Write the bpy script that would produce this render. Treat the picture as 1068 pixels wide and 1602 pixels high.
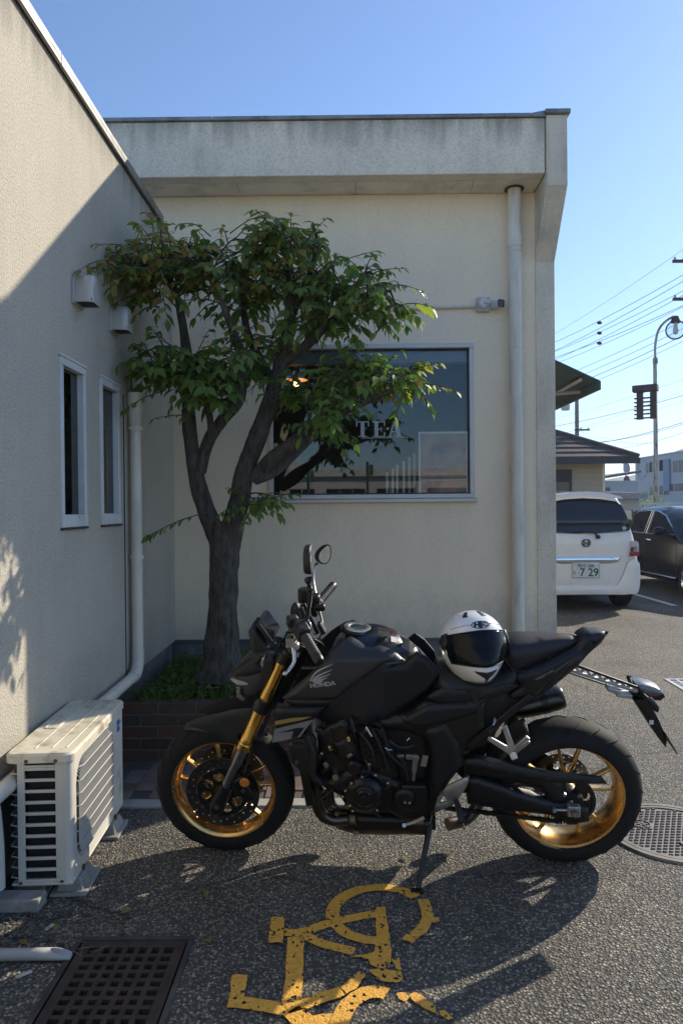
import bpy, bmesh, math, random
from math import sin, cos, pi, radians, sqrt, atan2, hypot
from mathutils import Vector, Matrix, noise
from mathutils.geometry import delaunay_2d_cdt
random.seed(11)
scene = bpy.context.scene
C = scene.collection
for o in list(bpy.data.objects):
    bpy.data.objects.remove(o)

# ------------------------------------------------------------------ camera
CAM_H = 1.5
FPX = 1111.0                      # focal length in photograph pixels (1068 x 1602)
CAMROT = (Matrix.Rotation(radians(.31), 3, 'Z') @ Matrix.Rotation(radians(90 - .41), 3, 'X')
          @ Matrix.Rotation(radians(-.5), 3, 'Z'))
cam_d = bpy.data.cameras.new('camera')
cam_d.sensor_fit = 'VERTICAL'
cam_d.sensor_height = 36
cam_d.lens = 36 * FPX / 1602
cam_d.clip_start = .05
cam_d.clip_end = 6000
cam = bpy.data.objects.new('camera', cam_d)
C.objects.link(cam)
cam.matrix_world = Matrix.Translation((0, 0, CAM_H)) @ CAMROT.to_4x4()
scene.camera = cam
scene.render.resolution_x, scene.render.resolution_y = 682, 1024

# ------------------------------------------------------------------ sky, sun, exposure
SUN_DIR = Vector((1, .87, .735)).normalized()      # towards the sun
world = bpy.data.worlds.new('World')
scene.world = world
world.use_nodes = True
wn = world.node_tree
bg = wn.nodes['Background']
sky = wn.nodes.new('ShaderNodeTexSky')
sky.sky_type = 'NISHITA'
sky.sun_disc = False
sky.sun_elevation = math.asin(SUN_DIR.z)
sky.sun_rotation = atan2(SUN_DIR.x, SUN_DIR.y)
sky.air_density = 1.0
sky.dust_density = .2
sky.ozone_density = 6.0
wn.links.new(sky.outputs[0], bg.inputs[0])
bg.inputs[1].default_value = .118
sun_d = bpy.data.lights.new('sun', 'SUN')
sun_d.energy = 3.6
sun_d.angle = radians(.5)
sun_d.color = (1, .90, .73)
sun = bpy.data.objects.new('sun', sun_d)
C.objects.link(sun)
sun.rotation_euler = SUN_DIR.to_track_quat('Z', 'Y').to_euler()
sun.location = (20, 18, 15)
vs = scene.view_settings
vs.view_transform = 'Standard'
vs.look = 'None'
vs.gamma = 1
vs.use_curve_mapping = False
vs.exposure = 0.78

# ------------------------------------------------------------------ measuring: photograph pixel -> point at a known depth
def ray(u, v):
    return CAMROT @ Vector(((u - 534) / FPX, -(v - 801) / FPX, -1))
def atY(u, v, Y):
    d = ray(u, v); return Vector((0, 0, CAM_H)) + d * (Y / d.y)
def atX(u, v, X):
    d = ray(u, v); return Vector((0, 0, CAM_H)) + d * (X / d.x)
def atZ(u, v, Z=0):
    d = ray(u, v); return Vector((0, 0, CAM_H)) + d * ((Z - CAM_H) / d.z)

# ------------------------------------------------------------------ materials
MATS = {}
def nn(nt, t, **kw):
    n = nt.nodes.new(t)
    for k, v in kw.items():
        setattr(n, k, v)
    return n
def mat(name, col, rough=.5, metal=0., var=0., vscale=6., bump=0., bscale=250., spec=.5, coat=0., detail=4.,
        rvar=0., dirt=None, dscale=2., dlo=.5, dhi=.75, stretch=None, emit=None, estr=0., bdist=.002, alpha=1.):
    if name in MATS:
        return MATS[name]
    m = bpy.data.materials.new(name); m.use_nodes = True
    nt = m.node_tree; b = nt.nodes['Principled BSDF']
    L = nt.links.new
    c4 = (*col, 1)
    b.inputs['Base Color'].default_value = c4
    b.inputs['Roughness'].default_value = rough
    b.inputs['Metallic'].default_value = metal
    b.inputs['Specular IOR Level'].default_value = spec
    b.inputs['Coat Weight'].default_value = coat
    b.inputs['Coat Roughness'].default_value = .06
    if emit:
        b.inputs['Emission Color'].default_value = (*emit, 1)
        b.inputs['Emission Strength'].default_value = estr
    if var or bump or dirt or rvar:
        tc = nn(nt, 'ShaderNodeTexCoord')
        vec = tc.outputs['Object']
    out = None
    if var:
        n1 = nn(nt, 'ShaderNodeTexNoise'); n1.inputs['Scale'].default_value = vscale; n1.inputs['Detail'].default_value = detail
        L(vec, n1.inputs['Vector'])
        mr = nn(nt, 'ShaderNodeMapRange'); mr.inputs[1].default_value = .3; mr.inputs[2].default_value = .7
        mr.inputs[3].default_value = 1 - var; mr.inputs[4].default_value = 1 + var
        L(n1.outputs[0], mr.inputs[0])
        mx = nn(nt, 'ShaderNodeVectorMath', operation='SCALE'); mx.inputs[0].default_value = col
        L(mr.outputs[0], mx.inputs['Scale']); out = mx.outputs[0]
    if dirt:
        mp = nn(nt, 'ShaderNodeMapping'); L(vec, mp.inputs[0])
        if stretch: mp.inputs['Scale'].default_value = stretch
        n2 = nn(nt, 'ShaderNodeTexNoise'); n2.inputs['Scale'].default_value = dscale; n2.inputs['Detail'].default_value = 6
        n2.inputs['Roughness'].default_value = .65
        L(mp.outputs[0], n2.inputs['Vector'])
        mr2 = nn(nt, 'ShaderNodeMapRange'); mr2.inputs[1].default_value = dlo; mr2.inputs[2].default_value = dhi
        L(n2.outputs[0], mr2.inputs[0])
        mm = nn(nt, 'ShaderNodeMix', data_type='RGBA')
        mm.inputs['A'].default_value = c4; mm.inputs['B'].default_value = (*dirt, 1)
        if out: L(out, mm.inputs['A'])
        L(mr2.outputs[0], mm.inputs['Factor']); out = mm.outputs['Result']
    if out: L(out, b.inputs['Base Color'])
    if rvar:
        n4 = nn(nt, 'ShaderNodeTexNoise'); n4.inputs['Scale'].default_value = 14; n4.inputs['Detail'].default_value = 5
        L(vec, n4.inputs['Vector'])
        mr4 = nn(nt, 'ShaderNodeMapRange'); mr4.inputs[1].default_value = .3; mr4.inputs[2].default_value = .7
        mr4.inputs[3].default_value = max(0, rough - rvar); mr4.inputs[4].default_value = rough + rvar
        L(n4.outputs[0], mr4.inputs[0]); L(mr4.outputs[0], b.inputs['Roughness'])
    if bump:
        n3 = nn(nt, 'ShaderNodeTexNoise'); n3.inputs['Scale'].default_value = bscale; n3.inputs['Detail'].default_value = 3
        L(vec, n3.inputs['Vector'])
        bp = nn(nt, 'ShaderNodeBump'); bp.inputs['Strength'].default_value = bump; bp.inputs['Distance'].default_value = bdist
        L(n3.outputs[0], bp.inputs['Height']); L(bp.outputs[0], b.inputs['Normal'])
    MATS[name] = m
    return m

def glass_mat(name, tint=(.6, .65, .65), dark=.55, rough=.0, ior=1.75):
    """window glass: clear tinted transmission with a mirror-like Fresnel layer"""
    if name in MATS: return MATS[name]
    m = bpy.data.materials.new(name); m.use_nodes = True
    nt = m.node_tree; nt.nodes.clear(); L = nt.links.new
    o = nn(nt, 'ShaderNodeOutputMaterial')
    t = nn(nt, 'ShaderNodeBsdfTransparent'); t.inputs[0].default_value = (*[c * dark for c in tint], 1)
    g = nn(nt, 'ShaderNodeBsdfGlossy'); g.inputs['Roughness'].default_value = rough; g.inputs[0].default_value = (1, 1, 1, 1)
    fr = nn(nt, 'ShaderNodeFresnel'); fr.inputs[0].default_value = ior
    mx = nn(nt, 'ShaderNodeMixShader')
    L(fr.outputs[0], mx.inputs[0]); L(t.outputs[0], mx.inputs[1]); L(g.outputs[0], mx.inputs[2]); L(mx.outputs[0], o.inputs[0])
    MATS[name] = m
    return m

# ------------------------------------------------------------------ mesh helpers
class MB:
    def __init__(s): s.v = []; s.f = []; s.m = []
    def add(s, vs_, fs, mi=0):
        b = len(s.v); s.v += [tuple(p) for p in vs_]
        for f in fs:
            s.f.append(tuple(i + b for i in f)); s.m.append(mi)
        return s
    def box(s, lo, hi, M=None, mi=0):
        x0, y0, z0 = lo; x1, y1, z1 = hi
        p = [Vector(q) for q in ((x0,y0,z0),(x1,y0,z0),(x1,y1,z0),(x0,y1,z0),(x0,y0,z1),(x1,y0,z1),(x1,y1,z1),(x0,y1,z1))]
        if M is not None: p = [M @ q for q in p]
        return s.add(p, [(0,3,2,1),(4,5,6,7),(0,1,5,4),(1,2,6,5),(2,3,7,6),(3,0,4,7)], mi)
    def cbox(s, c, size, M=None, mi=0):
        h = [q / 2 for q in size]
        lo = [-q for q in h]
        T = Matrix.Translation(c) @ (M.to_4x4() if M is not None else Matrix.Identity(4))
        return s.box(lo, h, T, mi)
    def bar(s, a, b, w, h, up=(0,0,1), w2=None, h2=None):
        a = Vector(a); b = Vector(b); d = (b - a).normalized(); up = Vector(up)
        sx = d.cross(up)
        if sx.length < 1e-4: sx = d.cross(Vector((1,0,0)))
        sx.normalize(); uz = sx.cross(d).normalized()
        w2 = w if w2 is None else w2; h2 = h if h2 is None else h2
        p = []
        for q, ww, hh in ((a, w, h), (b, w2, h2)):
            p += [q - sx*ww/2 - uz*hh/2, q + sx*ww/2 - uz*hh/2, q + sx*ww/2 + uz*hh/2, q - sx*ww/2 + uz*hh/2]
        return s.add(p, [(3,2,1,0),(4,5,6,7),(0,1,5,4),(1,2,6,5),(2,3,7,6),(3,0,4,7)])
    def tube(s, pts, r, n=10, cap=True, closed=False):
        pts = [Vector(p) for p in pts]; N = len(pts)
        rs = r if isinstance(r, (list, tuple)) else [r] * N
        ref = None; vs_ = []
        for i, p in enumerate(pts):
            if closed: d = pts[(i+1) % N] - pts[i-1]
            else: d = pts[min(i+1, N-1)] - pts[max(i-1, 0)]
            d.normalize()
            if ref is None:
                ref = d.orthogonal().normalized()
            else:
                ref = (ref - d * ref.dot(d))
                if ref.length < 1e-6: ref = d.orthogonal()
                ref.normalize()
            b = d.cross(ref)
            for k in range(n):
                a = 2*pi*k/n
                vs_.append(p + (ref*cos(a) + b*sin(a)) * rs[i])
        fs = []
        for i in range(N if closed else N-1):
            j = (i+1) % N
            for k in range(n):
                fs.append((i*n+k, i*n+(k+1)%n, j*n+(k+1)%n, j*n+k))
        if cap and not closed:
            fs.append(tuple(range(n-1, -1, -1))); fs.append(tuple((N-1)*n+k for k in range(n)))
        return s.add(vs_, fs)
    def lathe(s, prof, c=(0,0,0), axis='Y', n=48, closed=False, M=None, a0=0., a1=2*pi):
        """prof: list of (radius, along axis)"""
        full = abs(a1 - a0 - 2*pi) < 1e-6
        cnt = n if full else n + 1
        c = Vector(c); vs_ = []
        for k in range(cnt):
            a = a0 + (a1-a0)*k/n
            for (r, h) in prof:
                if axis == 'Y': p = Vector((r*cos(a), h, r*sin(a)))
                elif axis == 'Z': p = Vector((r*cos(a), r*sin(a), h))
                else: p = Vector((h, r*cos(a), r*sin(a)))
                if M is not None: p = M @ p
                vs_.append(c + p)
        m = len(prof); fs = []
        for k in range(n):
            k2 = (k+1) % cnt if full else k+1
            for i in range(m if closed else m-1):
                j = (i+1) % m
                fs.append((k*m+i, k*m+j, k2*m+j, k2*m+i))
        return s.add(vs_, fs)
    def sphere(s, c, r, sc=(1,1,1), nu=16, nv=10, M=None):
        c = Vector(c); vs_ = []
        for j in range(nv+1):
            t = pi*j/nv
            for i in range(nu):
                a = 2*pi*i/nu
                p = Vector((r*sc[0]*sin(t)*cos(a), r*sc[1]*sin(t)*sin(a), r*sc[2]*cos(t)))
                if M is not None: p = M @ p
                vs_.append(c+p)
        fs = [(j*nu+i, (j+1)*nu+i, (j+1)*nu+(i+1)%nu, j*nu+(i+1)%nu) for j in range(nv) for i in range(nu)]
        return s.add(vs_, fs)
    def prism(s, pts, fn0, fn1):
        """pts 2-D outline; fn0/fn1 map (a, b) to the two end faces"""
        n = len(pts)
        vs_ = [fn0(*p) for p in pts] + [fn1(*p) for p in pts]
        fs = [tuple(range(n)), tuple(range(2*n-1, n-1, -1))] + [(i, n+i, n+(i+1)%n, (i+1)%n) for i in range(n)]
        return s.add(vs_, fs)
    def build(s, name, m, parent=None, smooth=None, bevel=0., fix=True, seg=2):
        me = bpy.data.meshes.new(name)
        me.from_pydata(s.v, [], s.f)
        if isinstance(m, (list, tuple)):
            for q in m: me.materials.append(q)
            me.polygons.foreach_set('material_index', s.m)
        else: me.materials.append(m)
        if fix:
            bm = bmesh.new(); bm.from_mesh(me)
            bmesh.ops.remove_doubles(bm, verts=bm.verts, dist=1e-5)
            bmesh.ops.recalc_face_normals(bm, faces=bm.faces)
            bm.to_mesh(me); bm.free()
        if smooth:
            me.shade_smooth(); me.set_sharp_from_angle(angle=radians(smooth))
        o = bpy.data.objects.new(name, me)
        C.objects.link(o)
        if parent: o.parent = parent
        if bevel:
            b = o.modifiers.new('bevel', 'BEVEL'); b.width = bevel; b.segments = seg; b.limit_method = 'ANGLE'
            b.angle_limit = radians(40); b.harden_normals = False
            if not smooth:
                me.shade_smooth(); me.set_sharp_from_angle(angle=radians(35))
        return o

def tag(o, label=None, cat=None, group=None, kind=None):
    if label: o['label'] = label
    if cat: o['category'] = cat
    if group: o['group'] = group
    if kind: o['kind'] = kind
    return o
def thing(name, label, cat, loc=(0,0,0), rot=(0,0,0), group=None):
    o = bpy.data.objects.new(name, None); C.objects.link(o)
    o.empty_display_size = .1
    o.location = loc; o.rotation_euler = rot
    return tag(o, label, cat, group)
def linkcopy(o, parent, loc=None, rot=None):
    c = o.copy(); C.objects.link(c); c.parent = parent
    if loc is not None: c.location = loc
    if rot is not None: c.rotation_euler = rot
    return c

def inpoly(p, poly):
    x, y = p; c = False; n = len(poly)
    for i in range(n):
        x1, y1 = poly[i]; x2, y2 = poly[i-1]
        if (y1 > y) != (y2 > y) and x < (x2-x1)*(y-y1)/(y2-y1)+x1: c = not c
    return c
def segdist(p, a, b):
    ax, ay = a; bx, by = b; px_, py_ = p
    dx, dy = bx-ax, by-ay; l = dx*dx+dy*dy
    t = 0 if l == 0 else max(0, min(1, ((px_-ax)*dx+(py_-ay)*dy)/l))
    return hypot(px_-ax-t*dx, py_-ay-t*dy)
def polydist(p, poly):
    return min(segdist(p, poly[i-1], poly[i]) for i in range(len(poly)))
def smoothpoly(pts, it=2, closed=True):
    """Chaikin corner cutting"""
    for _ in range(it):
        q = []; n = len(pts)
        rng = range(n) if closed else range(n-1)
        if not closed: q.append(pts[0])
        for i in rng:
            a = pts[i]; b = pts[(i+1) % n]
            q.append(tuple(.75*a[k]+.25*b[k] for k in range(len(a)))); q.append(tuple(.25*a[k]+.75*b[k] for k in range(len(a))))
        if not closed: q.append(pts[-1])
        pts = q
    return pts
def spline(pts, n=8):
    """Catmull-Rom through points"""
    P = [Vector(p) for p in pts]; out = []
    for i in range(len(P)-1):
        p0 = P[max(i-1,0)]; p1 = P[i]; p2 = P[i+1]; p3 = P[min(i+2,len(P)-1)]
        for k in range(n):
            t = k/n
            out.append(.5*((2*p1)+(p2-p0)*t+(2*p0-5*p1+4*p2-p3)*t*t+(3*p1-p0-3*p2+p3)*t**3))
    out.append(P[-1]); return out
def cdt(poly, res, holes=()):
    """triangulate a 2-D outline with inner grid points; returns verts, tris, boundary edges"""
    pts = []; edges = []
    for ring in [poly, *holes]:
        b = len(pts); dense = []
        for i in range(len(ring)):
            a = ring[i]; c = ring[(i+1) % len(ring)]
            l = hypot(c[0]-a[0], c[1]-a[1]); k = max(1, int(l/res))
            for j in range(k): dense.append((a[0]+(c[0]-a[0])*j/k, a[1]+(c[1]-a[1])*j/k))
        pts += dense; n = len(dense)
        edges += [(b+i, b+(i+1) % n) for i in range(n)]
    xs = [p[0] for p in poly]; ys = [p[1] for p in poly]
    nx = int((max(xs)-min(xs))/res)+1; ny = int((max(ys)-min(ys))/(res*.87))+1
    for j in range(ny+1):
        for i in range(nx+1):
            p = (min(xs)+(i+.5*(j % 2))*res, min(ys)+j*res*.87)
            if inpoly(p, poly) and polydist(p, poly) > res*.45 and not any(inpoly(p, h) or polydist(p, h) < res*.45 for h in holes):
                pts.append(p)
    r = delaunay_2d_cdt([Vector(p) for p in pts], edges, [], 0, 1e-6)
    V = [tuple(v) for v in r[0]]; T = []
    for t in r[2]:
        c = (sum(V[i][0] for i in t)/3, sum(V[i][1] for i in t)/3)
        if inpoly(c, poly) and not any(inpoly(c, h) for h in holes): T.append(tuple(t))
    cnt = {}
    for t in T:
        for a, b in ((t[0],t[1]),(t[1],t[2]),(t[2],t[0])):
            k = (min(a,b), max(a,b)); cnt.setdefault(k, []).append((a,b))
    return V, T, [e[0] for e in cnt.values() if len(e) == 1]
def pillow(name, poly, yf, m, parent, thick=.01, r=.01, drop=None, sym=False, res=.02, smooth=50, holes=(), mb=None, back=None):
    """panel with a rounded rim: outline in the (x, z) plane, outer surface y = yf(x, z); sym mirrors it about y = 0"""
    V, T, E = cdt(poly, res, holes)
    n = len(V); drop = r if drop is None else drop
    fo = []; bo = []
    for (x, z) in V:
        d = polydist((x, z), poly)
        for h in holes: d = min(d, polydist((x, z), h))
        t = max(0, 1 - d/r) if r > 0 else 0
        y = yf(x, z); s = -1 if y <= 0 else 1
        y0 = y - s*drop*(1-sqrt(max(0, 1-t*t)))
        fo.append((x, y0, z))
        if sym: bo.append((x, -y0, z))
        elif back is not None: bo.append((x, back, z))
        else: bo.append((x, y - s*max(thick, drop+.001), z))
    b = mb or MB()
    fs = [t for t in T] + [tuple(n+i for i in reversed(t)) for t in T] + [(a, bb, n+bb, n+a) for a, bb in E]
    b.add(fo+bo, fs)
    if mb is not None: return b
    return b.build(name, m, parent, smooth=smooth)
def text_mesh(body, size, extrude=.0005, align='CENTER', bold=0., shear=0., sx=1.):
    cu = bpy.data.curves.new('txt', 'FONT'); cu.body = body; cu.size = size; cu.extrude = extrude
    cu.align_x = align; cu.align_y = 'CENTER'; cu.offset = bold; cu.shear = shear
    ob = bpy.data.objects.new('txt', cu); C.objects.link(ob)
    dg = bpy.context.evaluated_depsgraph_get(); dg.update()
    me = bpy.data.meshes.new_from_object(ob.evaluated_get(dg))
    vs_ = [(v.co.x*sx, v.co.y, v.co.z) for v in me.vertices]; fs = [tuple(p.vertices) for p in me.polygons]
    bpy.data.objects.remove(ob); bpy.data.curves.remove(cu); bpy.data.meshes.remove(me)
    return vs_, fs
def lettering(name, body, size, fn, m, parent, **kw):
    vs_, fs = text_mesh(body, size, **kw)
    b = MB(); b.add([fn(*v) for v in vs_], fs)
    return b.build(name, m, parent)
def holder(name):
    o = bpy.data.objects.new(name, None); C.objects.link(o); o.empty_display_size = .1; return o
# ------------------------------------------------------------------ surface materials of the setting
def stucco(name, col, grain, bstr, stain=(.3,.29,.26), amt=.55, streak=(9, 9, .55), top=None, topamt=.6, glo=.8):
    m = bpy.data.materials.new(name); m.use_nodes = True; nt = m.node_tree; L = nt.links.new
    b = nt.nodes['Principled BSDF']; b.inputs['Roughness'].default_value = .9; b.inputs['Specular IOR Level'].default_value = .2
    tc = nn(nt, 'ShaderNodeTexCoord'); geo = tc.outputs['Object']
    n0 = nn(nt, 'ShaderNodeTexNoise'); n0.inputs['Scale'].default_value = 1.7; n0.inputs['Detail'].default_value = 8; n0.inputs['Roughness'].default_value = .65; L(geo, n0.inputs['Vector'])
    mp = nn(nt, 'ShaderNodeMapping'); mp.inputs['Scale'].default_value = streak; L(geo, mp.inputs[0])
    n1 = nn(nt, 'ShaderNodeTexNoise'); n1.inputs['Scale'].default_value = 1; n1.inputs['Detail'].default_value = 7; n1.inputs['Roughness'].default_value = .6; L(mp.outputs[0], n1.inputs['Vector'])
    mul = nn(nt, 'ShaderNodeMath', operation='MULTIPLY'); L(n0.outputs[0], mul.inputs[0]); L(n1.outputs[0], mul.inputs[1])
    mr = nn(nt, 'ShaderNodeMapRange'); mr.inputs[1].default_value = .2; mr.inputs[2].default_value = .42; mr.inputs[4].default_value = amt; L(mul.outputs[0], mr.inputs[0])
    mx = nn(nt, 'ShaderNodeMix', data_type='RGBA'); mx.inputs['A'].default_value = (*col, 1); mx.inputs['B'].default_value = (*stain, 1); L(mr.outputs[0], mx.inputs['Factor'])
    n2 = nn(nt, 'ShaderNodeTexNoise'); n2.inputs['Scale'].default_value = grain; n2.inputs['Detail'].default_value = 4; n2.inputs['Roughness'].default_value = .55; L(geo, n2.inputs['Vector'])
    prev = mx.outputs['Result']
    sx = nn(nt, 'ShaderNodeSeparateXYZ'); L(geo, sx.inputs[0])
    if top:      # rain streaks running down from the coping, ragged lower ends
        mpt = nn(nt, 'ShaderNodeMapping'); mpt.inputs['Scale'].default_value = (11, 11, .8); L(geo, mpt.inputs[0])
        nt1 = nn(nt, 'ShaderNodeTexNoise'); nt1.inputs['Scale'].default_value = 1; nt1.inputs['Detail'].default_value = 6; L(mpt.outputs[0], nt1.inputs['Vector'])
        r1 = nn(nt, 'ShaderNodeMapRange'); r1.inputs[1].default_value = top-.42; r1.inputs[2].default_value = top; L(sx.outputs[2], r1.inputs[0])
        m1 = nn(nt, 'ShaderNodeMath', operation='MULTIPLY'); L(r1.outputs[0], m1.inputs[0]); L(nt1.outputs[0], m1.inputs[1])
        r2 = nn(nt, 'ShaderNodeMapRange'); r2.inputs[1].default_value = .26; r2.inputs[2].default_value = .6; r2.inputs[4].default_value = topamt; L(m1.outputs[0], r2.inputs[0])
        mt = nn(nt, 'ShaderNodeMix', data_type='RGBA'); L(r2.outputs[0], mt.inputs['Factor']); L(prev, mt.inputs['A']); mt.inputs['B'].default_value = (.13,.125,.11,1); prev = mt.outputs['Result']
    # grey-green tone in ragged patches, denser towards the wall foot
    nb = nn(nt, 'ShaderNodeTexNoise'); nb.inputs['Scale'].default_value = 2.6; nb.inputs['Detail'].default_value = 9; nb.inputs['Roughness'].default_value = .7; L(geo, nb.inputs['Vector'])
    rb1 = nn(nt, 'ShaderNodeMapRange'); rb1.inputs[1].default_value = 1.25; rb1.inputs[2].default_value = .45; L(sx.outputs[2], rb1.inputs[0])
    mb1 = nn(nt, 'ShaderNodeMath', operation='MULTIPLY'); L(rb1.outputs[0], mb1.inputs[0]); L(nb.outputs[0], mb1.inputs[1])
    rb2 = nn(nt, 'ShaderNodeMapRange'); rb2.inputs[1].default_value = .25; rb2.inputs[2].default_value = .62; rb2.inputs[4].default_value = .55; L(mb1.outputs[0], rb2.inputs[0])
    mb2 = nn(nt, 'ShaderNodeMix', data_type='RGBA'); L(rb2.outputs[0], mb2.inputs['Factor']); L(prev, mb2.inputs['A']); mb2.inputs['B'].default_value = (.26,.27,.22,1); prev = mb2.outputs['Result']
    # small dark specks
    ns = nn(nt, 'ShaderNodeTexNoise'); ns.inputs['Scale'].default_value = 38; ns.inputs['Detail'].default_value = 2; L(geo, ns.inputs['Vector'])
    rs = nn(nt, 'ShaderNodeMapRange'); rs.inputs[1].default_value = .70; rs.inputs[2].default_value = .76; rs.inputs[4].default_value = .6; L(ns.outputs[0], rs.inputs[0])
    ms = nn(nt, 'ShaderNodeMix', data_type='RGBA'); L(rs.outputs[0], ms.inputs['Factor']); L(prev, ms.inputs['A']); ms.inputs['B'].default_value = (*stain, 1); prev = ms.outputs['Result']
    # darker tone in the low spots of the grain
    mr2 = nn(nt, 'ShaderNodeMapRange'); mr2.inputs[1].default_value = .32; mr2.inputs[2].default_value = .55; mr2.inputs[3].default_value = glo; mr2.inputs[4].default_value = 1.03; L(n2.outputs[0], mr2.inputs[0])
    sc = nn(nt, 'ShaderNodeVectorMath', operation='SCALE'); L(prev, sc.inputs[0]); L(mr2.outputs[0], sc.inputs['Scale'])
    L(sc.outputs[0], b.inputs['Base Color'])
    bp = nn(nt, 'ShaderNodeBump'); bp.inputs['Strength'].default_value = bstr; bp.inputs['Distance'].default_value = .012; L(n2.outputs[0], bp.inputs['Height']); L(bp.outputs[0], b.inputs['Normal'])
    MATS[name] = m; return m
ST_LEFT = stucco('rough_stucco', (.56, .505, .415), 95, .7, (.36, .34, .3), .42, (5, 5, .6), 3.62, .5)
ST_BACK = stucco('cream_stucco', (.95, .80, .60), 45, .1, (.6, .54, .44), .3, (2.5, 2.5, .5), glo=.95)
ST_FASC = stucco('fascia_stucco', (.92, .80, .64), 80, .3, (.40, .37, .32), .4, (5, 5, 1.1), 4.36, .6)
ST_PIER = stucco('weathered_pebbledash', (.88, .77, .61), 120, .7, (.28, .26, .22), .5, (6, 6, 1.2))
M_FOUND = mat('foundation_render', (.15, .15, .145), .85, var=.25, vscale=7, dirt=(.3,.3,.3), dscale=5, dlo=.55, dhi=.7, bump=.3, bscale=120)
M_COPING = mat('metal_coping', (.30, .29, .28), .45, .5, var=.2, vscale=9, dirt=(.12,.1,.09), dscale=6)
M_PVC = mat('ivory_pvc', (.76, .69, .57), .42, var=.07, vscale=5, dirt=(.38,.36,.33), dscale=3, stretch=(8,8,.8), dlo=.52, dhi=.8)
M_ALU = mat('window_aluminium', (.55, .54, .51), .4, .35, var=.08)
M_WHITEALU = mat('white_window_frame', (.66, .66, .64), .4, var=.06, dirt=(.4,.4,.38), dscale=4, dlo=.55)
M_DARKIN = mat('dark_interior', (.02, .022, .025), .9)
M_SEAM = mat('dark_seam', (.05, .05, .05), .9)
M_SOFFIT = mat('soffit_board', (.90, .80, .66), .8, var=.08, dirt=(.35,.33,.29), dscale=2.5, dlo=.5, dhi=.8)

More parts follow.
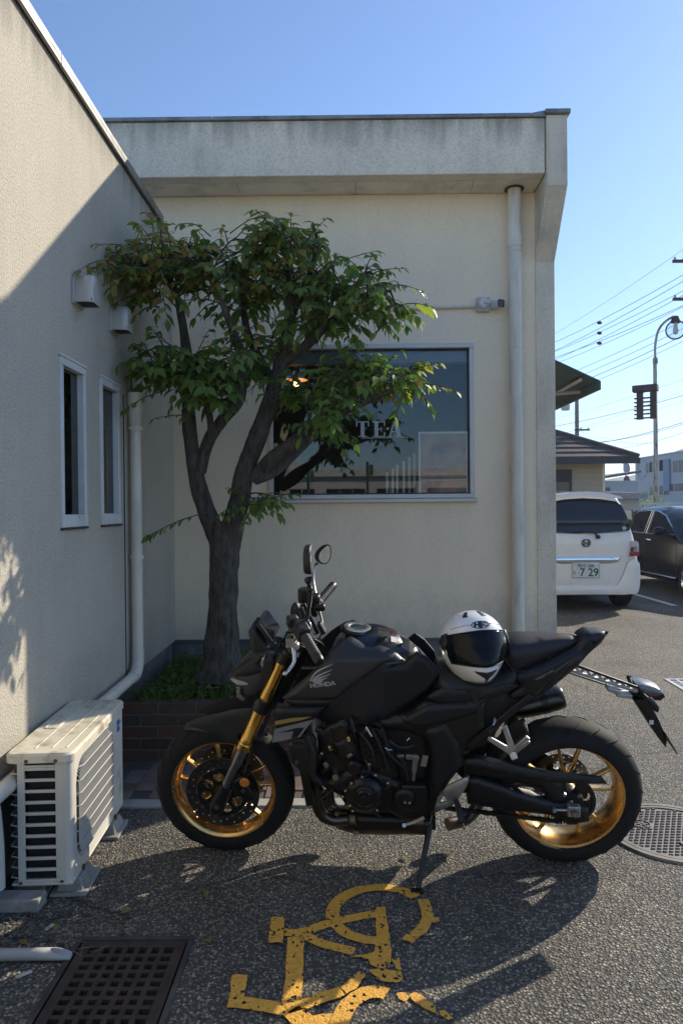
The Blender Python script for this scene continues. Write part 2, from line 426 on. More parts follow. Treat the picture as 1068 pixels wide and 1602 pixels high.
def asphalt():
    m = bpy.data.materials.new('asphalt'); m.use_nodes = True; nt = m.node_tree; L = nt.links.new
    b = nt.nodes['Principled BSDF']; b.inputs['Specular IOR Level'].default_value = .45
    tc = nn(nt, 'ShaderNodeTexCoord'); co = tc.outputs['Object']
    v1 = nn(nt, 'ShaderNodeTexVoronoi'); v1.inputs['Scale'].default_value = 100; v1.inputs['Randomness'].default_value = 1; L(co, v1.inputs['Vector'])
    v2 = nn(nt, 'ShaderNodeTexVoronoi'); v2.inputs['Scale'].default_value = 260; L(co, v2.inputs['Vector'])
    # stone colour from the cell colour
    sep = nn(nt, 'ShaderNodeSeparateColor'); L(v1.outputs['Color'], sep.inputs[0])
    cr = nn(nt, 'ShaderNodeValToRGB'); L(sep.outputs[0], cr.inputs[0])
    e = cr.color_ramp.elements
    e[0].position = 0; e[0].color = (.066, .058, .046, 1); e[1].position = 1; e[1].color = (.44, .39, .30, 1)
    a = e.new(.5); a.color = (.17, .149, .112, 1); a = e.new(.85); a.color = (.28, .243, .178, 1)
    # bitumen between the stones
    mr = nn(nt, 'ShaderNodeMapRange'); mr.inputs[1].default_value = .28; mr.inputs[2].default_value = .62; L(v1.outputs['Distance'], mr.inputs[0])
    mx = nn(nt, 'ShaderNodeMix', data_type='RGBA'); L(mr.outputs[0], mx.inputs['Factor']); L(cr.outputs[0], mx.inputs['A']); mx.inputs['B'].default_value = (.05, .048, .045, 1)
    n = nn(nt, 'ShaderNodeTexNoise'); n.inputs['Scale'].default_value = 1.3; n.inputs['Detail'].default_value = 7; n.inputs['Roughness'].default_value = .6; L(co, n.inputs['Vector'])
    mr2 = nn(nt, 'ShaderNodeMapRange'); mr2.inputs[1].default_value = .3; mr2.inputs[2].default_value = .7; mr2.inputs[3].default_value = .95; mr2.inputs[4].default_value = 1.75; L(n.outputs[0], mr2.inputs[0])
    sc = nn(nt, 'ShaderNodeVectorMath', operation='SCALE'); L(mx.outputs['Result'], sc.inputs[0]); L(mr2.outputs[0], sc.inputs['Scale'])
    # fine cracks and darker oily patches
    nw = nn(nt, 'ShaderNodeTexNoise'); nw.inputs['Scale'].default_value = 2.2; nw.inputs['Detail'].default_value = 6; L(co, nw.inputs['Vector'])
    wv = nn(nt, 'ShaderNodeVectorMath', operation='MULTIPLY_ADD'); L(nw.outputs['Color'], wv.inputs[0]); wv.inputs[1].default_value = (.5,.5,0); L(co, wv.inputs[2])
    vc = nn(nt, 'ShaderNodeTexVoronoi', feature='DISTANCE_TO_EDGE'); vc.inputs['Scale'].default_value = .55; L(wv.outputs[0], vc.inputs['Vector'])
    rc = nn(nt, 'ShaderNodeMapRange'); rc.inputs[1].default_value = .0; rc.inputs[2].default_value = .0045; rc.inputs[3].default_value = .35; rc.inputs[4].default_value = 1; L(vc.outputs['Distance'], rc.inputs[0])
    no = nn(nt, 'ShaderNodeTexNoise'); no.inputs['Scale'].default_value = .9; no.inputs['Detail'].default_value = 3; no.inputs['Roughness'].default_value = .4; L(wv.outputs[0], no.inputs['Vector'])
    ro = nn(nt, 'ShaderNodeMapRange'); ro.inputs[1].default_value = .60; ro.inputs[2].default_value = .70; ro.inputs[3].default_value = 1; ro.inputs[4].default_value = .62; L(no.outputs[0], ro.inputs[0])
    mo = nn(nt, 'ShaderNodeMath', operation='MULTIPLY'); L(rc.outputs[0], mo.inputs[0]); L(ro.outputs[0], mo.inputs[1])
    sc2 = nn(nt, 'ShaderNodeVectorMath', operation='SCALE'); L(sc.outputs[0], sc2.inputs[0]); L(mo.outputs[0], sc2.inputs['Scale'])
    L(sc2.outputs[0], b.inputs['Base Color'])
    b.inputs['Roughness'].default_value = .72
    h = nn(nt, 'ShaderNodeMath', operation='MULTIPLY'); L(v2.outputs['Distance'], h.inputs[0]); h.inputs[1].default_value = .35
    ad = nn(nt, 'ShaderNodeMath', operation='ADD'); L(v1.outputs['Distance'], ad.inputs[0]); L(h.outputs[0], ad.inputs[1])
    bp = nn(nt, 'ShaderNodeBump'); bp.invert = True; bp.inputs['Strength'].default_value = 1; bp.inputs['Distance'].default_value = .010
    L(ad.outputs[0], bp.inputs['Height']); L(bp.outputs[0], b.inputs['Normal'])
    return m
M_ASPH = asphalt()

# ------------------------------------------------------------------ ground: one sheet with an opening for the drain pit
GX0, GX1, GY0, GY1 = -.925, -.555, 2.0, 2.452          # pit opening
g = MB()
xs = [-300, GX0, GX1, 300]; ys = [-200, GY0, GY1, 960]
for i in range(3):
    for j in range(3):
        if i == 1 and j == 1: continue
        g.add([(xs[i], ys[j], 0), (xs[i+1], ys[j], 0), (xs[i+1], ys[j+1], 0), (xs[i], ys[j+1], 0)], [(0,1,2,3)])
tag(g.build('asphalt_ground', M_ASPH), kind='structure')
p = MB()
d = .35
p.add([(GX0,GY0,-.0),(GX1,GY0,-.0),(GX1,GY1,-.0),(GX0,GY1,-.0),(GX0,GY0,-d),(GX1,GY0,-d),(GX1,GY1,-d),(GX0,GY1,-d)],
      [(0,1,5,4),(1,2,6,5),(2,3,7,6),(3,0,4,7),(4,5,6,7)])
tag(p.build('drain_pit', mat('pit_concrete', (.09,.085,.08), .95, var=.3, vscale=10), fix=False), kind='structure')

# gutter kerb strip and paver strip in front of the planter
M_KERB = mat('concrete_kerb', (.40,.38,.34), .9, var=.18, vscale=12, bump=.5, bscale=160, dirt=(.2,.19,.17), dscale=6)
k = holder('concrete_kerb'); tag(k, kind='structure')
x = -1.32
while x < -.1:
    MB().box((x, 3.535, -.05), (x+.597, 3.625, .012)).build('kerb_block', M_KERB, k, bevel=.004); x += .6
M_PAVER = mat('red_paver', (.14,.095,.075), .85, var=.28, vscale=9, bump=.5, bscale=220)
M_PAVER2 = mat('tan_paver', (.18,.135,.11), .85, var=.25, vscale=9, bump=.5, bscale=220)
pv = holder('paver_strip'); tag(pv, kind='structure')
MB().box((-1.33, 3.628, -.05), (.3, 4.195, .0035)).build('sand_bed', mat('sand_bed', (.10,.09,.08), .95, var=.2), pv)
def paver_mesh(w, d_):
    return MB().box((-w/2, -d_/2, -.03), (w/2, d_/2, .012))
ph = paver_mesh(.196, .096).build('paver', M_PAVER, pv, bevel=.003); pvv = paver_mesh(.096, .196).build('paver', M_PAVER2, pv, bevel=.003)
first = {0: True, 1: True}
for i in range(-2, 30):
    for j in range(-14, 14):
        for kk, (src, dx, dy) in enumerate(((ph, .1, .05), (pvv, .05, .2))):
            X = -1.33 + j*.2 + (i % 2)*0 + dx + i*.1 - 1.2; Y = 3.63 + i*.1 + dy
            hx, hy = ((.098, .048), (.048, .098))[kk]
            if Y - hy < 3.632 or Y + hy > 4.19 or X - hx < -1.325 or X + hx > .3: continue
            if first[kk]: first[kk] = False; src.location = (X, Y, random.uniform(-.002, .002))
            else: linkcopy(src, pv, (X, Y, random.uniform(-.002, .002)), (0, 0, random.uniform(-.01, .01)))

# ------------------------------------------------------------------ back building (cafe)
WX0, WX1 = -1.35, 1.63            # wall extents
WY = 5.6
bb = thing('cafe_building', 'cream single-storey building with deep white fascia and one large window', 'building', (0, WY, 0))
def bw(u, v, dy=0):               # pixel -> local point on wall plane offset dy (world Y = WY+dy)
    q = atY(u, v, WY+dy); return q.x, q.z
wx0, wx1 = -.60, 1.015; wz0, wz1 = 1.562, 2.776        # window opening
w = MB()
L_, R_, B_, T_ = -8.0, 1.50, .455, 3.95
for (a, b_, c, d_) in ((L_, wx0, B_, T_), (wx1, R_, B_, T_), (wx0, wx1, B_, wz0), (wx0, wx1, wz1, T_)):
    w.box((a, 0, c), (b_, .18, d_))
# join the four wall pieces as one slab with an opening: drop the inner faces that touch
w.build('wall', ST_BACK, bb, fix=False)
MB().box((L_, .015, -.1), (R_, .2, .452)).build('foundation', M_FOUND, bb)
MB().box((L_, -.012, .44), (1.52, .014, .462)).build('drip_strip', mat('drip_strip', (.1,.105,.11), .6), bb)
# side return wall (right flank of the building)
MB().box((1.501, .02, -.1), (1.622, 9.5, 3.95)).build('side_wall', ST_PIER, bb)
MB().box((-8, 9.3, -.1), (1.5, 9.5, 3.95)).build('rear_wall', ST_BACK, bb)
# fascia + soffit
FY = -.33
MB().box((L_, FY, 3.952), (1.495, FY+.11, 4.36)).build('fascia', ST_FASC, bb, bevel=.006)
sx = L_
xsf = [-8, -5.6, -3.2, -.8, .10, .995, 1.495]
for i in range(len(xsf)-1):
    MB().box((xsf[i]+.002, FY+.112, 3.953), (xsf[i+1]-.002, .2, 3.972)).build('soffit_panel', M_SOFFIT, bb)
MB().box((L_, FY+.1, 4.02), (1.6, 9.5, 4.30)).build('roof_slab', ST_FASC, bb)
# wing wall at the corner: narrow below, corbelled forward under the roof
prof = [(.02, -.1), (.02, 3.405), (-.32, 3.855), (-.32, 4.372), (.22, 4.372), (.22, -.1)]
pr = MB()
pr.prism(prof, lambda a, b_: (1.502, a-.03, b_), lambda a, b_: (1.655, a-.03, b_))
pr.build('wing_wall', ST_PIER, bb, bevel=.006)
MB().box((1.49, -.005, .45), (1.5015, .02, 3.95)).build('corner_joint', ST_BACK, bb)
# metal coping in lengths, with a step up over the wing wall
xs_ = [-8, -5.5, -2.6, -.955, 1.40]
for i in range(4):
    MB().box((xs_[i]+.002, FY-.02, 4.361), (xs_[i+1]-.002, FY+.16, 4.388)).build('coping', M_COPING, bb, bevel=.003)
cp = MB()
cp.add([(1.402, FY-.02, 4.361), (1.402, FY-.02, 4.388), (1.50, FY-.02, 4.405), (1.50, FY-.02, 4.361),
        (1.402, FY+.16, 4.361), (1.402, FY+.16, 4.388), (1.50, FY+.16, 4.405), (1.50, FY+.16, 4.361)],
       [(0,1,2,3),(7,6,5,4),(0,4,5,1),(1,5,6,2),(2,6,7,3),(3,7,4,0)])
cp.build('coping', M_COPING, bb)
MB().box((1.488, -.375, 4.374), (1.675, .30, 4.404)).build('coping', M_COPING, bb, bevel=.004)
# window: frame, pane, lettering, poster, blind box
win = MB()
t = .035
for lo, hi in (((wx0, -.022, wz1-t), (wx1, .06, wz1)), ((wx0, -.022, wz0), (wx1, .06, wz0+t)),
               ((wx0, -.02, wz0+t), (wx0+t, .058, wz1-t)), ((wx1-t, -.02, wz0+t), (wx1, .058, wz1-t))):
    win.box(lo, hi)
win = win.build('window', M_ALU, bb, bevel=.004)
MB().box((wx0-.02, -.05, wz0-.03), (wx1+.02, .0, wz0-.002)).build('sill', M_ALU, win, bevel=.004)
MB().box((wx0+t, .028, wz0+t), (wx1-t, .036, wz1-t)).build('pane', glass_mat('cafe_glass', (.96,.99,1.0), 1.0, ior=1.5), win)
gk = MB()
for lo, hi in (((wx0+t, .02, wz1-t-.012), (wx1-t, .027, wz1-t)), ((wx0+t, .02, wz0+t), (wx1-t, .027, wz0+t+.01)), ((wx1-t-.01, .02, wz0+t+.01), (wx1-t, .027, wz1-t-.012))):
    gk.box(lo, hi)
gk.build('gasket', M_SEAM, win)
MB().box((wx0+t, .05, wz1-.14), (wx1-t, .13, wz1-t)).build('blind_box', mat('blind', (.16,.18,.2), .7), win, bevel=.01)
# room behind the glass
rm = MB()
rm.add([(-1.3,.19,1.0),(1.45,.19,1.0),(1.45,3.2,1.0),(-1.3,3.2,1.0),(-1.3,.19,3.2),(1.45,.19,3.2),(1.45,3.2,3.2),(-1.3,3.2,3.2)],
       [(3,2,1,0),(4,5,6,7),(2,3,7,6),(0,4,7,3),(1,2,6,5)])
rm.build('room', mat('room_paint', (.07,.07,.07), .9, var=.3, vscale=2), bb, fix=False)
# curtain slats standing inside the window
cs = mat('curtain', (.5,.52,.48), .9, var=.3, vscale=8)
for i in range(7):
    cx = .33 + i*.045 + random.uniform(-.006,.006)
    MB().box((cx, .20, 1.40), (cx+.018, .215, 1.78 + .03*i)).build('curtain_slat', cs, bb)
for i in range(6):
    cx = .655 + i*.056
    MB().box((cx, .20, 1.40), (cx+.02, .215, 1.70)).build('curtain_slat', cs, bb)

# letters on the glass
M_LET = mat('white_vinyl', (.5,.52,.53), .5)
def glyph(ch, x0, z0, h):
    q = MB(); e = [0]
    def bx(a, b_, c, d_):
        e[0] += 1; q.box((x0+a*h, .0262-.00025*e[0], z0+c*h), (x0+b_*h, .0275, z0+d_*h))
    def dg(a, c, b_, d_, wd):
        e[0] += 1; y = .0262-.00025*e[0]
        q.add([(x0+a*h, y, z0+c*h), (x0+(a+wd)*h, y, z0+c*h), (x0+(b_+wd)*h, y, z0+d_*h), (x0+b_*h, y, z0+d_*h)], [(0,1,2,3)])
    if ch == 'E':
        bx(.12,.36,0,1); bx(0,.8,0,.06); bx(0,.8,.94,1); bx(.36,.58,.46,.53); bx(.73,.8,.06,.3); bx(.73,.8,.7,.94); bx(.53,.58,.34,.66)
    if ch == 'T':
        bx(.3,.54,0,1); bx(.14,.7,0,.06); bx(0,.84,.94,1); bx(0,.07,.68,.94); bx(.77,.84,.68,.94)
    if ch == 'A':
        dg(.1,0,.42,1,.09); dg(.64,0,.36,1,.28); bx(.25,.72,.3,.37); bx(0,.3,0,.06); bx(.54,1.02,0,.06)
    return q.build('window_letter', M_LET, win, fix=False)
for ch, u_ in (('T', 557), ('E', 583), ('A', 606)):
    q_ = bw(u_, 683)
    glyph(ch, q_[0], q_[1], .122)
ra = bw(566, 684); rb = bw(637, 684.5)
MB().box((ra[0], .0255, ra[1]-.006), (rb[0], .0275, ra[1]-.001)).build('letter_rule', M_LET, win)
q_ = bw(607, 670); MB().sphere((q_[0]-.004, .0262, q_[1]), .009, (1,.1,1)).build('letter_dot', M_LET, win)

# poster inside the window
def poster_mat():
    m = bpy.data.materials.new('faded_flower_poster'); m.use_nodes = True; nt = m.node_tree; L = nt.links.new
    b = nt.nodes['Principled BSDF']; b.inputs['Roughness'].default_value = .5
    tc = nn(nt, 'ShaderNodeTexCoord')
    n = nn(nt, 'ShaderNodeTexNoise'); n.inputs['Scale'].default_value = 7; n.inputs['Detail'].default_value = 5; L(tc.outputs['Object'], n.inputs['Vector'])
    cr = nn(nt, 'ShaderNodeValToRGB'); L(n.outputs[0], cr.inputs[0]); e = cr.color_ramp.elements
    e[0].position = .3; e[0].color = (.10,.03,.035,1); e[1].position = .72; e[1].color = (.6,.13,.2,1)
    a = e.new(.45); a.color = (.3,.11,.11,1); a = e.new(.58); a.color = (.33,.22,.1,1)
    L(cr.outputs[0], b.inputs['Base Color']); return m
ps = MB().box((.60, .045, 1.60), (.962, .052, 2.075)).build('poster', poster_mat(), bb)
fr = MB()
for lo, hi in (((.585,.04,1.585),(.60,.056,2.09)), ((.60,.04,2.075),(.972,.056,2.09)), ((.962,.04,1.585),(.974,.056,2.075)), ((.60,.04,1.70),(.962,.0445,1.712))):
    fr.box(lo, hi)
fr.build('poster_frame', mat('poster_frame', (.7,.62,.6), .5), ps)
sc_ = MB()
for r_ in range(2):
    pts = []
    for i in range(26):
        pts.append((.645 + i*.0065, .0438, 1.815 - r_*.06 + .017*sin(i*1.9 + r_)*cos(i*.7)))
    sc_.tube(pts, .0025, 5)
sc_.build('poster_writing', M_LET, ps)

# ------------------------------------------------------------------ left building
LX = -1.35
lb = thing('stucco_annex', 'rough white stucco annex wall with two slit windows, meeting the cafe', 'building', (LX, 0, 0))
lwin = [(3.362, 3.692), (3.914, 4.247)]; lz0, lz1 = 1.412, 2.228
wy = [-6, lwin[0][0], lwin[0][1], lwin[1][0], lwin[1][1], WY-.002]
w = MB()
for i in range(5):
    if i in (1, 3):
        w.box((-.2, wy[i], .455), (0, wy[i+1], lz0)); w.box((-.2, wy[i], lz1), (0, wy[i+1], 3.63))
    else: w.box((-.2, wy[i], .455), (0, wy[i+1], 3.63))
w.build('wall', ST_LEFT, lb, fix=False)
MB().box((-.2, -6, -.1), (-.03, WY-.004, .452)).build('foundation', M_FOUND, lb)
MB().box((-.03, -6, .40), (.012, 4.56, .452)).build('base_trim', mat('base_trim', (.35,.36,.36), .7, var=.15), lb, bevel=.004)
MB().box((-4, -6, 3.4), (-.2, WY-.002, 3.5)).build('roof_slab', ST_LEFT, lb)
yy = -6.
for ln in (4.0, 3.6, 1.77, 2.225):
    y2 = min(yy+ln, WY-.33-.003)
    q = MB(); q.box((-.25, yy+.002, 3.631), (.028, y2-.002, 3.662)); q.box((.012, yy+.002, 3.605), (.028, y2-.002, 3.632))
    q.build('coping', M_COPING, lb, bevel=.003); yy += ln
for (y0, y1) in lwin:
    fr = MB(); t = .036
    for lo, hi in (((-.06,y0,lz1-t),(.012,y1,lz1)), ((-.06,y0,lz0),(.014,y1,lz0+.062)), ((-.06,y0,lz0+.062),(.01,y0+t,lz1-t)), ((-.06,y1-t,lz0+.062),(.01,y1,lz1-t))):
        fr.box(lo, hi)
    fw = fr.build('window', M_WHITEALU, lb, bevel=.003)
    MB().box((-.03, y0+t, lz0+.062), (-.024, y1-t, lz1-t)).build('pane', glass_mat('slit_glass', (.5,.55,.5), .35), fw)
    MB().box((0, y0-.006, lz1+.001), (.016, y1+.006, lz1+.014)).build('head_flashing', M_WHITEALU, fw, bevel=.003)
    MB().box((0, y0-.002, lz0-.012), (.016, y1+.002, lz0-.002)).build('sill', M_SEAM, fw)
    MB().box((-.19, y0-.02, lz0-.02), (-.15, y1+.02, lz1+.02)).build('dark_curtain', mat('dark_curtain', (.045,.05,.045), .9, var=.4, vscale=5), fw)

# left downpipe: hopper head, stack, elbow and horizontal run along the base trim
dp = thing('corner_downpipe', 'grey downpipe on the annex wall turning along its base', 'downpipe', (LX+.05, 4.42, 0))
MB().tube([(0,0,.60),(0,0,2.04)], .034, 16).build('pipe', M_PVC, dp, smooth=40)
MB().lathe([(.038,2.02),(.04,2.03),(.04,2.06),(.044,2.1),(.048,2.17),(.048,2.22),(.042,2.22)], axis='Z', n=20).build('hopper', M_PVC, dp, smooth=35)
MB().tube([(-.01,-.03,2.2),(-.012,-.05,2.32),(-.012,-.03,2.38),(-.02,.02,2.36)], .006, 6).build('cable', M_SEAM, dp, smooth=40)
MB().tube(spline([(0,0,.62),(0,-.005,.54),(0,-.05,.485),(0,-.12,.475)], 5), .037, 16).build('elbow', M_PVC, dp, smooth=40)
MB().tube([(0,-.12,.475),(0,-1.9,.44)], .032, 16).build('base_pipe', M_PVC, dp, smooth=40)
for z in (1.2, 2.0):
    MB().lathe([(.04,z-.012),(.044,z-.012),(.044,z+.012),(.04,z+.012)], axis='Z', n=20).build('bracket', M_PVC, dp, smooth=35)
# a dark joint in the wall beside the pipe
MB().box((LX+.0, 4.33, .46), (LX+.003, 4.345, 2.2)).build('joint', M_SEAM, lb).location = (-LX, 0, 0)

# right downpipe
rd = thing('white_downpipe', 'tall ivory downpipe running from soffit to ground right of the window', 'downpipe', (1.335, WY-.075, 0))
MB().tube([(0,0,-.02),(-.008,0,3.96)], .051, 24).build('pipe', M_PVC, rd, smooth=40)
for z in (3.55, 3.47, 2.72, 1.78):
    MB().lathe([(.0515,z-.05),(.056,z-.05),(.056,z+.05),(.0515,z+.05)] if z > 3.5 else [(.0515,z-.006),(.0545,z-.006),(.0545,z+.006),(.0515,z+.006)], c=(-.006,0,0), axis='Z', n=24).build('collar', M_PVC, rd, smooth=35)
MB().lathe([(.05,3.945),(.075,3.945),(.075,3.95),(.05,3.95)], c=(-.008,0,0), axis='Z', n=24).build('soffit_ring', M_SEAM, rd)
for z in (3.1, 1.3):
    MB().box((-.012,.04,z-.012), (.012,.075,z+.012)).build('bracket', M_PVC, rd)

# ------------------------------------------------------------------ vent hoods
M_HOOD = mat('hood_steel', (.47,.455,.42), .45, .25, var=.12, vscale=9, rvar=.1)
def hood(Y, z, label, sc):
    h = thing('vent_hood', label, 'vent hood', (LX, Y, z), group='vent hoods on the annex wall')
    hw, hh, dep = .068*sc, .17*sc, .115*sc
    out = [(-hw, 0), (hw, 0)] + [(hw*cos(a), hh-hw+hw*sin(a)) for a in [pi*k/12 for k in range(13)]]
    V = MB()
    n = len(out)
    lay = [(0, 1.), (dep*.72, 1.), (dep*.92, .93), (dep, .78)]
    vs_ = []
    for (dx, s_) in lay:
        for (a, b_) in out: vs_.append((dx, a*s_, max(0,b_)*(.5+.5*s_)))
    fs = [(i*n+k, i*n+(k+1)%n, (i+1)*n+(k+1)%n, (i+1)*n+k) for i in range(3) for k in range(1, n)] + [tuple(3*n+k for k in range(n))]
    V.add(vs_, fs); V.build('cowl', M_HOOD, h, smooth=40)
    f2 = [(a*1.22, (b_-hh/2)*1.12+hh/2) for (a, b_) in out]
    fl = MB(); fl.prism(f2, lambda a, b_: (0, a, b_), lambda a, b_: (.012, a, b_)); fl.build('flange', M_HOOD, h, bevel=.002)
    MB().box((.005, -hw*.92, .006), (dep*.95, hw*.92, .02)).build('mesh_screen', M_SEAM, h)
hood(3.60, 2.535, 'steel dome vent hood, the upper left of the two on the annex wall', .88)
hood(4.16, 2.535, 'steel dome vent hood nearer the tree leaves, above the second slit window', .88)

# ------------------------------------------------------------------ security camera with its box and conduit
cx, cz = bw(755, 478)
sc = thing('security_camera', 'small white bullet camera with black face on a grey wall box', 'camera', (cx, WY, cz))
M_SCW = mat('camera_white', (.66,.66,.64), .35)
MB().box((-.055,-.045,-.055), (.045,0,.055)).build('junction_box', mat('grey_box', (.5,.49,.46), .5), sc, bevel=.006)
MB().lathe([(0,-.046),(.034,-.046),(.042,-.05),(.042,-.066),(.03,-.076),(0,-.078)], axis='Y', n=24, c=(-.005,0,.004)).build('mount', M_SCW, sc, smooth=35)
ax = Matrix.Rotation(radians(28), 4, 'Z') @ Matrix.Rotation(radians(6), 4, 'X')
MB().tube([(0,-.07,.005),(.03,-.1,.0)], .014, 12).build('arm', M_SCW, sc, smooth=40)
bd = MB()
outl = [(-.032,-.03),(.026,-.032),(.034,-.02),(.034,.022),(.024,.032),(-.022,.032),(-.034,.02)]
bd.prism(outl, lambda a, b_: tuple(ax @ Vector((a+.06, .02, b_+.004))), lambda a, b_: tuple(ax @ Vector((a+.06, -.14, b_+.004))))
bd.build('body', M_SCW, sc, bevel=.004)
bd = MB()
bd.prism([(a*.93, b_*.93) for a, b_ in outl], lambda a, b_: tuple(ax @ Vector((a+.06, -.1405, b_+.004))), lambda a, b_: tuple(ax @ Vector((a+.06, -.146, b_+.004))))
bd.build('lens_face', mat('camera_black', (.01,.01,.012), .2), sc)
a_ = bw(742, 480); b_ = bw(470, 489)
cd = thing('conduit_pipe', 'thin grey conduit running from the camera box to the tree leaves', 'conduit', (a_[0], WY-.018, a_[1]))
MB().tube([(0,0,0),(b_[0]-a_[0],0,b_[1]-a_[1])], .0135, 10).build('pipe', M_PVC, cd, smooth=40)
for f_ in (.22, .62):
    q = MB(); q.lathe([(.014,-.012),(.017,-.012),(.017,.012),(.014,.012)], c=((b_[0]-a_[0])*f_,0,(b_[1]-a_[1])*f_), axis='X', n=12)
    q.box(((b_[0]-a_[0])*f_-.008,.0,-.004),((b_[0]-a_[0])*f_+.008,.018,.004)); q.build('clip', M_PVC, cd, smooth=35)

# pendant lamp in the room
lp = thing('pendant_lamp', 'small warm glowing lamp seen inside the cafe window between branches', 'lamp', (-.42, 6.15, 2.70))
MB().sphere((0,0,-.12), .035).build('bulb', mat('lamp_glow', (1,.7,.35), .5, emit=(1,.5,.13), estr=18), lp, smooth=60)
MB().lathe([(.02,.02),(.06,-.05),(.11,-.1),(.105,-.1),(.055,-.05),(.015,.015)], axis='Z', n=20).build('shade', mat('lamp_shade', (.3,.2,.1), .6), lp, smooth=40)
MB().tube([(0,0,.02),(0,0,.48)], .004, 6).build('cord', M_SEAM, lp)
# ------------------------------------------------------------------ brick planter
M_BR = [mat('brick_%s' % n_, c_, .9, var=.25, vscale=18, bump=.6, bscale=180, dirt=(.05,.06,.04), dscale=9, dlo=.5, dhi=.75)
        for n_, c_ in (('red', (.125,.06,.042)), ('brown', (.095,.055,.042)), ('dark', (.07,.047,.038)))]
PX0, PX1, PY0, PY1, PH = -1.335, -.30, 4.20, 5.56, .345
pl = thing('brick_planter', 'low red brick planter wall around the tree foot by the annex', 'planter', (PX0, PY0, 0))
bl, bh, bd_, jt = .212, .060, .10, .010
def brickmesh(m): return MB().box((0,0,0), (bl, bd_, bh)).build('brick', m, pl, bevel=.003)
protos = [brickmesh(m) for m in M_BR]; usedp = [False]*3
def put_brick(x, y, z, rot=0, sx=1.):
    i = random.choice((0,0,1,1,2))
    if not usedp[i]: o = protos[i]; usedp[i] = True
    else: o = linkcopy(protos[i], pl)
    o.location = (x, y + random.uniform(-.003,.003), z); o.rotation_euler = (0, 0, rot + random.uniform(-.006,.006)); o.scale = (sx, 1, 1)
rows = 5
for r_ in range(rows):
    x = 0 if r_ % 2 == 0 else -.106
    while x < PX1-PX0-.05:
        x0 = max(0, x); x1 = min(x+bl, PX1-PX0)
        if x1 - x0 > .04: put_brick(x0, 0, .002 + r_*(bh+jt), 0, (x1-x0)/bl)
        x += bl+jt
    y = (bd_+jt) if r_ % 2 == 0 else 0.11
    while y < PY1-PY0-bl:
        put_brick(PX1-PX0, y, .002 + r_*(bh+jt), pi/2); y += bl+jt
core = MB(); core.box((0,.006,0), (PX1-PX0-.006, bd_-.006, rows*(bh+jt)-.012)); core.box((PX1-PX0-bd_+.006, bd_-.006, 0), (PX1-PX0-.006, PY1-PY0-.01, rows*(bh+jt)-.012))
core.build('mortar', mat('mortar', (.16,.15,.13), .95, var=.2), pl)
so = MB()
N = 24
for j in range(N+1):
    for i in range(N+1):
        X = .004 + (PX1-PX0-bd_-.008)*i/N; Y = bd_+.002 + (PY1-PY0-bd_-.004)*j/N
        so.v.append((X, Y, .30 + .05*noise.noise((X*3, Y*3, 0)) + .02*noise.noise((X*15, Y*15, 1))))
for j in range(N):
    for i in range(N): so.f.append((j*(N+1)+i, j*(N+1)+i+1, (j+1)*(N+1)+i+1, (j+1)*(N+1)+i)); so.m.append(0)
so.build('soil', mat('soil', (.05,.042,.03), .95, var=.3, vscale=20, bump=.6, bscale=90), pl, smooth=60)

def leafmat(name, cols, trans=.35, rough=.42):
    m = bpy.data.materials.new(name); m.use_nodes = True; nt = m.node_tree; L = nt.links.new
    b = nt.nodes['Principled BSDF']; out = nt.nodes['Material Output']
    g_ = nn(nt, 'ShaderNodeNewGeometry')
    cr = nn(nt, 'ShaderNodeValToRGB'); L(g_.outputs['Random Per Island'], cr.inputs[0])
    e = cr.color_ramp.elements
    e[0].position = 0; e[0].color = (*cols[0], 1); e[1].position = 1; e[1].color = (*cols[-1], 1)
    for i, c_ in enumerate(cols[1:-1]):
        a = e.new((i+1)/(len(cols)-1)); a.color = (*c_, 1)
    L(cr.outputs[0], b.inputs['Base Color']); b.inputs['Roughness'].default_value = rough; b.inputs['Specular IOR Level'].default_value = .35
    t = nn(nt, 'ShaderNodeBsdfTranslucent')
    sc = nn(nt, 'ShaderNodeVectorMath', operation='MULTIPLY'); L(cr.outputs[0], sc.inputs[0]); sc.inputs[1].default_value = (2.2, 2.4, 1.0)
    L(sc.outputs[0], t.inputs[0])
    mx = nn(nt, 'ShaderNodeMixShader'); mx.inputs[0].default_value = trans
    L(b.outputs[0], mx.inputs[1]); L(t.outputs[0], mx.inputs[2]); L(mx.outputs[0], out.inputs[0])
    MATS[name] = m; return m
M_GRASS = leafmat('grass_blades', [(.05,.11,.02), (.09,.16,.03), (.07,.13,.03), (.17,.17,.05)], .3, .6)
gr = MB(); rnd = random.Random(5)
for i in range(3000):
    X = rnd.uniform(PX0+.04, PX1-.12); Y = rnd.uniform(PY0+.06, PY1-.1)
    cl = noise.noise((X*2.3, Y*2.3, 4))
    h = rnd.uniform(.03, .13) * (1 + .6*cl); a = rnd.uniform(0, 2*pi); wv = rnd.uniform(.003, .0065); ln = rnd.uniform(.02, .12)
    if rnd.random() < .25: wv *= 2.6; h *= .7
    p0 = Vector((X, Y, .29)); dx = Vector((cos(a), sin(a), 0)); sd = Vector((-sin(a), cos(a), 0))*wv
    m1 = p0 + dx*ln*.35 + Vector((0,0,h*.65)); tp = p0 + dx*ln + Vector((0,0,h))
    gr.add([p0-sd, p0+sd, m1+sd*.8, m1-sd*.8, tp], [(0,1,2,3),(3,2,4)])
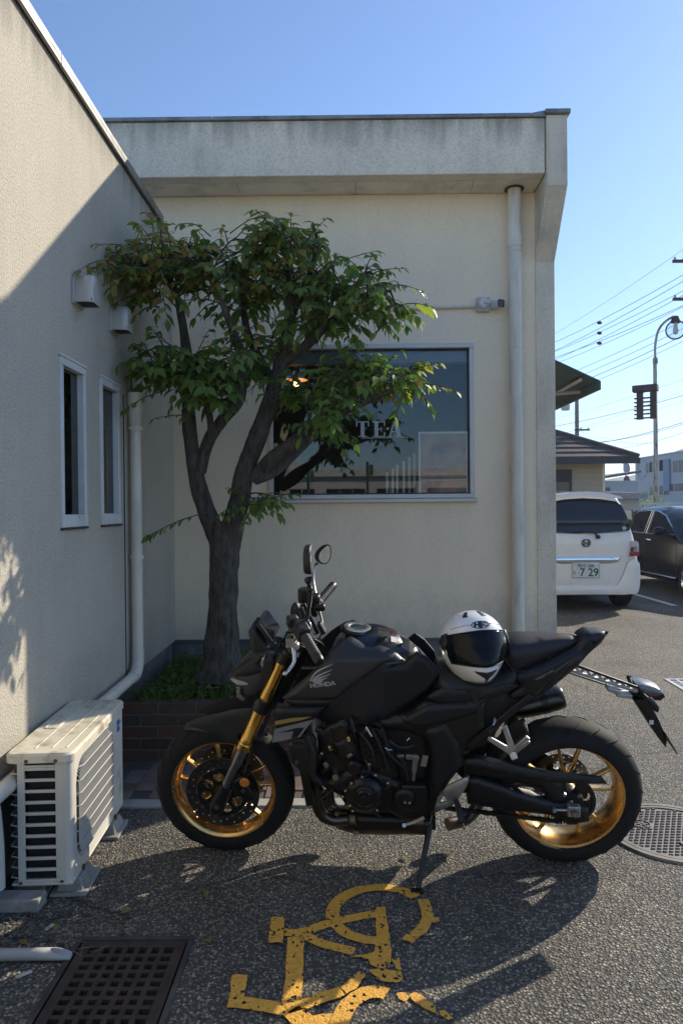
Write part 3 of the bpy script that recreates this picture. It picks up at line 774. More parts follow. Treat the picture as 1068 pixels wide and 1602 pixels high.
for i in range(900):        # broad-leaved weeds between the blades
    X = rnd.uniform(PX0+.06, PX1-.13); Y = rnd.uniform(PY0+.05, PY1-.2); Z = .30+rnd.uniform(.0,.11)
    a = rnd.uniform(0, 2*pi); l = rnd.uniform(.03,.07); w_ = l*.3; el = rnd.uniform(-.3,.6)
    p0 = Vector((X,Y,Z)); d_ = Vector((cos(a)*cos(el), sin(a)*cos(el), sin(el))); s_ = Vector((-sin(a), cos(a), 0))*w_
    gr.add([p0, p0+d_*l*.45+s_, p0+d_*l, p0+d_*l*.45-s_, p0+d_*l*.5+Vector((0,0,-.006))], [(0,4,1),(4,2,1),(0,3,4),(4,3,2)])
tag(gr.build('planter_grass', M_GRASS, fix=False), 'tufts of green grass and weeds filling the brick planter', 'grass', kind='stuff')

# ------------------------------------------------------------------ tree
TY = 4.62
tr = thing('tree', 'small multi-stemmed leafy tree growing out of the brick planter', 'tree', (atY(345, 1040, TY).x, TY, .28))
TL = Vector(tr.location)
def tp(u, v, Y):
    if u < 520: Y = min(Y, 1.29*1111/(540-u))      # stay clear of the annex wall
    return atY(u, v, Y) - TL
def clear_wall(p):
    w_ = p + TL
    if w_.x < -1.31:
        c_ = Vector((0, 0, CAM_H)); w_ = c_ + (w_-c_)*(1.31/-w_.x)
    return w_ - TL
def bark():
    m = bpy.data.materials.new('bark'); m.use_nodes = True; nt = m.node_tree; L = nt.links.new
    b = nt.nodes['Principled BSDF']; b.inputs['Roughness'].default_value = .9; b.inputs['Specular IOR Level'].default_value = .2
    tc = nn(nt, 'ShaderNodeTexCoord'); mp = nn(nt, 'ShaderNodeMapping'); mp.inputs['Scale'].default_value = (34, 34, 9); L(tc.outputs['Object'], mp.inputs[0])
    n = nn(nt, 'ShaderNodeTexNoise'); n.inputs['Scale'].default_value = 1; n.inputs['Detail'].default_value = 8; n.inputs['Roughness'].default_value = .7; L(mp.outputs[0], n.inputs['Vector'])
    n2 = nn(nt, 'ShaderNodeTexNoise'); n2.inputs['Scale'].default_value = 9; n2.inputs['Detail'].default_value = 5; L(tc.outputs['Object'], n2.inputs['Vector'])
    cr = nn(nt, 'ShaderNodeValToRGB'); L(n.outputs[0], cr.inputs[0]); e = cr.color_ramp.elements
    e[0].position = .35; e[0].color = (.035,.031,.027,1); e[1].position = .7; e[1].color = (.13,.12,.105,1)
    mr = nn(nt, 'ShaderNodeMapRange'); mr.inputs[1].default_value = .55; mr.inputs[2].default_value = .72; mr.inputs[4].default_value = .55; L(n2.outputs[0], mr.inputs[0])
    mx = nn(nt, 'ShaderNodeMix', data_type='RGBA'); L(mr.outputs[0], mx.inputs['Factor']); L(cr.outputs[0], mx.inputs['A']); mx.inputs['B'].default_value = (.12,.125,.105,1)
    L(mx.outputs['Result'], b.inputs['Base Color'])
    bp = nn(nt, 'ShaderNodeBump'); bp.inputs['Strength'].default_value = .8; bp.inputs['Distance'].default_value = .012; L(n.outputs[0], bp.inputs['Height']); L(bp.outputs[0], b.inputs['Normal'])
    return m
M_BARK = bark()
def limb(pts, rs, n=14, seg=7, wob=.012):
    P = spline(pts, seg); m = len(P); rr = []
    for i in range(m):
        t = i/(m-1)*(len(rs)-1); k = min(int(t), len(rs)-2); rr.append(rs[k]+(rs[k+1]-rs[k])*(t-k))
    b = MB(); b.tube(P, rr, n)
    out = []
    for i, v_ in enumerate(b.v):
        q = Vector(v_); c_ = P[min(i//n, m-1)]; r_ = rr[min(i//n, m-1)]
        d_ = (q-c_); k = 1 + .16*noise.noise(q*7) + .06*noise.noise(q*26)
        out.append(tuple(c_ + d_*k))
    b.v = out
    return b, P
trunk = MB(); limbs = []
def addlimb(pts, rs, **kw):
    b, P = limb(pts, rs, **kw); trunk.add(b.v, b.f); limbs.append(P); return P
base = [tp(344,1062,TY), tp(347,1020,TY), tp(349,950,TY), tp(351,890,TY), tp(352,848,TY), tp(350,815,TY)]
addlimb(base, [.155,.115,.093,.092,.105,.085], n=20)
# roots flare
for a in (0.3, 1.5, 2.7, 4.0, 5.2):
    addlimb([Vector((.06*cos(a), .06*sin(a), .24)), Vector((.12*cos(a), .12*sin(a), .1)), Vector((.19*cos(a), .19*sin(a), -.06))], [.05,.042,.022], n=8, seg=4)
LA = addlimb([tp(345,850,TY), tp(325,805,TY), tp(309,757,TY-.02), tp(301,705,TY-.04), tp(295,650,TY-.06), tp(296,590,TY-.1), tp(288,520,TY-.12), tp(275,450,TY-.15)], [.07,.058,.052,.048,.042,.036,.028,.015], n=12)
LB = addlimb([tp(311,738,TY-.02), tp(326,690,TY-.05), tp(350,655,TY-.1), tp(372,628,TY-.15), tp(378,590,TY-.2), tp(372,540,TY-.24), tp(350,480,TY-.28), tp(330,420,TY-.28)], [.045,.042,.04,.038,.032,.027,.02,.01], n=11)
LB2 = addlimb([tp(322,705,TY-.06), tp(330,670,TY-.1), tp(322,630,TY-.16), tp(310,590,TY-.2)], [.026,.022,.018,.012], n=9)
RA = addlimb([tp(358,850,TY), tp(372,790,TY), tp(384,735,TY+.0), tp(404,680,TY-.02), tp(426,620,TY-.03), tp(440,570,TY-.05), tp(452,510,TY-.06), tp(455,450,TY-.08), tp(448,390,TY-.1), tp(440,350,TY-.12)], [.08,.068,.062,.06,.056,.05,.042,.032,.02,.008], n=13)
RB = addlimb([tp(396,750,TY), tp(420,722,TY-.05), tp(450,700,TY-.12), tp(485,672,TY-.2), tp(530,648,TY-.28), tp(580,625,TY-.34), tp(630,605,TY-.4)], [.05,.045,.041,.036,.028,.02,.01], n=11)
RB2 = addlimb([tp(398,748,TY+.02), tp(430,735,TY+.1), tp(470,700,TY+.18), tp(500,665,TY+.24), tp(520,610,TY+.3)], [.045,.04,.034,.028,.014], n=11)
RC = addlimb([tp(440,570,TY-.05), tp(480,540,TY-.12), tp(520,500,TY-.2), tp(560,470,TY-.25), tp(610,455,TY-.3)], [.035,.03,.024,.018,.008], n=10)
RD = addlimb([tp(430,600,TY-.03), tp(405,560,TY+.05), tp(385,510,TY+.12), tp(380,450,TY+.18), tp(385,390,TY+.2)], [.034,.03,.025,.018,.008], n=10)
RE = addlimb([tp(452,500,TY-.06), tp(480,440,TY-.08), tp(495,390,TY-.1), tp(490,350,TY-.1)], [.026,.02,.014,.006], n=9)
trunk.build('trunk', M_BARK, tr, smooth=60, fix=False)

# leaves: a folded, pointed, slightly drooping blade
M_LEAF = leafmat('leaf_green', [(.07,.13,.034), (.10,.175,.04), (.135,.205,.045), (.075,.145,.045), (.19,.235,.06)], .38, .45)
M_LEAF2 = leafmat('leaf_turning', [(.21,.215,.05), (.28,.25,.065), (.28,.17,.065), (.16,.205,.05), (.36,.31,.10)], .38, .45)
LEAFV = [(0,0,0), (.28,.17,.05), (.6,.2,.055), (1.0,0,-.10), (.6,-.2,.055), (.28,-.17,.05), (.3,0,.0), (.62,0,-.01)]
LEAFV = [(0,0,0), (.18,.17,.035), (.45,.26,.05), (.74,.14,.0), (1.0,0,-.12), (.74,-.14,.0), (.45,-.26,.05), (.18,-.17,.035), (.45,0,0), (.74,0,-.045)]
LEAFF = [(0,8,2,1), (8,9,3,2), (9,4,3), (0,7,6,8), (8,6,5,9), (9,5,4)]
crown = MB(); crown2 = MB(); twigs = MB(); singles = []
rl = random.Random(21)
def leaf(p, d, size, nz, young):
    d = d.normalized(); side = d.cross(nz)
    if side.length < 1e-3: side = d.orthogonal()
    side.normalize(); up = side.cross(d).normalized()
    M = Matrix((( d.x, side.x, up.x, p.x), (d.y, side.y, up.y, p.y), (d.z, side.z, up.z, p.z), (0,0,0,1)))
    S = Matrix.Diagonal((size, size, size*rl.uniform(.5, 1.5), 1))
    singles.append((M @ S, young))
def twig(a, b, nleaf, young=.2, size=.068, sag=.04, start=.25):
    """a thin shoot from a to b carrying alternate leaves"""
    a = Vector(a); b = Vector(b); m = (a+b)/2 + Vector((0,0,sag*rl.uniform(.3,1.2)))
    pts = spline([a, m, b], 5)
    twigs.tube(pts, [.0045 - .003*i/(len(pts)-1) for i in range(len(pts))], 5, cap=False)
    L_ = (b-a).length
    for k in range(nleaf):
        t = start + (1-start)*(k+.5)/nleaf; i = min(int(t*(len(pts)-1)), len(pts)-2); f_ = t*(len(pts)-1)-i
        p = pts[i].lerp(pts[i+1], f_); d = (pts[i+1]-pts[i]).normalized()
        s = d.cross(Vector((0,0,1)))
        if s.length < .05: s = Vector((1,0,0))
        s.normalize()
        sd = 1 if k % 2 else -1
        ld = d*.55 + s*sd*rl.uniform(.5,1.) + Vector((0,0,-rl.uniform(.15,.75)))
        nz = Vector((rl.uniform(-.7,.7), rl.uniform(-1.1,.35), 1))
        leaf(p, ld, size*rl.uniform(.55,1.25), nz, rl.random() < young)
    leaf(pts[-1], (pts[-1]-pts[-2]) + Vector((0,0,-.02)), size*rl.uniform(.7,1.), Vector((0,-.2,1)), rl.random() < young)
def cluster(u, v, Y, rx, rz, ry, n, src, young, size=.068, flat=.0):
    """side branches leave a limb, end at points spread through an ellipsoid, and fork into leafy shoots"""
    c = tp(u, v, Y)
    pool = [p for P in src for p in P[len(P)//3:]]
    for i in range(max(3, int(n*.30))):
        while True:
            q = Vector((rl.uniform(-1,1), rl.uniform(-1,1), rl.uniform(-1,1)))
            if q.length < 1: break
        e = clear_wall(c + Vector((q.x*rx, q.y*ry, q.z*rz*.95)))
        s = min(pool, key=lambda p: (p-e).length + rl.uniform(0,.15))
        m = s.lerp(e, .5) + Vector((0,0,rl.uniform(0,.06)))
        P = spline([s, m, e], 5); twigs.tube(P, [.007-.004*k/(len(P)-1) for k in range(len(P))], 5, cap=False)
        out = (e-s); out.z *= .4
        for k in range(rl.randint(4, 6)):
            st = P[rl.randint(len(P)//2, len(P)-1)]
            d = out.normalized()*rl.uniform(.1,.8) + Vector((rl.gauss(0,.6), rl.gauss(0,.6), rl.gauss(-.04,.36)))
            d.normalize()
            twig(st, clear_wall(st + d*rl.uniform(.09,.25)), rl.randint(4, 8), young, size*rl.uniform(.9,1.3), .02, .15)
ALL = [LA, LB, LB2, RA, RB, RB2, RC, RD, RE]
cluster(262,398, TY-.22, .36,.13,.30, 44, [LA, LB], .75)
cluster(290,445, TY-.2, .34,.17,.32, 46, [LA, LB], .5)
cluster(355,390, TY-.1, .26,.16,.32, 36, [LB, RD, LA], .5)
cluster(350,460, TY-.05, .26,.14,.32, 20, [LB, RD], .15)
cluster(445,385, TY-.12, .22,.18,.28, 44, [RA, RE, RD], .55)
cluster(440,450, TY-.08, .3,.15,.32, 40, [RA, RD, RE], .35)
cluster(535,455, TY-.2, .34,.17,.30, 64, [RC, RE, RA], .15)
cluster(500,515, TY-.15, .3,.12,.3, 34, [RC, RA], .05)
cluster(275,575, TY-.25, .30,.14,.28, 46, [LA, LB2, LB], .08, .075)
cluster(330,610, TY-.22, .3,.14,.28, 44, [LA, LB2, LB], .05, .075)
cluster(385,560, TY-.2, .24,.13,.25, 26, [LB, RD], .08)
cluster(500,615, TY-.1, .28,.15,.30, 46, [RB, RB2], .03)
cluster(590,598, TY-.32, .33,.10,.24, 44, [RB], .12)
cluster(505,655, TY-.3, .2,.08,.2, 18, [RB], .03)
cluster(440,545, TY+.1, .3,.1,.2, 14, [RA, RD, RB2], .05)
cluster(410,785, TY-.1, .14,.06,.12, 9, [[tp(385,775,TY)]*3], .0, .06)
cluster(215,410, TY-.25, .18,.12,.2, 24, [LA, LB], .6)
cluster(600,480, TY-.28, .2,.12,.22, 22, [RC], .2)
cluster(420,420, TY-.1, .3,.12,.3, 12, [RD, RA, LB], .4)
# long sprays that break the outline
for (u0,v0,u1,v1,n_,y_) in ((235,400,148,382,7,.8), (250,430,168,440,6,.6), (250,480,205,500,5,.3), (455,385,455,332,6,.8), (470,390,512,340,7,.7),
                            (500,430,592,392,6,.5), (560,440,632,420,6,.3), (590,452,662,456,8,.2), (570,480,620,525,6,.1), (590,490,617,505,5,.1),
                            (270,600,198,570,7,.1), (260,610,195,640,7,.0), (300,650,240,655,6,0), (330,800,228,840,11,0), (395,780,455,790,8,0), (390,790,440,808,6,0),
                            (640,600,714,612,9,.5), (630,590,690,568,7,.7), (630,600,672,634,6,.2), (520,660,535,705,5,0), (420,350,395,328,4,.8),
                            (330,370,280,350,6,.8), (360,365,420,335,6,.7), (285,420,160,425,3,.3)):
    twig(tp(u0,v0,TY-.3), tp(u1,v1,TY-.42), n_, y_, .066, .03, .3)
# the leaves nearest to the viewer are single parts, the rest is one mass
camL = Vector((0,0,CAM_H)) - TL
order = sorted(range(len(singles)), key=lambda i: (singles[i][0].translation - camL).length)
near = set(order[:298])
cro = holder('crown'); cro.parent = tr
lm = []
for m_ in (M_LEAF, M_LEAF2):
    me = bpy.data.meshes.new('leaf'); me.from_pydata(LEAFV, [], LEAFF); me.materials.append(m_); me.shade_smooth(); lm.append(me)
for i, (M, yg) in enumerate(singles):
    if i in near:
        o = bpy.data.objects.new('leaf', lm[1 if yg else 0]); C.objects.link(o); o.parent = cro; o.matrix_local = M
    else:
        (crown2 if yg else crown).add([tuple(M @ Vector(q)) for q in LEAFV], LEAFF)
n1 = len(crown.f)
crown.v += crown2.v; off = len(crown.v) - len(crown2.v)
crown.f += [tuple(i+off for i in f_) for f_ in crown2.f]; crown.m = [0]*n1 + [1]*len(crown2.f)
fol = crown.build('foliage', [M_LEAF, M_LEAF2], cro, smooth=60, fix=False); fol['kind'] = 'stuff'
twigs.build('twigs', M_BARK, cro, smooth=60, fix=False)['kind'] = 'stuff'

# ------------------------------------------------------------------ air-conditioner outdoor unit
M_ACW = mat('ac_ivory', (.66,.62,.53), .45, var=.05, vscale=5, dirt=(.30,.22,.15), dscale=4.5, dlo=.56, dhi=.78, rvar=.1)
M_ACTOP = mat('ac_top_ivory', (.70,.64,.50), .5, var=.06, vscale=5, dirt=(.25,.17,.11), dscale=7, dlo=.5, dhi=.72)
M_RUST = mat('rust', (.16,.07,.035), .9, var=.35, vscale=40)
M_ACD = mat('ac_dark', (.012,.012,.012), .8)
M_FIN = mat('ac_fins', (.10,.10,.10), .5, .6)
M_GRILLE = mat('ac_grille', (.60,.56,.49), .5)
ac = thing('air_conditioner', 'ivory outdoor air-conditioner unit with slotted end standing by the annex wall', 'air conditioner', (-1.298, 2.70, .057), (0,0,radians(3.0)))
AW, AL, AH = .240, .745, .512          # depth (x), length (y), height; local x = 0 wall side
# casing: end panel frame, front with a rounded fan opening, top lid
c = MB()
c.box((.035, .0, 0), (AW, .012, .012)); c.box((.01, 0.002, 0), (AW, AL, .01))
c.box((AW-.012, .62, .012), (AW, AL, AH-.03))
c.box((.03, AL-.012, .012), (AW-.013, AL, AH-.03))
c.build('casing', M_ACW, ac, bevel=.003)
# front panel with grille recess
fp = [(.03,.012),(.62,.012),(.62,AH-.03),(.03,AH-.03)]
gx0, gx1, gz0, gz1, gr_ = .055, .555, .05, .455, .09
ring = []
for (cx_, cz_, a0) in ((gx1-gr_, gz0+gr_, -pi/2), (gx1-gr_, gz1-gr_, 0), (gx0+gr_, gz1-gr_, pi/2), (gx0+gr_, gz0+gr_, pi)):
    for k in range(7): ring.append((cx_+gr_*cos(a0+pi/2*k/6), cz_+gr_*sin(a0+pi/2*k/6)))
V, T, E_ = cdt(fp, .08, [ring])
q = MB(); n = len(V)
q.add([(AW, a, b) for a, b in V] + [(AW-.014, a, b) for a, b in V], [t for t in T] + [tuple(n+i for i in reversed(t)) for t in T] + [(a, b, n+b, n+a) for a, b in E_])
q.build('front_panel', M_ACW, ac)
# rounded front corner post
q = MB(); q.lathe([(.028,0),(.028,AH-.03)], c=(AW-.028, .028, .0), axis='Z', n=8, a0=-pi/2, a1=0); q.build('corner_post', M_ACW, ac, smooth=60)
MB().box((AW-.05,.0285,.02), (AW-.03,.55,AH-.04)).build('fan_cavity', M_ACD, ac)
fan = MB()
for k in range(3):
    a = k*2*pi/3+.5
    fan.bar((AW-.027, .305+.03*cos(a), .255+.03*sin(a)), (AW-.022, .305+.19*cos(a), .255+.19*sin(a)), .1, .004, (1,0,0), .13, .004)
fan.build('fan', mat('fan_grey', (.08,.08,.08), .5), ac)
gl = MB()     # dense upright rods follow the rounded opening, bowing outwards at its ends
for i in range(74):
    y = gx0 + .004 + (gx1-gx0-.008)*i/73
    dy_ = max(0, gr_-(y-gx0), gr_-(gx1-y)); ins = gr_ - sqrt(max(0, gr_*gr_-dy_*dy_))
    z0, z1 = gz0+ins, gz1-ins
    gl.tube([(AW-.006, y, z0), (AW+.009, y, z0+.02), (AW+.010, y, z1-.02), (AW-.006, y, z1)], .0015, 5, cap=False)
gl.build('grille_rods', M_GRILLE, ac)['kind'] = 'stuff'
for i in range(8):                    # level stiffening ribs
    z = gz0+.03 + i*.0492
    dz = max(0, gr_-(z-gz0), gr_-(gz1-z)); e_ = gr_ - sqrt(max(0, gr_*gr_-dz*dz))
    MB().tube([(AW-.004, gx0+e_, z), (AW+.0135, gx0+.022+e_, z), (AW+.0135, gx1-.022-e_, z), (AW-.004, gx1-e_, z)], .0027, 6).build('grille_rib', M_GRILLE, ac, smooth=50)
# end panel: vertical stiles with cross slats
for x0, x1 in ((.035,.062), (AW-.062,AW-.028)):
    MB().box((x0, 0, .0125), (x1, .012, AH-.03)).build('stile', M_ACW, ac, bevel=.002)
MB().box((.062, .03, .02), (AW-.062, .04, AH-.04)).build('end_fins', M_ACD, ac)
zz = .013
hs = [.0]
nz_ = 10; step = .0462
for i in range(nz_+1):
    z = .018 + i*step*.93
    MB().box((.062, .0, z-.0055), (AW-.062, .0115, z+.0055)).build('slat', M_ACW, ac, bevel=.002)
MB().box((.062, .0, AH-.058), (AW-.062, .0115, AH-.049)).build('slat', M_ACW, ac, bevel=.002)
MB().box((.062, .0, AH-.042), (AW-.062, .0115, AH-.0305)).build('slat', M_ACW, ac, bevel=.002)
# condenser coil behind with guard wires on the wall side
MB().box((.012, .03, .012), (.033, AL-.02, AH-.035)).build('coil', M_FIN, ac)
for i in range(12):
    z = .03 + i*.04
    MB().tube([(.034, .004, z), (.006, .014, z), (.002, .05, z), (.002, AL-.03, z)], .0028, 5).build('guard_wire', M_GRILLE, ac)
# lid with rounded rear corners and pressed grooves
lo = smoothpoly([(0.0,-.012),(AW+.012,-.012),(AW+.012,AL+.008),(0.0,AL+.008)], 0)
def rrect(x0,y0,x1,y1,r,n=6):
    o = []
    for (cx_,cy_,a0) in ((x1-r,y0+r,-pi/2),(x1-r,y1-r,0),(x0+r,y1-r,pi/2),(x0+r,y0+r,pi)):
        for k in range(n+1): o.append((cx_+r*cos(a0+pi/2*k/n), cy_+r*sin(a0+pi/2*k/n)))
    return o
lid = MB(); o1 = rrect(-.01,-.014,AW+.012,AL+.008,.035); o2 = rrect(-.002,-.006,AW+.004,AL,.03); n = len(o1)
lid.add([(a,b,AH-.035) for a,b in o1]+[(a,b,AH-.008) for a,b in o1]+[(a,b,AH) for a,b in o2],
        [tuple(range(n-1,-1,-1)), tuple(2*n+k for k in range(n))]+[(i*n+k,i*n+(k+1)%n,(i+1)*n+(k+1)%n,(i+1)*n+k) for i in range(2) for k in range(n)])
lid = lid.build('lid', M_ACTOP, ac, smooth=35)
for x_ in (.085, .15, .205):
    MB().bar((x_, .05, AH+.0005), (x_, AL-.02, AH+.0005), .006, .005).build('pressed_rib', M_ACTOP, lid, bevel=.0015)
MB().tube([(x_+.03*0, y_, AH+.001) for x_, y_ in rrect(.03,.30,.08,.48,.018)], .004, 6, closed=True).build('handle_recess', M_ACTOP, lid, smooth=50)
for (y_, z_, s_) in ((-.0145,AH-.028,.008), ):
    for x_ in (.075, AW-.055): MB().sphere((x_, y_, z_), s_, (1,.25,.9)).build('rust_spot', M_RUST, lid)
MB().sphere((.045, -.001, .012), .007, (1,.4,1)).build('rust_spot', M_RUST, ac)
MB().sphere((AW-.04, -.001, .015), .007, (1.2,.4,.8)).build('rust_spot', M_RUST, ac)
MB().box((AW+.0001, .648, .38), (AW+.0015, .692, .435)).build('badge', mat('badge_blue', (.05,.13,.35), .4), ac)
MB().box((AW+.0016, .652, .404), (AW+.002, .688, .410)).build('badge_text', mat('badge_white', (.7,.7,.7), .4), ac)
MB().box((AW+.0001, .7, .41), (AW+.0012, .715, .42)).build('badge_sticker', mat('badge_green', (.1,.3,.25), .4), ac)
# refrigerant duct rising behind the unit
dk = thing('refrigerant_duct', 'pale bent duct on the annex wall behind the air conditioner', 'duct', (-1.30, 2.55, .2))
MB().tube(spline([(0.0,.06,-.1),(.0,.05,.1),(-.0,.0,.3),(-.01,-.09,.42),(-.01,-.3,.47),(-.01,-.8,.47)], 6), .03, 14).build('duct', M_ACW, dk, smooth=50)

# concrete feet of the unit
M_BLK = mat('concrete_block', (.36,.34,.30), .92, var=.2, vscale=15, bump=.6, bscale=140, dirt=(.16,.15,.13), dscale=7)
def foot(x, y, lab, ln=.17, wid=.10, h=.056, rz=radians(3.0)):
    o = thing('concrete_block', lab, 'concrete block', (x, y, 0), (0,0,rz), group='concrete blocks under the air conditioner')
    q = MB()
    a = [(-ln/2,-wid/2),(ln/2,-wid/2),(ln/2,wid/2),(-ln/2,wid/2)]
    q.add([(p_[0],p_[1],0) for p_ in a]+[(p_[0]*.72,p_[1]*.72,h) for p_ in a], [(3,2,1,0),(4,5,6,7),(0,1,5,4),(1,2,6,5),(2,3,7,6),(3,0,4,7)])
    q.build('block', M_BLK, o, bevel=.004)
    MB().box((-ln/2-.015,-wid/2-.015,0), (ln/2+.015,wid/2+.015,.014)).build('base', M_BLK, o, bevel=.003)
    MB().tube([(.03,0,h-.004),(.03,0,h+.02)], .007, 8).build('bolt', M_RUST, o)
foot(-1.09, 2.83, 'grey concrete foot under the near front corner of the air conditioner', .11, .17)
foot(-1.11, 3.29, 'sunlit concrete foot under the far front corner of the air conditioner', .10, .16)
foot(-1.245, 2.83, 'grey concrete foot under the slotted end, against the wall', .12, .17)
foot(-1.265, 3.29, 'concrete foot under the far wall-side corner of the air conditioner', .12, .16)
kb = thing('concrete_slab', 'mossy concrete plinth block at the wall foot below the slotted end', 'concrete block', (-1.345, 2.62, 0))
MB().box((0,0,0), (.195,.075,.05)).build('block', M_BLK, kb, bevel=.006)
MB().box((-.2,-.05,0), (-.006,.075,.052)).build('block', M_BLK, kb, bevel=.006)

# ------------------------------------------------------------------ drain grate
M_IRON = mat('rusty_cast_iron', (.055,.042,.036), .75, .3, var=.3, vscale=14, bump=.5, bscale=200, dirt=(.10,.055,.035), dscale=6, dlo=.5, dhi=.75)
M_IRONF = mat('iron_frame', (.07,.06,.055), .75, .3, var=.3, vscale=14, dirt=(.14,.12,.1), dscale=7)
dg_ = thing('drain_grate', 'rusty square-holed iron drain grate in the asphalt', 'drain grate', ((GX0+GX1)/2, (GY0+GY1)/2, 0))
hx, hy = (GX1-GX0)/2, (GY1-GY0)/2
for lo, hi in (((-hx-.018,-hy-.018,-.02),(hx+.018,-hy,.006)), ((-hx-.018,hy,-.02),(hx+.018,hy+.018,.006)), ((-hx-.018,-hy,-.02),(-hx,hy,.0055)), ((hx,-hy,-.02),(hx+.018,hy,.0055))):
    MB().box(lo, hi).build('frame', M_IRONF, dg_, bevel=.002)
e_ = .006; bx0, bx1, by0, by1 = -hx+e_, hx-e_, -hy+e_, hy-e_
mg = .034
for lo, hi in (((bx0,by0,-.03),(bx1,by0+mg,.003)), ((bx0,by1-mg,-.03),(bx1,by1,.003)), ((bx0,by0+mg,-.03),(bx0+mg,by1-mg,.0028)), ((bx1-mg,by0+mg,-.03),(bx1,by1-mg,.0028))):
    MB().box(lo, hi).build('rim', M_IRON, dg_, bevel=.002)
ncx, ncy = 7, 9
pxs = (bx1-bx0-2*mg)/ncx; pys = (by1-by0-2*mg)/ncy
for i in range(1, ncx):
    x_ = bx0+mg+i*pxs; MB().box((x_-.0085,by0+mg,-.03),(x_+.0085,by1-mg,.0025)).build('bar', M_IRON, dg_, bevel=.0015)
for j in range(1, ncy):
    y_ = by0+mg+j*pys; MB().box((bx0+mg,y_-.0085,-.028),(bx1-mg,y_+.0085,.0018)).build('bar', M_IRON, dg_, bevel=.0015)

# cut plastic drain pipe
a_ = atZ(115, 1488, .03); 
pp = thing('drain_pipe', 'cut grey plastic pipe lying beside the drain grate', 'pipe', (a_.x, a_.y, .022), (0,0,radians(1)))
V = MB(); n = 20; pts = []
prof_x = [-1.2, -.6, -.12]
vs_ = []
for x_ in prof_x:
    for k in range(n): a = 2*pi*k/n; vs_.append((x_, .019*cos(a), .019*sin(a)))
for k in range(n):
    a = 2*pi*k/n; vs_.append((-.01-.055*max(0, sin(a)+.2), .019*cos(a), .019*sin(a)))
fs = [(i*n+k, i*n+(k+1)%n, (i+1)*n+(k+1)%n, (i+1)*n+k) for i in range(3) for k in range(n)]
V.add(vs_, fs); po = V.build('pipe', mat('grey_pvc', (.42,.41,.39), .5, var=.1), pp, smooth=50); sm = po.modifiers.new('s', 'SOLIDIFY'); sm.thickness = .003

# ------------------------------------------------------------------ painted bicycle symbol
def paint_mat():
    m = bpy.data.materials.new('worn_orange_paint'); m.use_nodes = True; nt = m.node_tree; L = nt.links.new
    b = nt.nodes['Principled BSDF']; out = nt.nodes['Material Output']; b.inputs['Roughness'].default_value = .6
    tc = nn(nt, 'ShaderNodeTexCoord')
    n = nn(nt, 'ShaderNodeTexNoise'); n.inputs['Scale'].default_value = 26; n.inputs['Detail'].default_value = 5; n.inputs['Roughness'].default_value = .6; L(tc.outputs['Object'], n.inputs['Vector'])
    n2 = nn(nt, 'ShaderNodeTexNoise'); n2.inputs['Scale'].default_value = 70; n2.inputs['Detail'].default_value = 3; L(tc.outputs['Object'], n2.inputs['Vector'])
    mr = nn(nt, 'ShaderNodeMapRange'); mr.inputs[1].default_value = .635; mr.inputs[2].default_value = .655; L(n.outputs[0], mr.inputs[0])
    mr3 = nn(nt, 'ShaderNodeMapRange'); mr3.inputs[1].default_value = .665; mr3.inputs[2].default_value = .69; L(n2.outputs[0], mr3.inputs[0])
    mxm0 = nn(nt, 'ShaderNodeMath', operation='MAXIMUM'); L(mr.outputs[0], mxm0.inputs[0]); L(mr3.outputs[0], mxm0.inputs[1])
    # single stones of the asphalt worn bare, more of them where the paint is thin
    vw_ = nn(nt, 'ShaderNodeTexVoronoi'); vw_.inputs['Scale'].default_value = 100; L(tc.outputs['Object'], vw_.inputs['Vector'])
    sw_ = nn(nt, 'ShaderNodeSeparateColor'); L(vw_.outputs['Color'], sw_.inputs[0])
    nl = nn(nt, 'ShaderNodeTexNoise'); nl.inputs['Scale'].default_value = 7; nl.inputs['Detail'].default_value = 4; L(tc.outputs['Object'], nl.inputs['Vector'])
    ml_ = nn(nt, 'ShaderNodeMapRange'); ml_.inputs[1].default_value = .45; ml_.inputs[2].default_value = .75; ml_.inputs[3].default_value = .015; ml_.inputs[4].default_value = .26; L(nl.outputs[0], ml_.inputs[0])
    lt_ = nn(nt, 'ShaderNodeMath', operation='LESS_THAN'); L(sw_.outputs[1], lt_.inputs[0]); L(ml_.outputs[0], lt_.inputs[1])
    mxm = nn(nt, 'ShaderNodeMath', operation='MAXIMUM'); L(mxm0.outputs[0], mxm.inputs[0]); L(lt_.outputs[0], mxm.inputs[1])
    mr2 = nn(nt, 'ShaderNodeMapRange'); mr2.inputs[1].default_value = .3; mr2.inputs[2].default_value = .7; mr2.inputs[3].default_value = .75; mr2.inputs[4].default_value = 1.1; L(n2.outputs[0], mr2.inputs[0])
    sc = nn(nt, 'ShaderNodeVectorMath', operation='SCALE'); sc.inputs[0].default_value = (.80, .42, .065); L(mr2.outputs[0], sc.inputs['Scale']); L(sc.outputs[0], b.inputs['Base Color'])
    v = nn(nt, 'ShaderNodeTexVoronoi'); v.inputs['Scale'].default_value = 120; L(tc.outputs['Object'], v.inputs['Vector'])
    bp = nn(nt, 'ShaderNodeBump'); bp.invert = True; bp.inputs['Strength'].default_value = .5; bp.inputs['Distance'].default_value = .004; L(v.outputs[0], bp.inputs['Height']); L(bp.outputs[0], b.inputs['Normal'])
    t = nn(nt, 'ShaderNodeBsdfTransparent'); ms = nn(nt, 'ShaderNodeMixShader'); L(mxm.outputs[0], ms.inputs[0]); L(b.outputs[0], ms.inputs[1]); L(t.outputs[0], ms.inputs[2]); L(ms.outputs[0], out.inputs[0])
    return m
M_PAINT = paint_mat()
bm_ = thing('bicycle_symbol', 'worn orange painted bicycle symbol on the asphalt by the side stand', 'road marking', (0, 2.4, 0))
pn = [0]
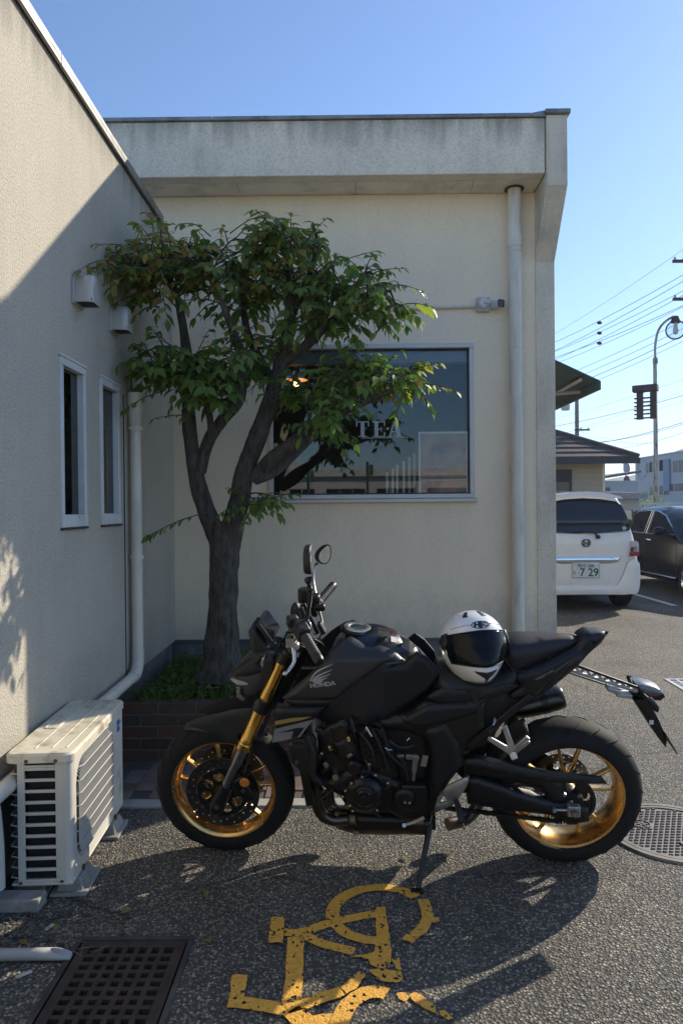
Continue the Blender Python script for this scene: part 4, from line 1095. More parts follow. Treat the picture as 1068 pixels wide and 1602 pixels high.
def frag(px):
    """turn a ring of pixels on the ground into a ragged flake of paint"""
    pts = [atZ(u, v, 0) for u, v in px]
    pts = [(p_.x, p_.y-2.4) for p_ in pts]
    out_ = []
    for i in range(len(pts)):
        a, b = pts[i], pts[(i+1) % len(pts)]; l = hypot(b[0]-a[0], b[1]-a[1]); k = max(1, int(l/.012))
        for j in range(k):
            x_ = a[0]+(b[0]-a[0])*j/k; y_ = a[1]+(b[1]-a[1])*j/k
            out_.append((x_ + .005*noise.noise((x_*60, y_*60, 0)), y_ + .005*noise.noise((x_*60, y_*60, 5))))
    V, T, E_ = cdt(out_, .05)
    pn[0] += 1; z = .0045 + .0012*(pn[0] % 6)
    q = MB(); q.add([(a, b, z) for a, b in V], T); return q.build('paint_stroke', M_PAINT, bm_, fix=True)
def stroke(px, wd):
    """a painted line along ground pixels, constant real width"""
    P = [atZ(u, v, 0) for u, v in px]; Lf = []; Rt = []
    for i, p_ in enumerate(P):
        d_ = (P[min(i+1, len(P)-1)] - P[max(i-1, 0)]).normalized(); s_ = Vector((-d_.y, d_.x, 0))*wd/2
        Lf.append(p_+s_); Rt.append(p_-s_)
    ring_ = [(p_.x, p_.y-2.4) for p_ in Lf + Rt[::-1]]
    out_ = []
    for i in range(len(ring_)):
        a, b = ring_[i], ring_[(i+1) % len(ring_)]; l = hypot(b[0]-a[0], b[1]-a[1]); k = max(1, int(l/.012))
        for j in range(k):
            x_ = a[0]+(b[0]-a[0])*j/k; y_ = a[1]+(b[1]-a[1])*j/k
            out_.append((x_ + .0035*noise.noise((x_*70, y_*70, 0)), y_ + .0035*noise.noise((x_*70, y_*70, 5))))
    V, T, E_ = cdt(out_, .05)
    pn[0] += 1; z = .0045 + .0012*(pn[0] % 6)
    q = MB(); q.add([(a, b, z) for a, b in V], T); return q.build('paint_stroke', M_PAINT, bm_)
s_ = lambda l: [(300 + a/2.3217, 1360 + b/2.3217) for a, b in l]
arc = lambda c_, rx, ry, a0, a1, n=16: [(c_[0]+rx*cos(radians(a0+(a1-a0)*k/n)), c_[1]+ry*sin(radians(a0+(a1-a0)*k/n))) for k in range(n+1)]
W = .044
stroke(s_(arc((682,168), 172, 98, -40, -185, 18)), .050)     # upper wheel, top and left
stroke(s_(arc((682,168), 172, 98, 175, 78, 14)), .046)
stroke(s_([(838,115),(850,150),(858,185),(835,225),(780,268)]), .043)
frag(s_([(862,185),(895,182),(900,195),(880,205),(862,200)]))
frag(s_([(278,276),(290,183),(336,184),(332,276)]))           # saddle block
stroke(s_([(330,232),(380,236),(430,222),(520,192),(690,160)]), W)   # bar
frag(s_([(668,160),(672,143),(702,140),(708,190),(720,260),(725,330),(660,330),(668,240)]))
stroke(s_([(395,240),(470,275),(590,306)]), .042)
frag(s_([(575,322),(640,316),(690,296),(725,300),(722,350),(690,372),(650,355),(640,335)]))
frag(s_([(725,335),(752,332),(764,380),(742,370)]))
frag(s_([(640,376),(700,372),(762,385),(765,415),(735,425),(700,420),(660,395)]))
stroke(s_([(378,250),(372,400),(358,505)]), .058)
frag(s_([(148,388),(204,388),(190,462),(175,490),(132,492)]))
stroke(s_([(135,488),(200,492),(360,520),(430,560),(520,552)]), .05)
stroke(s_([(345,515),(430,490),(545,450)]), .045)
frag(s_([(540,436),(610,380),(632,392),(600,440),(560,465)]))
stroke(s_(arc((665,640), 140, 185, -165, -72, 14)), .055)
frag(s_([(745,455),(775,450),(788,470),(775,486),(752,478)]))
frag(s_([(788,462),(815,452),(850,475),(885,505),(885,530),(850,515),(800,482)]))
frag(s_([(897,520),(918,520),(950,550),(945,562),(905,540)]))
stroke(s_([(360,520),(400,560),(470,590),(560,610)]), .06)

# ------------------------------------------------------------------ manhole cover
M_MAN = mat('manhole_iron', (.20,.175,.155), .55, .6, var=.2, vscale=12, dirt=(.1,.085,.075), dscale=9)
mc = atZ(1052, 1303, 0)
mh = thing('manhole_cover', 'round cast-iron manhole cover with raised studs behind the rear wheel', 'manhole cover', (mc.x, mc.y, 0))
MB().lathe([(0,.004),(.255,.004),(.255,.009),(.272,.009),(.272,.004),(.278,.004),(.278,.010),(.30,.010),(.304,0)], axis='Z', n=72).build('plate', M_MAN, mh, smooth=30)
st = None; k = 0
for i in range(-9, 10):
    for j in range(-9, 10):
        x_, y_ = i*.0265 + (j % 2)*.013, j*.0265
        if hypot(x_, y_) > .24 or (hypot(x_+.11, y_-.08)) < .05 or k >= 296: continue
        if st is None:
            q = MB(); q.add([(-.009,-.005,0),(.009,-.005,0),(.009,.005,0),(-.009,.005,0),(-.006,-.003,.006),(.006,-.003,.006),(.006,.003,.006),(-.006,.003,.006)], [(4,5,6,7),(0,1,5,4),(1,2,6,5),(2,3,7,6),(3,0,4,7)])
            st = q.build('stud', M_MAN, mh); st.location = (x_, y_, .004)
        else: linkcopy(st, mh, (x_, y_, .004))
        k += 1
MB().lathe([(.036,.0045),(.036,.009),(.042,.009),(.042,.0045)], c=(-.11,.08,0), axis='Z', n=28).build('emblem_ring', M_MAN, mh)
q = MB()
for a in range(6): q.bar((-.11,.08,.0065), (-.11+.028*cos(a*pi/3), .08+.028*sin(a*pi/3), .0065), .008, .004)
q.build('emblem', M_MAN, mh)
MB().box((-.02,-.125,.003),(.02,-.10,.0105)).build('lift_slot', M_MAN, mh)

# pale steel gutter grating at the right edge
M_GALV = mat('galvanised_steel', (.52,.52,.51), .45, .7, var=.1)
a_ = atZ(1035, 1063, 0)
gg = thing('gutter_grating', 'pale perforated steel gutter grating at the right edge', 'grating', (a_.x, a_.y-.42, 0), (0,0,radians(-2)))
for lo, hi in (((0,0,-.01),(1.2,.03,.008)), ((0,.39,-.01),(1.2,.42,.008)), ((0,.03,-.01),(.03,.39,.0075)), ((1.17,.03,-.01),(1.2,.39,.0075))):
    MB().box(lo, hi).build('frame', M_GALV, gg)
for i in range(1, 18): MB().box((.03+i*.065-.011,.03,-.01),(.03+i*.065+.011,.39,.007)).build('bar', M_GALV, gg)
for j in range(1, 6): MB().box((.03,.03+j*.06-.010,-.01),(1.17,.03+j*.06+.010,.0065)).build('bar', M_GALV, gg)
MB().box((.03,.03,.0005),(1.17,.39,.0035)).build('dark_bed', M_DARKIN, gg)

# ------------------------------------------------------------------ fallen leaves and litter
M_DRY = leafmat('dry_leaf', [(.16,.10,.04), (.26,.17,.07), (.20,.16,.05), (.30,.24,.12)], .15, .7)
dl = bpy.data.meshes.new('fallen_leaf'); dl.from_pydata(LEAFV, [], LEAFF); dl.materials.append(M_DRY); dl.shade_smooth()
spots = [(322,1396,'by the shadow of the front wheel'), (190,1432,'left of the bicycle symbol, below the air conditioner'), (330,1478,'between the grate and the bicycle symbol'), (629,1342,'on the sunlit asphalt under the engine'), (92,1448,'above the drain grate'), (700,1348,'between the side stand and the rear wheel'), (30,1475,'beside the cut pipe')]
for i, (u, v, lab) in enumerate(spots):
    p_ = atZ(u, v, 0); o = bpy.data.objects.new('fallen_leaf', dl); C.objects.link(o)
    o.location = (p_.x, p_.y, .008); o.rotation_euler = (random.uniform(-.2,.2), random.uniform(-.1,.2), random.uniform(0,6.28)); o.scale = (.045,.045,.06)
    tag(o, 'curled dry brown leaf lying ' + lab, 'leaf', 'fallen leaves on the asphalt')
lit = MB(); rt = random.Random(3)
for i in range(70):
    u, v = rt.uniform(0, 150), rt.uniform(1425, 1500)
    if i > 48: u, v = rt.uniform(125, 165), rt.uniform(1325, 1365)
    p_ = atZ(u, v, 0); a = rt.uniform(0, pi); l = rt.uniform(.015, .08)
    q_ = p_ + Vector((cos(a)*l, sin(a)*l, rt.uniform(0,.01)))
    lit.tube([p_+Vector((0,0,.003)), (p_+q_)/2+Vector((rt.uniform(-.01,.01), rt.uniform(-.01,.01), .006)), q_+Vector((0,0,.003))], .0011, 4)
tag(lit.build('dry_twigs', mat('dry_twig', (.20,.17,.13), .9), fix=False), 'thin dry twigs and grass stalks littered by the annex wall', 'litter', kind='stuff')
gt = MB()
for i in range(1500):      # loose grit swept against the wall foot, the drain and the kerb
    z_ = i % 3
    if z_ == 0: X, Y = -1.33 + abs(rt.gauss(0,.09)), rt.uniform(1.9, 2.68)
    elif z_ == 1: X, Y = rt.uniform(-1.3, -.4), 2.49 + abs(rt.gauss(0,.06))
    else: X, Y = rt.uniform(-1.0, .0), 3.53 - abs(rt.gauss(0,.05))
    r_ = rt.uniform(.0015,.0045); p_ = Vector((X, Y, r_*.5))
    gt.add([p_+Vector((rt.uniform(-1,1), rt.uniform(-1,1), rt.uniform(-.4,1)))*r_ for _ in range(4)], [(0,1,2),(0,2,3),(0,3,1),(1,3,2)])
tag(gt.build('loose_grit', mat('grit', (.26,.24,.2), .9, var=.4, vscale=30), fix=False), 'loose stone grit along the wall foot, drain and kerb', 'grit', kind='stuff')
for (u, v, l, lab) in ((38,1526,.05,'white paper scrap lying left of the drain grate'), (78,1452,.04,'pale wood chip lying above the cut pipe')):
    p_ = atZ(u, v, 0); q = MB(); q.cbox((0,0,.004), (l,.016,.003)); o = q.build('paper_scrap', mat('scrap', (.5,.48,.44), .8), bevel=.001); o.location = (p_.x, p_.y, 0); o.rotation_euler.z = random.uniform(.2,1.2)
    tag(o, lab, 'scrap')
# building across the street (seen mirrored in the cafe glass)
ob = thing('street_building', 'low pale building across the street, mirrored in the cafe glass', 'building', (0, -24, 0))
M_OB = mat('pale_wall', (.62,.6,.56), .8, var=.08)
MB().box((-9,-6,0),(7,0,3.0)).build('wall', M_OB, ob)
MB().box((-9.2,-6,3.001),(7.2,.3,3.35)).build('fascia', mat('fascia_white', (.66,.65,.63), .7), ob)
MB().box((-6.6,-4,3.352),(-5.4,-2,4.0)).build('roof_box', M_OB, ob)
MB().box((-3,-4,3.352),(-2.4,-2,3.9)).build('roof_box', M_OB, ob)
for i in range(6):
    x_ = -8.4+i*2.5
    w_ = MB().box((x_,-.05,1.3),(x_+1.9,.04,2.4)).build('window', mat('far_glass', (.03,.035,.04), .1), ob)
    for k in range(1,3): MB().box((x_+k*.63-.03,.041,1.3),(x_+k*.63+.03,.07,2.4)).build('mullion', M_ALU, w_)
for (x_, c_, h_, nm) in ((-2.2,(.30,.05,.06),2.7,'red'), (-1.3,(.05,.14,.09),2.9,'green'), (.8,(.05,.13,.09),3.1,'dark green')):
    po = thing('banner_pole', nm + ' banner pole by the street, mirrored in the cafe glass', 'pole', (x_, -14, 0))
    MB().tube([(0,0,0),(0,0,h_)], .05, 10).build('pole', mat('pole_'+nm, c_, .6), po, smooth=40)
    MB().box((.06,-.01,h_-.5),(.2,.01,h_-.1)).build('banner', mat('pole_'+nm, c_, .6), po)
# ------------------------------------------------------------------ motorcycle
LEAN, YAW = radians(10), radians(-3.75)
BF = Vector((-.551, 3.135, 0))                       # front tyre contact
bike = thing('motorcycle', 'matte black naked motorcycle with gold wheels and fork on its side stand', 'motorcycle', BF, (LEAN, 0, YAW))
BM = Matrix.Translation(BF) @ Matrix.Rotation(YAW, 4, 'Z') @ Matrix.Rotation(LEAN, 4, 'X')
BMI = BM.inverted()
_o = BMI @ Vector((0, 0, CAM_H))
def B(u, v, y=0.):
    """photograph pixel -> bike-local point on the plane y (bike: x to the rear, y away from viewer, z up)"""
    d_ = BMI.to_3x3() @ ray(u, v); t_ = (y - _o.y) / d_.y
    return _o + d_ * t_
def B2(lst, y=0.):
    r_ = []
    for u, v in lst:
        q = B(u, v, y); r_.append((q.x, q.z))
    return r_
c1 = lambda l: [(230 + a/2.4837, 830 + b/2.4837) for a, b in l]     # enlargements used for measuring
c2 = lambda l: [(600 + a/2.2821, 920 + b/2.2821) for a, b in l]
c3 = lambda l: [(340 + a/3.3375, 840 + b/3.3375) for a, b in l]
c4 = lambda l: [(440 + a/3.3375, 1080 + b/3.3375) for a, b in l]
FX = .026; WB = 1.467; RF, RR = .302, .312
K_MATTE = mat('matte_black_paint', (.011,.0115,.013), .42, var=.12, vscale=4, spec=.38)
K_GREY = mat('matte_graphite_paint', (.026,.026,.025), .40, var=.1, vscale=4, spec=.5)
K_GLOSS = mat('black_blue_paint', (.008,.009,.015), .28, spec=.5, coat=.25)
K_PLAST = mat('black_plastic', (.010,.010,.010), .5, bump=.15, bscale=600)
K_DEEP = mat('black_frame', (.006,.006,.0065), .38, var=.2)
K_ENG = mat('engine_black', (.009,.0085,.008), .38, .2, var=.25, vscale=20)
K_ENG2 = mat('engine_cover_satin', (.020,.019,.018), .3, .4, var=.2, vscale=20, rvar=.08)
K_RUB = mat('tyre_rubber', (.012,.012,.012), .75, var=.2, vscale=9, bump=.2, bscale=300, spec=.3)
K_RUBG = mat('tyre_groove', (.006,.006,.006), .9)
K_GOLD = mat('gold_wheel', (.78,.50,.20), .27, 1.0, var=.08, vscale=12, rvar=.06)
K_FORK = mat('gold_fork', (.82,.50,.12), .26, 1., rvar=.05)
K_CHR = mat('chrome_steel', (.6,.6,.6), .14, 1., rvar=.06)
K_STEEL = mat('grey_steel', (.32,.32,.33), .3, 1., var=.2, vscale=30)
K_ALU = mat('cast_aluminium', (.50,.49,.47), .38, .9, var=.15, vscale=25, rvar=.08)
K_DISC = mat('disc_steel', (.16,.155,.15), .3, 1., var=.2, vscale=20)
K_SEAT = mat('seat_vinyl', (.013,.013,.014), .5, bump=.5, bscale=420, bdist=.0015)
K_AMB = mat('amber_reflector', (.55,.18,.02), .25, spec=.6)
K_WHITE = mat('white_lens', (.7,.7,.7), .25)
K_SILV = mat('silver_print', (.42,.42,.42), .35, .4)
K_RED = mat('red_lens', (.05,.006,.008), .15)
K_HEAD = mat('header_steel', (.13,.105,.088), .34, 1., var=.35, vscale=9, rvar=.08)
K_MUF = mat('muffler_steel', (.08,.074,.07), .32, 1., var=.2, vscale=7)
def part(mb, name, m, parent=bike, **kw): return mb.build(name, m, parent, **kw)
def mirror_copy(o, parent=bike):
    c_ = o.copy(); C.objects.link(c_); c_.parent = parent; c_.scale = (1, -1, 1); return c_

# ---- wheels
def wheel(x, R, wt, rim_r, ndisc, name, spoke_pairs, disc_r, dy):
    w_ = holder(name); w_.parent = bike; w_.location = (x, 0, R)
    hw = wt/2
    prof = []
    for k in range(19):                                   # tyre section: bead, sidewall, round crown
        a = -pi*.5*1.25 + pi*1.25*k/18
        prof.append((rim_r + .008 + (R-rim_r-.008)*max(0, cos(a))**.62 if abs(a) < pi/2 else rim_r+.004, hw*sin(a)*(1 if abs(a) <= pi/2 else .93)))
    part(MB().lathe(prof, n=72), 'tyre', K_RUB, w_, smooth=50)
    gv = MB(); ng = 22
    for i in range(ng):                                   # slanting tread grooves
        for sd in (-1, 1):
            th0 = 2*pi*(i + (.5 if sd > 0 else 0))/ng; pts = []
            for k in range(7):
                s_ = .12 + .70*k/6; a = s_*pi/2
                rr = rim_r+.008+(R-rim_r-.008)*cos(a)**.62; th = th0 + .30*(k/6)**1.5
                pts.append((((rr+.0006)*cos(th), sd*hw*sin(a)*1.004, (rr+.0006)*sin(th))))
            gv.tube(pts, [.0012,.0022,.0026,.0026,.0024,.0018,.001], 4, cap=False)
    part(gv, 'tread_groove', K_RUBG, w_)['kind'] = 'stuff'
    rb = rim_r
    rp = [(rb+.006,-hw*.78),(rb+.010,-hw*.74),(rb+.004,-hw*.66),(rb-.006,-hw*.55),(rb-.014,-hw*.25),(rb-.014,hw*.25),(rb-.006,hw*.55),(rb+.004,hw*.66),(rb+.010,hw*.74),(rb+.006,hw*.78),(rb-.004,hw*.74),(rb-.013,hw*.55),(rb-.022,hw*.22),(rb-.022,-hw*.22),(rb-.013,-hw*.55),(rb-.004,-hw*.74)]
    part(MB().lathe(rp, n=72, closed=True), 'rim', K_GOLD, w_, smooth=40)
    for k in range(spoke_pairs):                          # Y spokes in pairs
        for s_ in (-1, 1):
            a0 = 2*pi*k/spoke_pairs + .25; a1 = a0 + s_*.23
            sp = MB()
            p0 = Vector((.048*cos(a0+s_*.1), 0, .048*sin(a0+s_*.1))); p1 = Vector(((rb-.018)*cos(a1), 0, (rb-.018)*sin(a1)))
            sp.bar(p0, p1, .034, .014, up=(cos(a0+pi/2),0,sin(a0+pi/2)), w2=.024, h2=.012)
            part(sp, 'spoke', K_GOLD, w_, bevel=.003)
    part(MB().lathe([(.02,-.055),(.045,-.055),(.05,-.03),(.058,-.015),(.058,.015),(.05,.03),(.045,.055),(.02,.055)], n=32), 'hub', K_GOLD, w_, smooth=35)
    for sd in ((-1, 1) if ndisc == 2 else (1,)):
        cir = lambda r_, n_, cx=0, cy=0, ph=0: [(cx+r_*cos(2*pi*k/n_+ph), cy+r_*sin(2*pi*k/n_+ph)) for k in range(n_)]
        holes = [cir(disc_r*.72, 48)]
        for k in range(30):
            a = 2*pi*k/30; rr = disc_r*(.92, .86, .80)[k % 3]
            holes.append(cir(.0045, 6, rr*cos(a), rr*sin(a)))
        V, T, E_ = cdt(cir(disc_r, 72), .035, holes); n_ = len(V); q = MB()
        y0 = sd*dy
        q.add([(a, y0-.0022, b) for a, b in V]+[(a, y0+.0022, b) for a, b in V], [t_ for t_ in T]+[tuple(n_+i for i in reversed(t_)) for t_ in T]+[(a, b, n_+b, n_+a) for a, b in E_])
        part(q, 'brake_disc', K_DISC, w_)
        ca = MB()
        holes = [cir(.038, 24)] + [cir(.0235, 8, .072*cos(2*pi*k/8+.2), .072*sin(2*pi*k/8+.2)) for k in range(8)]
        V, T, E_ = cdt(cir(disc_r*.70, 48), .03, holes); n_ = len(V)
        ca.add([(a, y0-.004, b) for a, b in V]+[(a, y0+.003, b) for a, b in V], [t_ for t_ in T]+[tuple(n_+i for i in reversed(t_)) for t_ in T]+[(a, b, n_+b, n_+a) for a, b in E_])
        part(ca, 'disc_carrier', K_DEEP, w_)
        bo = MB()
        for k in range(10):
            a = 2*pi*k/10; bo.lathe([(0,-.007),(.007,-.007),(.008,-.003),(.008,.003),(0,.003)], c=(disc_r*.71*cos(a), y0, disc_r*.71*sin(a)), n=10)
        part(bo, 'disc_button', K_STEEL, w_, smooth=35)['kind'] = 'stuff'
    return w_
fw = wheel(FX, RF, .12, .222, 2, 'front_wheel', 5, .158, .062)
rw = wheel(WB, RR, .18, .224, 1, 'rear_wheel', 5, .12, .07)

# ---- fork
FA, FB = B(447,1022,-.105), B(342,1256,-.105)
fdir = (FA - FB).normalized()
def fp(t, y=None):
    q = FB + fdir*t
    return Vector((q.x, FB.y if y is None else y, q.z))
Lf = (FA - FB).length
t_up = (Vector((B(383,1172,-.105))) - FB).dot(fdir)           # bottom of gold outer tube
t_cl = (Vector((B(415,1104,-.105))) - FB).dot(fdir)           # lower triple clamp
for s_ in (-1, 1):
    lg = holder('fork_leg'); lg.parent = bike; lg.scale = (1, -s_, 1)
    def ring(t0, t1, r0, r1=None): return ([fp(t0), fp(t1)], [r0, r1 if r1 else r0])
    q = MB()
    ts = [(t_up-.002,.027),(t_up+.002,.031),(t_up+.028,.031),(t_up+.032,.028),(t_up+.06,.028),(t_up+.065,.0255),(t_cl-.05,.0265),(t_cl+.02,.027),(t_cl+.08,.0235),(Lf-.07,.0215),(Lf-.05,.0245),(Lf,.0245)]
    q.tube([fp(t) for t, _ in ts], [r_ for _, r_ in ts], 28); part(q, 'outer_tube', K_FORK, lg, smooth=35)
    q = MB(); q.tube([fp(.06), fp(t_up)], .0205, 24); part(q, 'inner_tube', K_STEEL, lg, smooth=35)
    q = MB(); q.tube([fp(-.045), fp(-.02), fp(.03), fp(.09)], [.022,.034,.032,.026], 16); q.tube([FB+Vector((0,-.02,0)), FB+Vector((0,.05,0))], .03, 16)
    part(q, 'axle_clamp', K_DEEP, lg, smooth=35)
    q = MB(); q.tube([FB+Vector((0,-.034,0)), FB+Vector((0,-.018,0))], .013, 12); q.tube([FB+Vector((0,-.036,0)), FB+Vector((0,-.030,0))], .007, 8); part(q, 'axle_nut', K_STEEL, lg, smooth=35)
    q = MB(); q.tube([fp(Lf), fp(Lf+.014)], [.0225,.018], 20); part(q, 'fork_cap', K_DEEP, lg, smooth=35)
    cp = fp(.085) + Vector((.075,.012,-.01))                  # caliper behind the leg
    q = MB(); q.cbox(cp, (.062,.055,.12), Matrix.Rotation(radians(-28),3,'Y')); q.cbox(cp+Vector((-.03,-.005,.0)), (.05,.03,.06), Matrix.Rotation(radians(-28),3,'Y'))
    part(q, 'caliper', K_DEEP, lg, bevel=.012)
    q = MB()
    for dz in (-.035, 0, .035): q.tube([cp+Vector((.012*dz/.035,-.03,dz)), cp+Vector((.012*dz/.035,-.024,dz))], .009, 10)
    part(q, 'caliper_bolt', K_STEEL, lg, smooth=35)
    rfp = B(383,1223,-.13)
    q = MB(); q.lathe([(0,-.012),(.017,-.011),(.0205,-.007),(.0205,.004),(0,.004)], c=rfp, n=24); part(q, 'reflector', K_AMB, lg, smooth=30)
    q = MB(); q.lathe([(.0205,-.006),(.0225,-.006),(.0225,.006),(.0205,.006)], c=rfp, n=24); q.bar(rfp+Vector((0,.006,0)), fp(.10)+Vector((0,-.01,0)), .02, .004); part(q, 'reflector_mount', K_DEEP, lg)
    q = MB(); q.tube(spline([cp+Vector((0,0,.06)), cp+Vector((.03,.03,.14)), fp(t_up+.12)+Vector((.05,.05,0)), fp(t_cl)+Vector((.03,.06,0))], 6), .005, 7); part(q, 'brake_hose', K_PLAST, lg, smooth=50)
cl = MB()
for t_, hgt in ((t_cl, .055), (Lf-.02, .04)):
    for s_ in (-1, 1): cl.tube([fp(t_-hgt/2, s_*.105), fp(t_+hgt/2, s_*.105)], .036 if hgt > .05 else .032, 20)
    cl.bar(fp(t_, -.105)+Vector((.02,0,.0)), fp(t_, .105)+Vector((.02,0,.0)), .07, hgt*.8, up=fdir)
part(cl, 'triple_clamp', K_DEEP, smooth=40)
part(MB().tube([fp(t_cl,0)+Vector((.045,0,-.02)), fp(Lf,0)+Vector((.06,0,0))], .035, 20), 'steering_head', K_DEEP, smooth=40)
for (u, v) in ((401,1098),): part(MB().lathe([(0,-.006),(.007,-.006),(.007,.0),(0,.0)], c=B(u,v,-.145), n=12), 'bolt', K_STEEL, smooth=30)

# ---- front fender: shell over the tyre with a flank reaching to the fork
fe = MB(); n_a, n_w = 30, 12
for i in range(n_a+1):
    t_ = i/n_a; a = radians(121 - 66*t_); rr = RF + .016 + .012*t_
    wd = .030 + .038*min(1, t_*3.2) if t_ < .31 else .068
    for k in range(n_w+1):
        s_ = -1 + 2*k/n_w
        fe.v.append((FX + rr*cos(a), wd*s_, RF + rr*sin(a) - .042*abs(s_)**2.6*(min(1, t_*3+.1))*1.0))
for i in range(n_a):
    for k in range(n_w):
        q = i*(n_w+1)+k; fe.f.append((q, q+1, q+n_w+2, q+n_w+1)); fe.m.append(0)
fo = part(fe, 'front_fender', K_GREY, smooth=50); sm = fo.modifiers.new('s', 'SOLIDIFY'); sm.thickness = .003
fl = c1([(160,764),(230,725),(330,700),(425,690),(412,745),(372,832),(330,832),(296,822),(290,800),(225,782)])
fl2 = part(MB(), 'x', K_GREY) if False else pillow('fender_flank', B2(fl, -.075), lambda x, z: -.072, K_GREY, bike, thick=.006, r=.012, drop=.006, res=.02)
mirror_copy(fl2)
q = MB(); q.bar(B(372,1150,-.08), fp(t_up-.02, -.09), .012, .05, up=(0,1,0)); part(q, 'fender_stay', K_DEEP)

# ---- headlight cowl and display
hc = B2(c1([(312,578),(325,556),(385,503),(425,470),(470,462),(505,470),(500,540),(470,600),(430,640),(400,655),(372,668),(345,655),(358,636),(330,612)]), -.07)
hx0 = min(p_[0] for p_ in hc); hx1 = max(p_[0] for p_ in hc)
pillow('headlight_cowl', hc, lambda x, z: -(.045 + .075*min(1, (x-hx0)/(hx1-hx0)*1.35)), K_GREY, bike, r=.05, drop=.03, sym=True, res=.014)
up_ = B2(c1([(322,558),(390,500),(440,470),(470,478),(440,500),(452,540),(395,565),(330,580)]), -.09)
pillow('cowl_brow', up_, lambda x, z: -(.060 + .07*min(1, (x-hx0)/(hx1-hx0)*1.3)), K_MATTE, bike, thick=.02, r=.012, drop=.008, res=.014)
lh = B2(c1([(318,586),(330,582),(392,588),(396,593),(366,602),(345,602)]), -.08)
lhx = min(p_[0] for p_ in lh)
lo_ = pillow('light_strip', lh, lambda x, z: -(.058 + .07*min(1, (x-hx0)/(hx1-hx0)*1.3)), mat('headlight_strip', (.30,.31,.31), .2, coat=.5), bike, thick=.02, r=.004, drop=.003, res=.012)
mirror_copy(lo_)
ln_ = B2(c1([(345,606),(366,606),(360,630),(385,650),(372,660),(350,648)]), -.07)
mirror_copy(pillow('headlight_lens', ln_, lambda x, z: -(.056 + .07*min(1, (x-hx0)/(hx1-hx0)*1.3)), mat('lens_grey', (.09,.095,.10), .15, coat=.5), bike, thick=.02, r=.004, drop=.003, res=.012))
wg = B2(c1([(445,500),(458,486),(452,512),(448,535),(440,520)]), -.14)
pillow('cowl_fin', wg, lambda x, z: -.138, K_ALU, bike, thick=.008, r=.004, drop=.003, res=.01)
# turn-signal stub behind the cowl
# display: a thin slab tilted back towards the rider
dA, dB, dC, dD = [B(*p_, -.0) for p_ in c1([(408,362),(446,312),(515,392),(484,432)])]
e1 = B(*c1([(438,358)])[0], -.075); e2 = B(*c1([(489,428)])[0], -.075)
dvec = (e2-e1).normalized(); nrm = Vector((-dvec.z, 0, dvec.x))
if nrm.z < 0: nrm = -nrm
dc = (e1+e2)/2; dc.y = 0
Md = Matrix((( dvec.x, 0, nrm.x), (0, 1, 0), (dvec.z, 0, nrm.z)))
ln_d = (e2-e1).length
dsp = part(MB().cbox(dc - nrm*.006, (ln_d*1.08,.17,.022), Md), 'display', K_PLAST, bevel=.008)
part(MB().cbox(dc + nrm*.0065, (ln_d*.98,.155,.004), Md), 'screen', mat('dark_screen', (.008,.009,.011), .08, coat=.5), dsp, bevel=.001)
part(MB().cbox(dc + nrm*.004 + Vector((0,-.087,0)), (ln_d*.96,.003,.004), Md), 'edge_trim', K_CHR, dsp)
hd = B2(c1([(405,372),(420,352),(440,368),(485,432),(500,440),(470,468),(430,462),(415,440)]), -.0)
pillow('display_housing', hd, lambda x, z: -.075, K_PLAST, bike, r=.02, drop=.015, sym=True, res=.015)

# ---- handlebar, grips, levers, mirrors
hbL, hbR = B(497,1030,-.375), B(519,918,.375)
gL0 = B(476,994,-.25); gR0 = B(497,944,.25)
ctr = fp(Lf+.05, 0) + Vector((.02,0,.0))
hb = holder('handlebar'); hb.parent = bike
part(MB().tube(spline([hbL, gL0, B(455,985,-.13), ctr+Vector((0,-.05,0)), ctr+Vector((0,.05,0)), B(470,958,.13), gR0, hbR], 6), .0115, 14), 'bar', K_DEEP, hb, smooth=50)
def along(a, b, t_): return a.lerp(b, t_)
for (a, b) in ((gL0, hbL), (gR0, hbR)):
    g_ = MB(); rs_ = []; ps_ = []
    for k in range(25):
        ps_.append(along(a, b, .05+.85*k/24)); rs_.append(.0175 + (.0016 if k % 3 else -.0006))
    g_.tube(ps_, rs_, 18); part(g_, 'grip', mat('grip_rubber', (.03,.03,.03), .6), hb, smooth=25)
    g_ = MB(); g_.tube([along(a,b,.9), along(a,b,.96), along(a,b,1.1), along(a,b,1.16)], [.019,.019,.019,.014], 18); part(g_, 'bar_end', K_DEEP, hb, smooth=35)
    dd_ = (b-a).normalized()
    M3 = dd_.to_track_quat('X','Z').to_matrix()
    g_ = MB(); g_.cbox(along(a,b,-.22), (.075,.05,.06), M3); g_.cbox(along(a,b,-.55)+Vector((-.02,0,.01)), (.035,.045,.045), M3); part(g_, 'switch_box', K_PLAST, hb, bevel=.009)
    g_ = MB()
    for k in range(4): g_.cbox(along(a,b,-.3+.07*k)+Vector((.022,0,.014*(k % 2))), (.01,.012,.012), M3)
    part(g_, 'switch_button', K_STEEL, hb, bevel=.002)
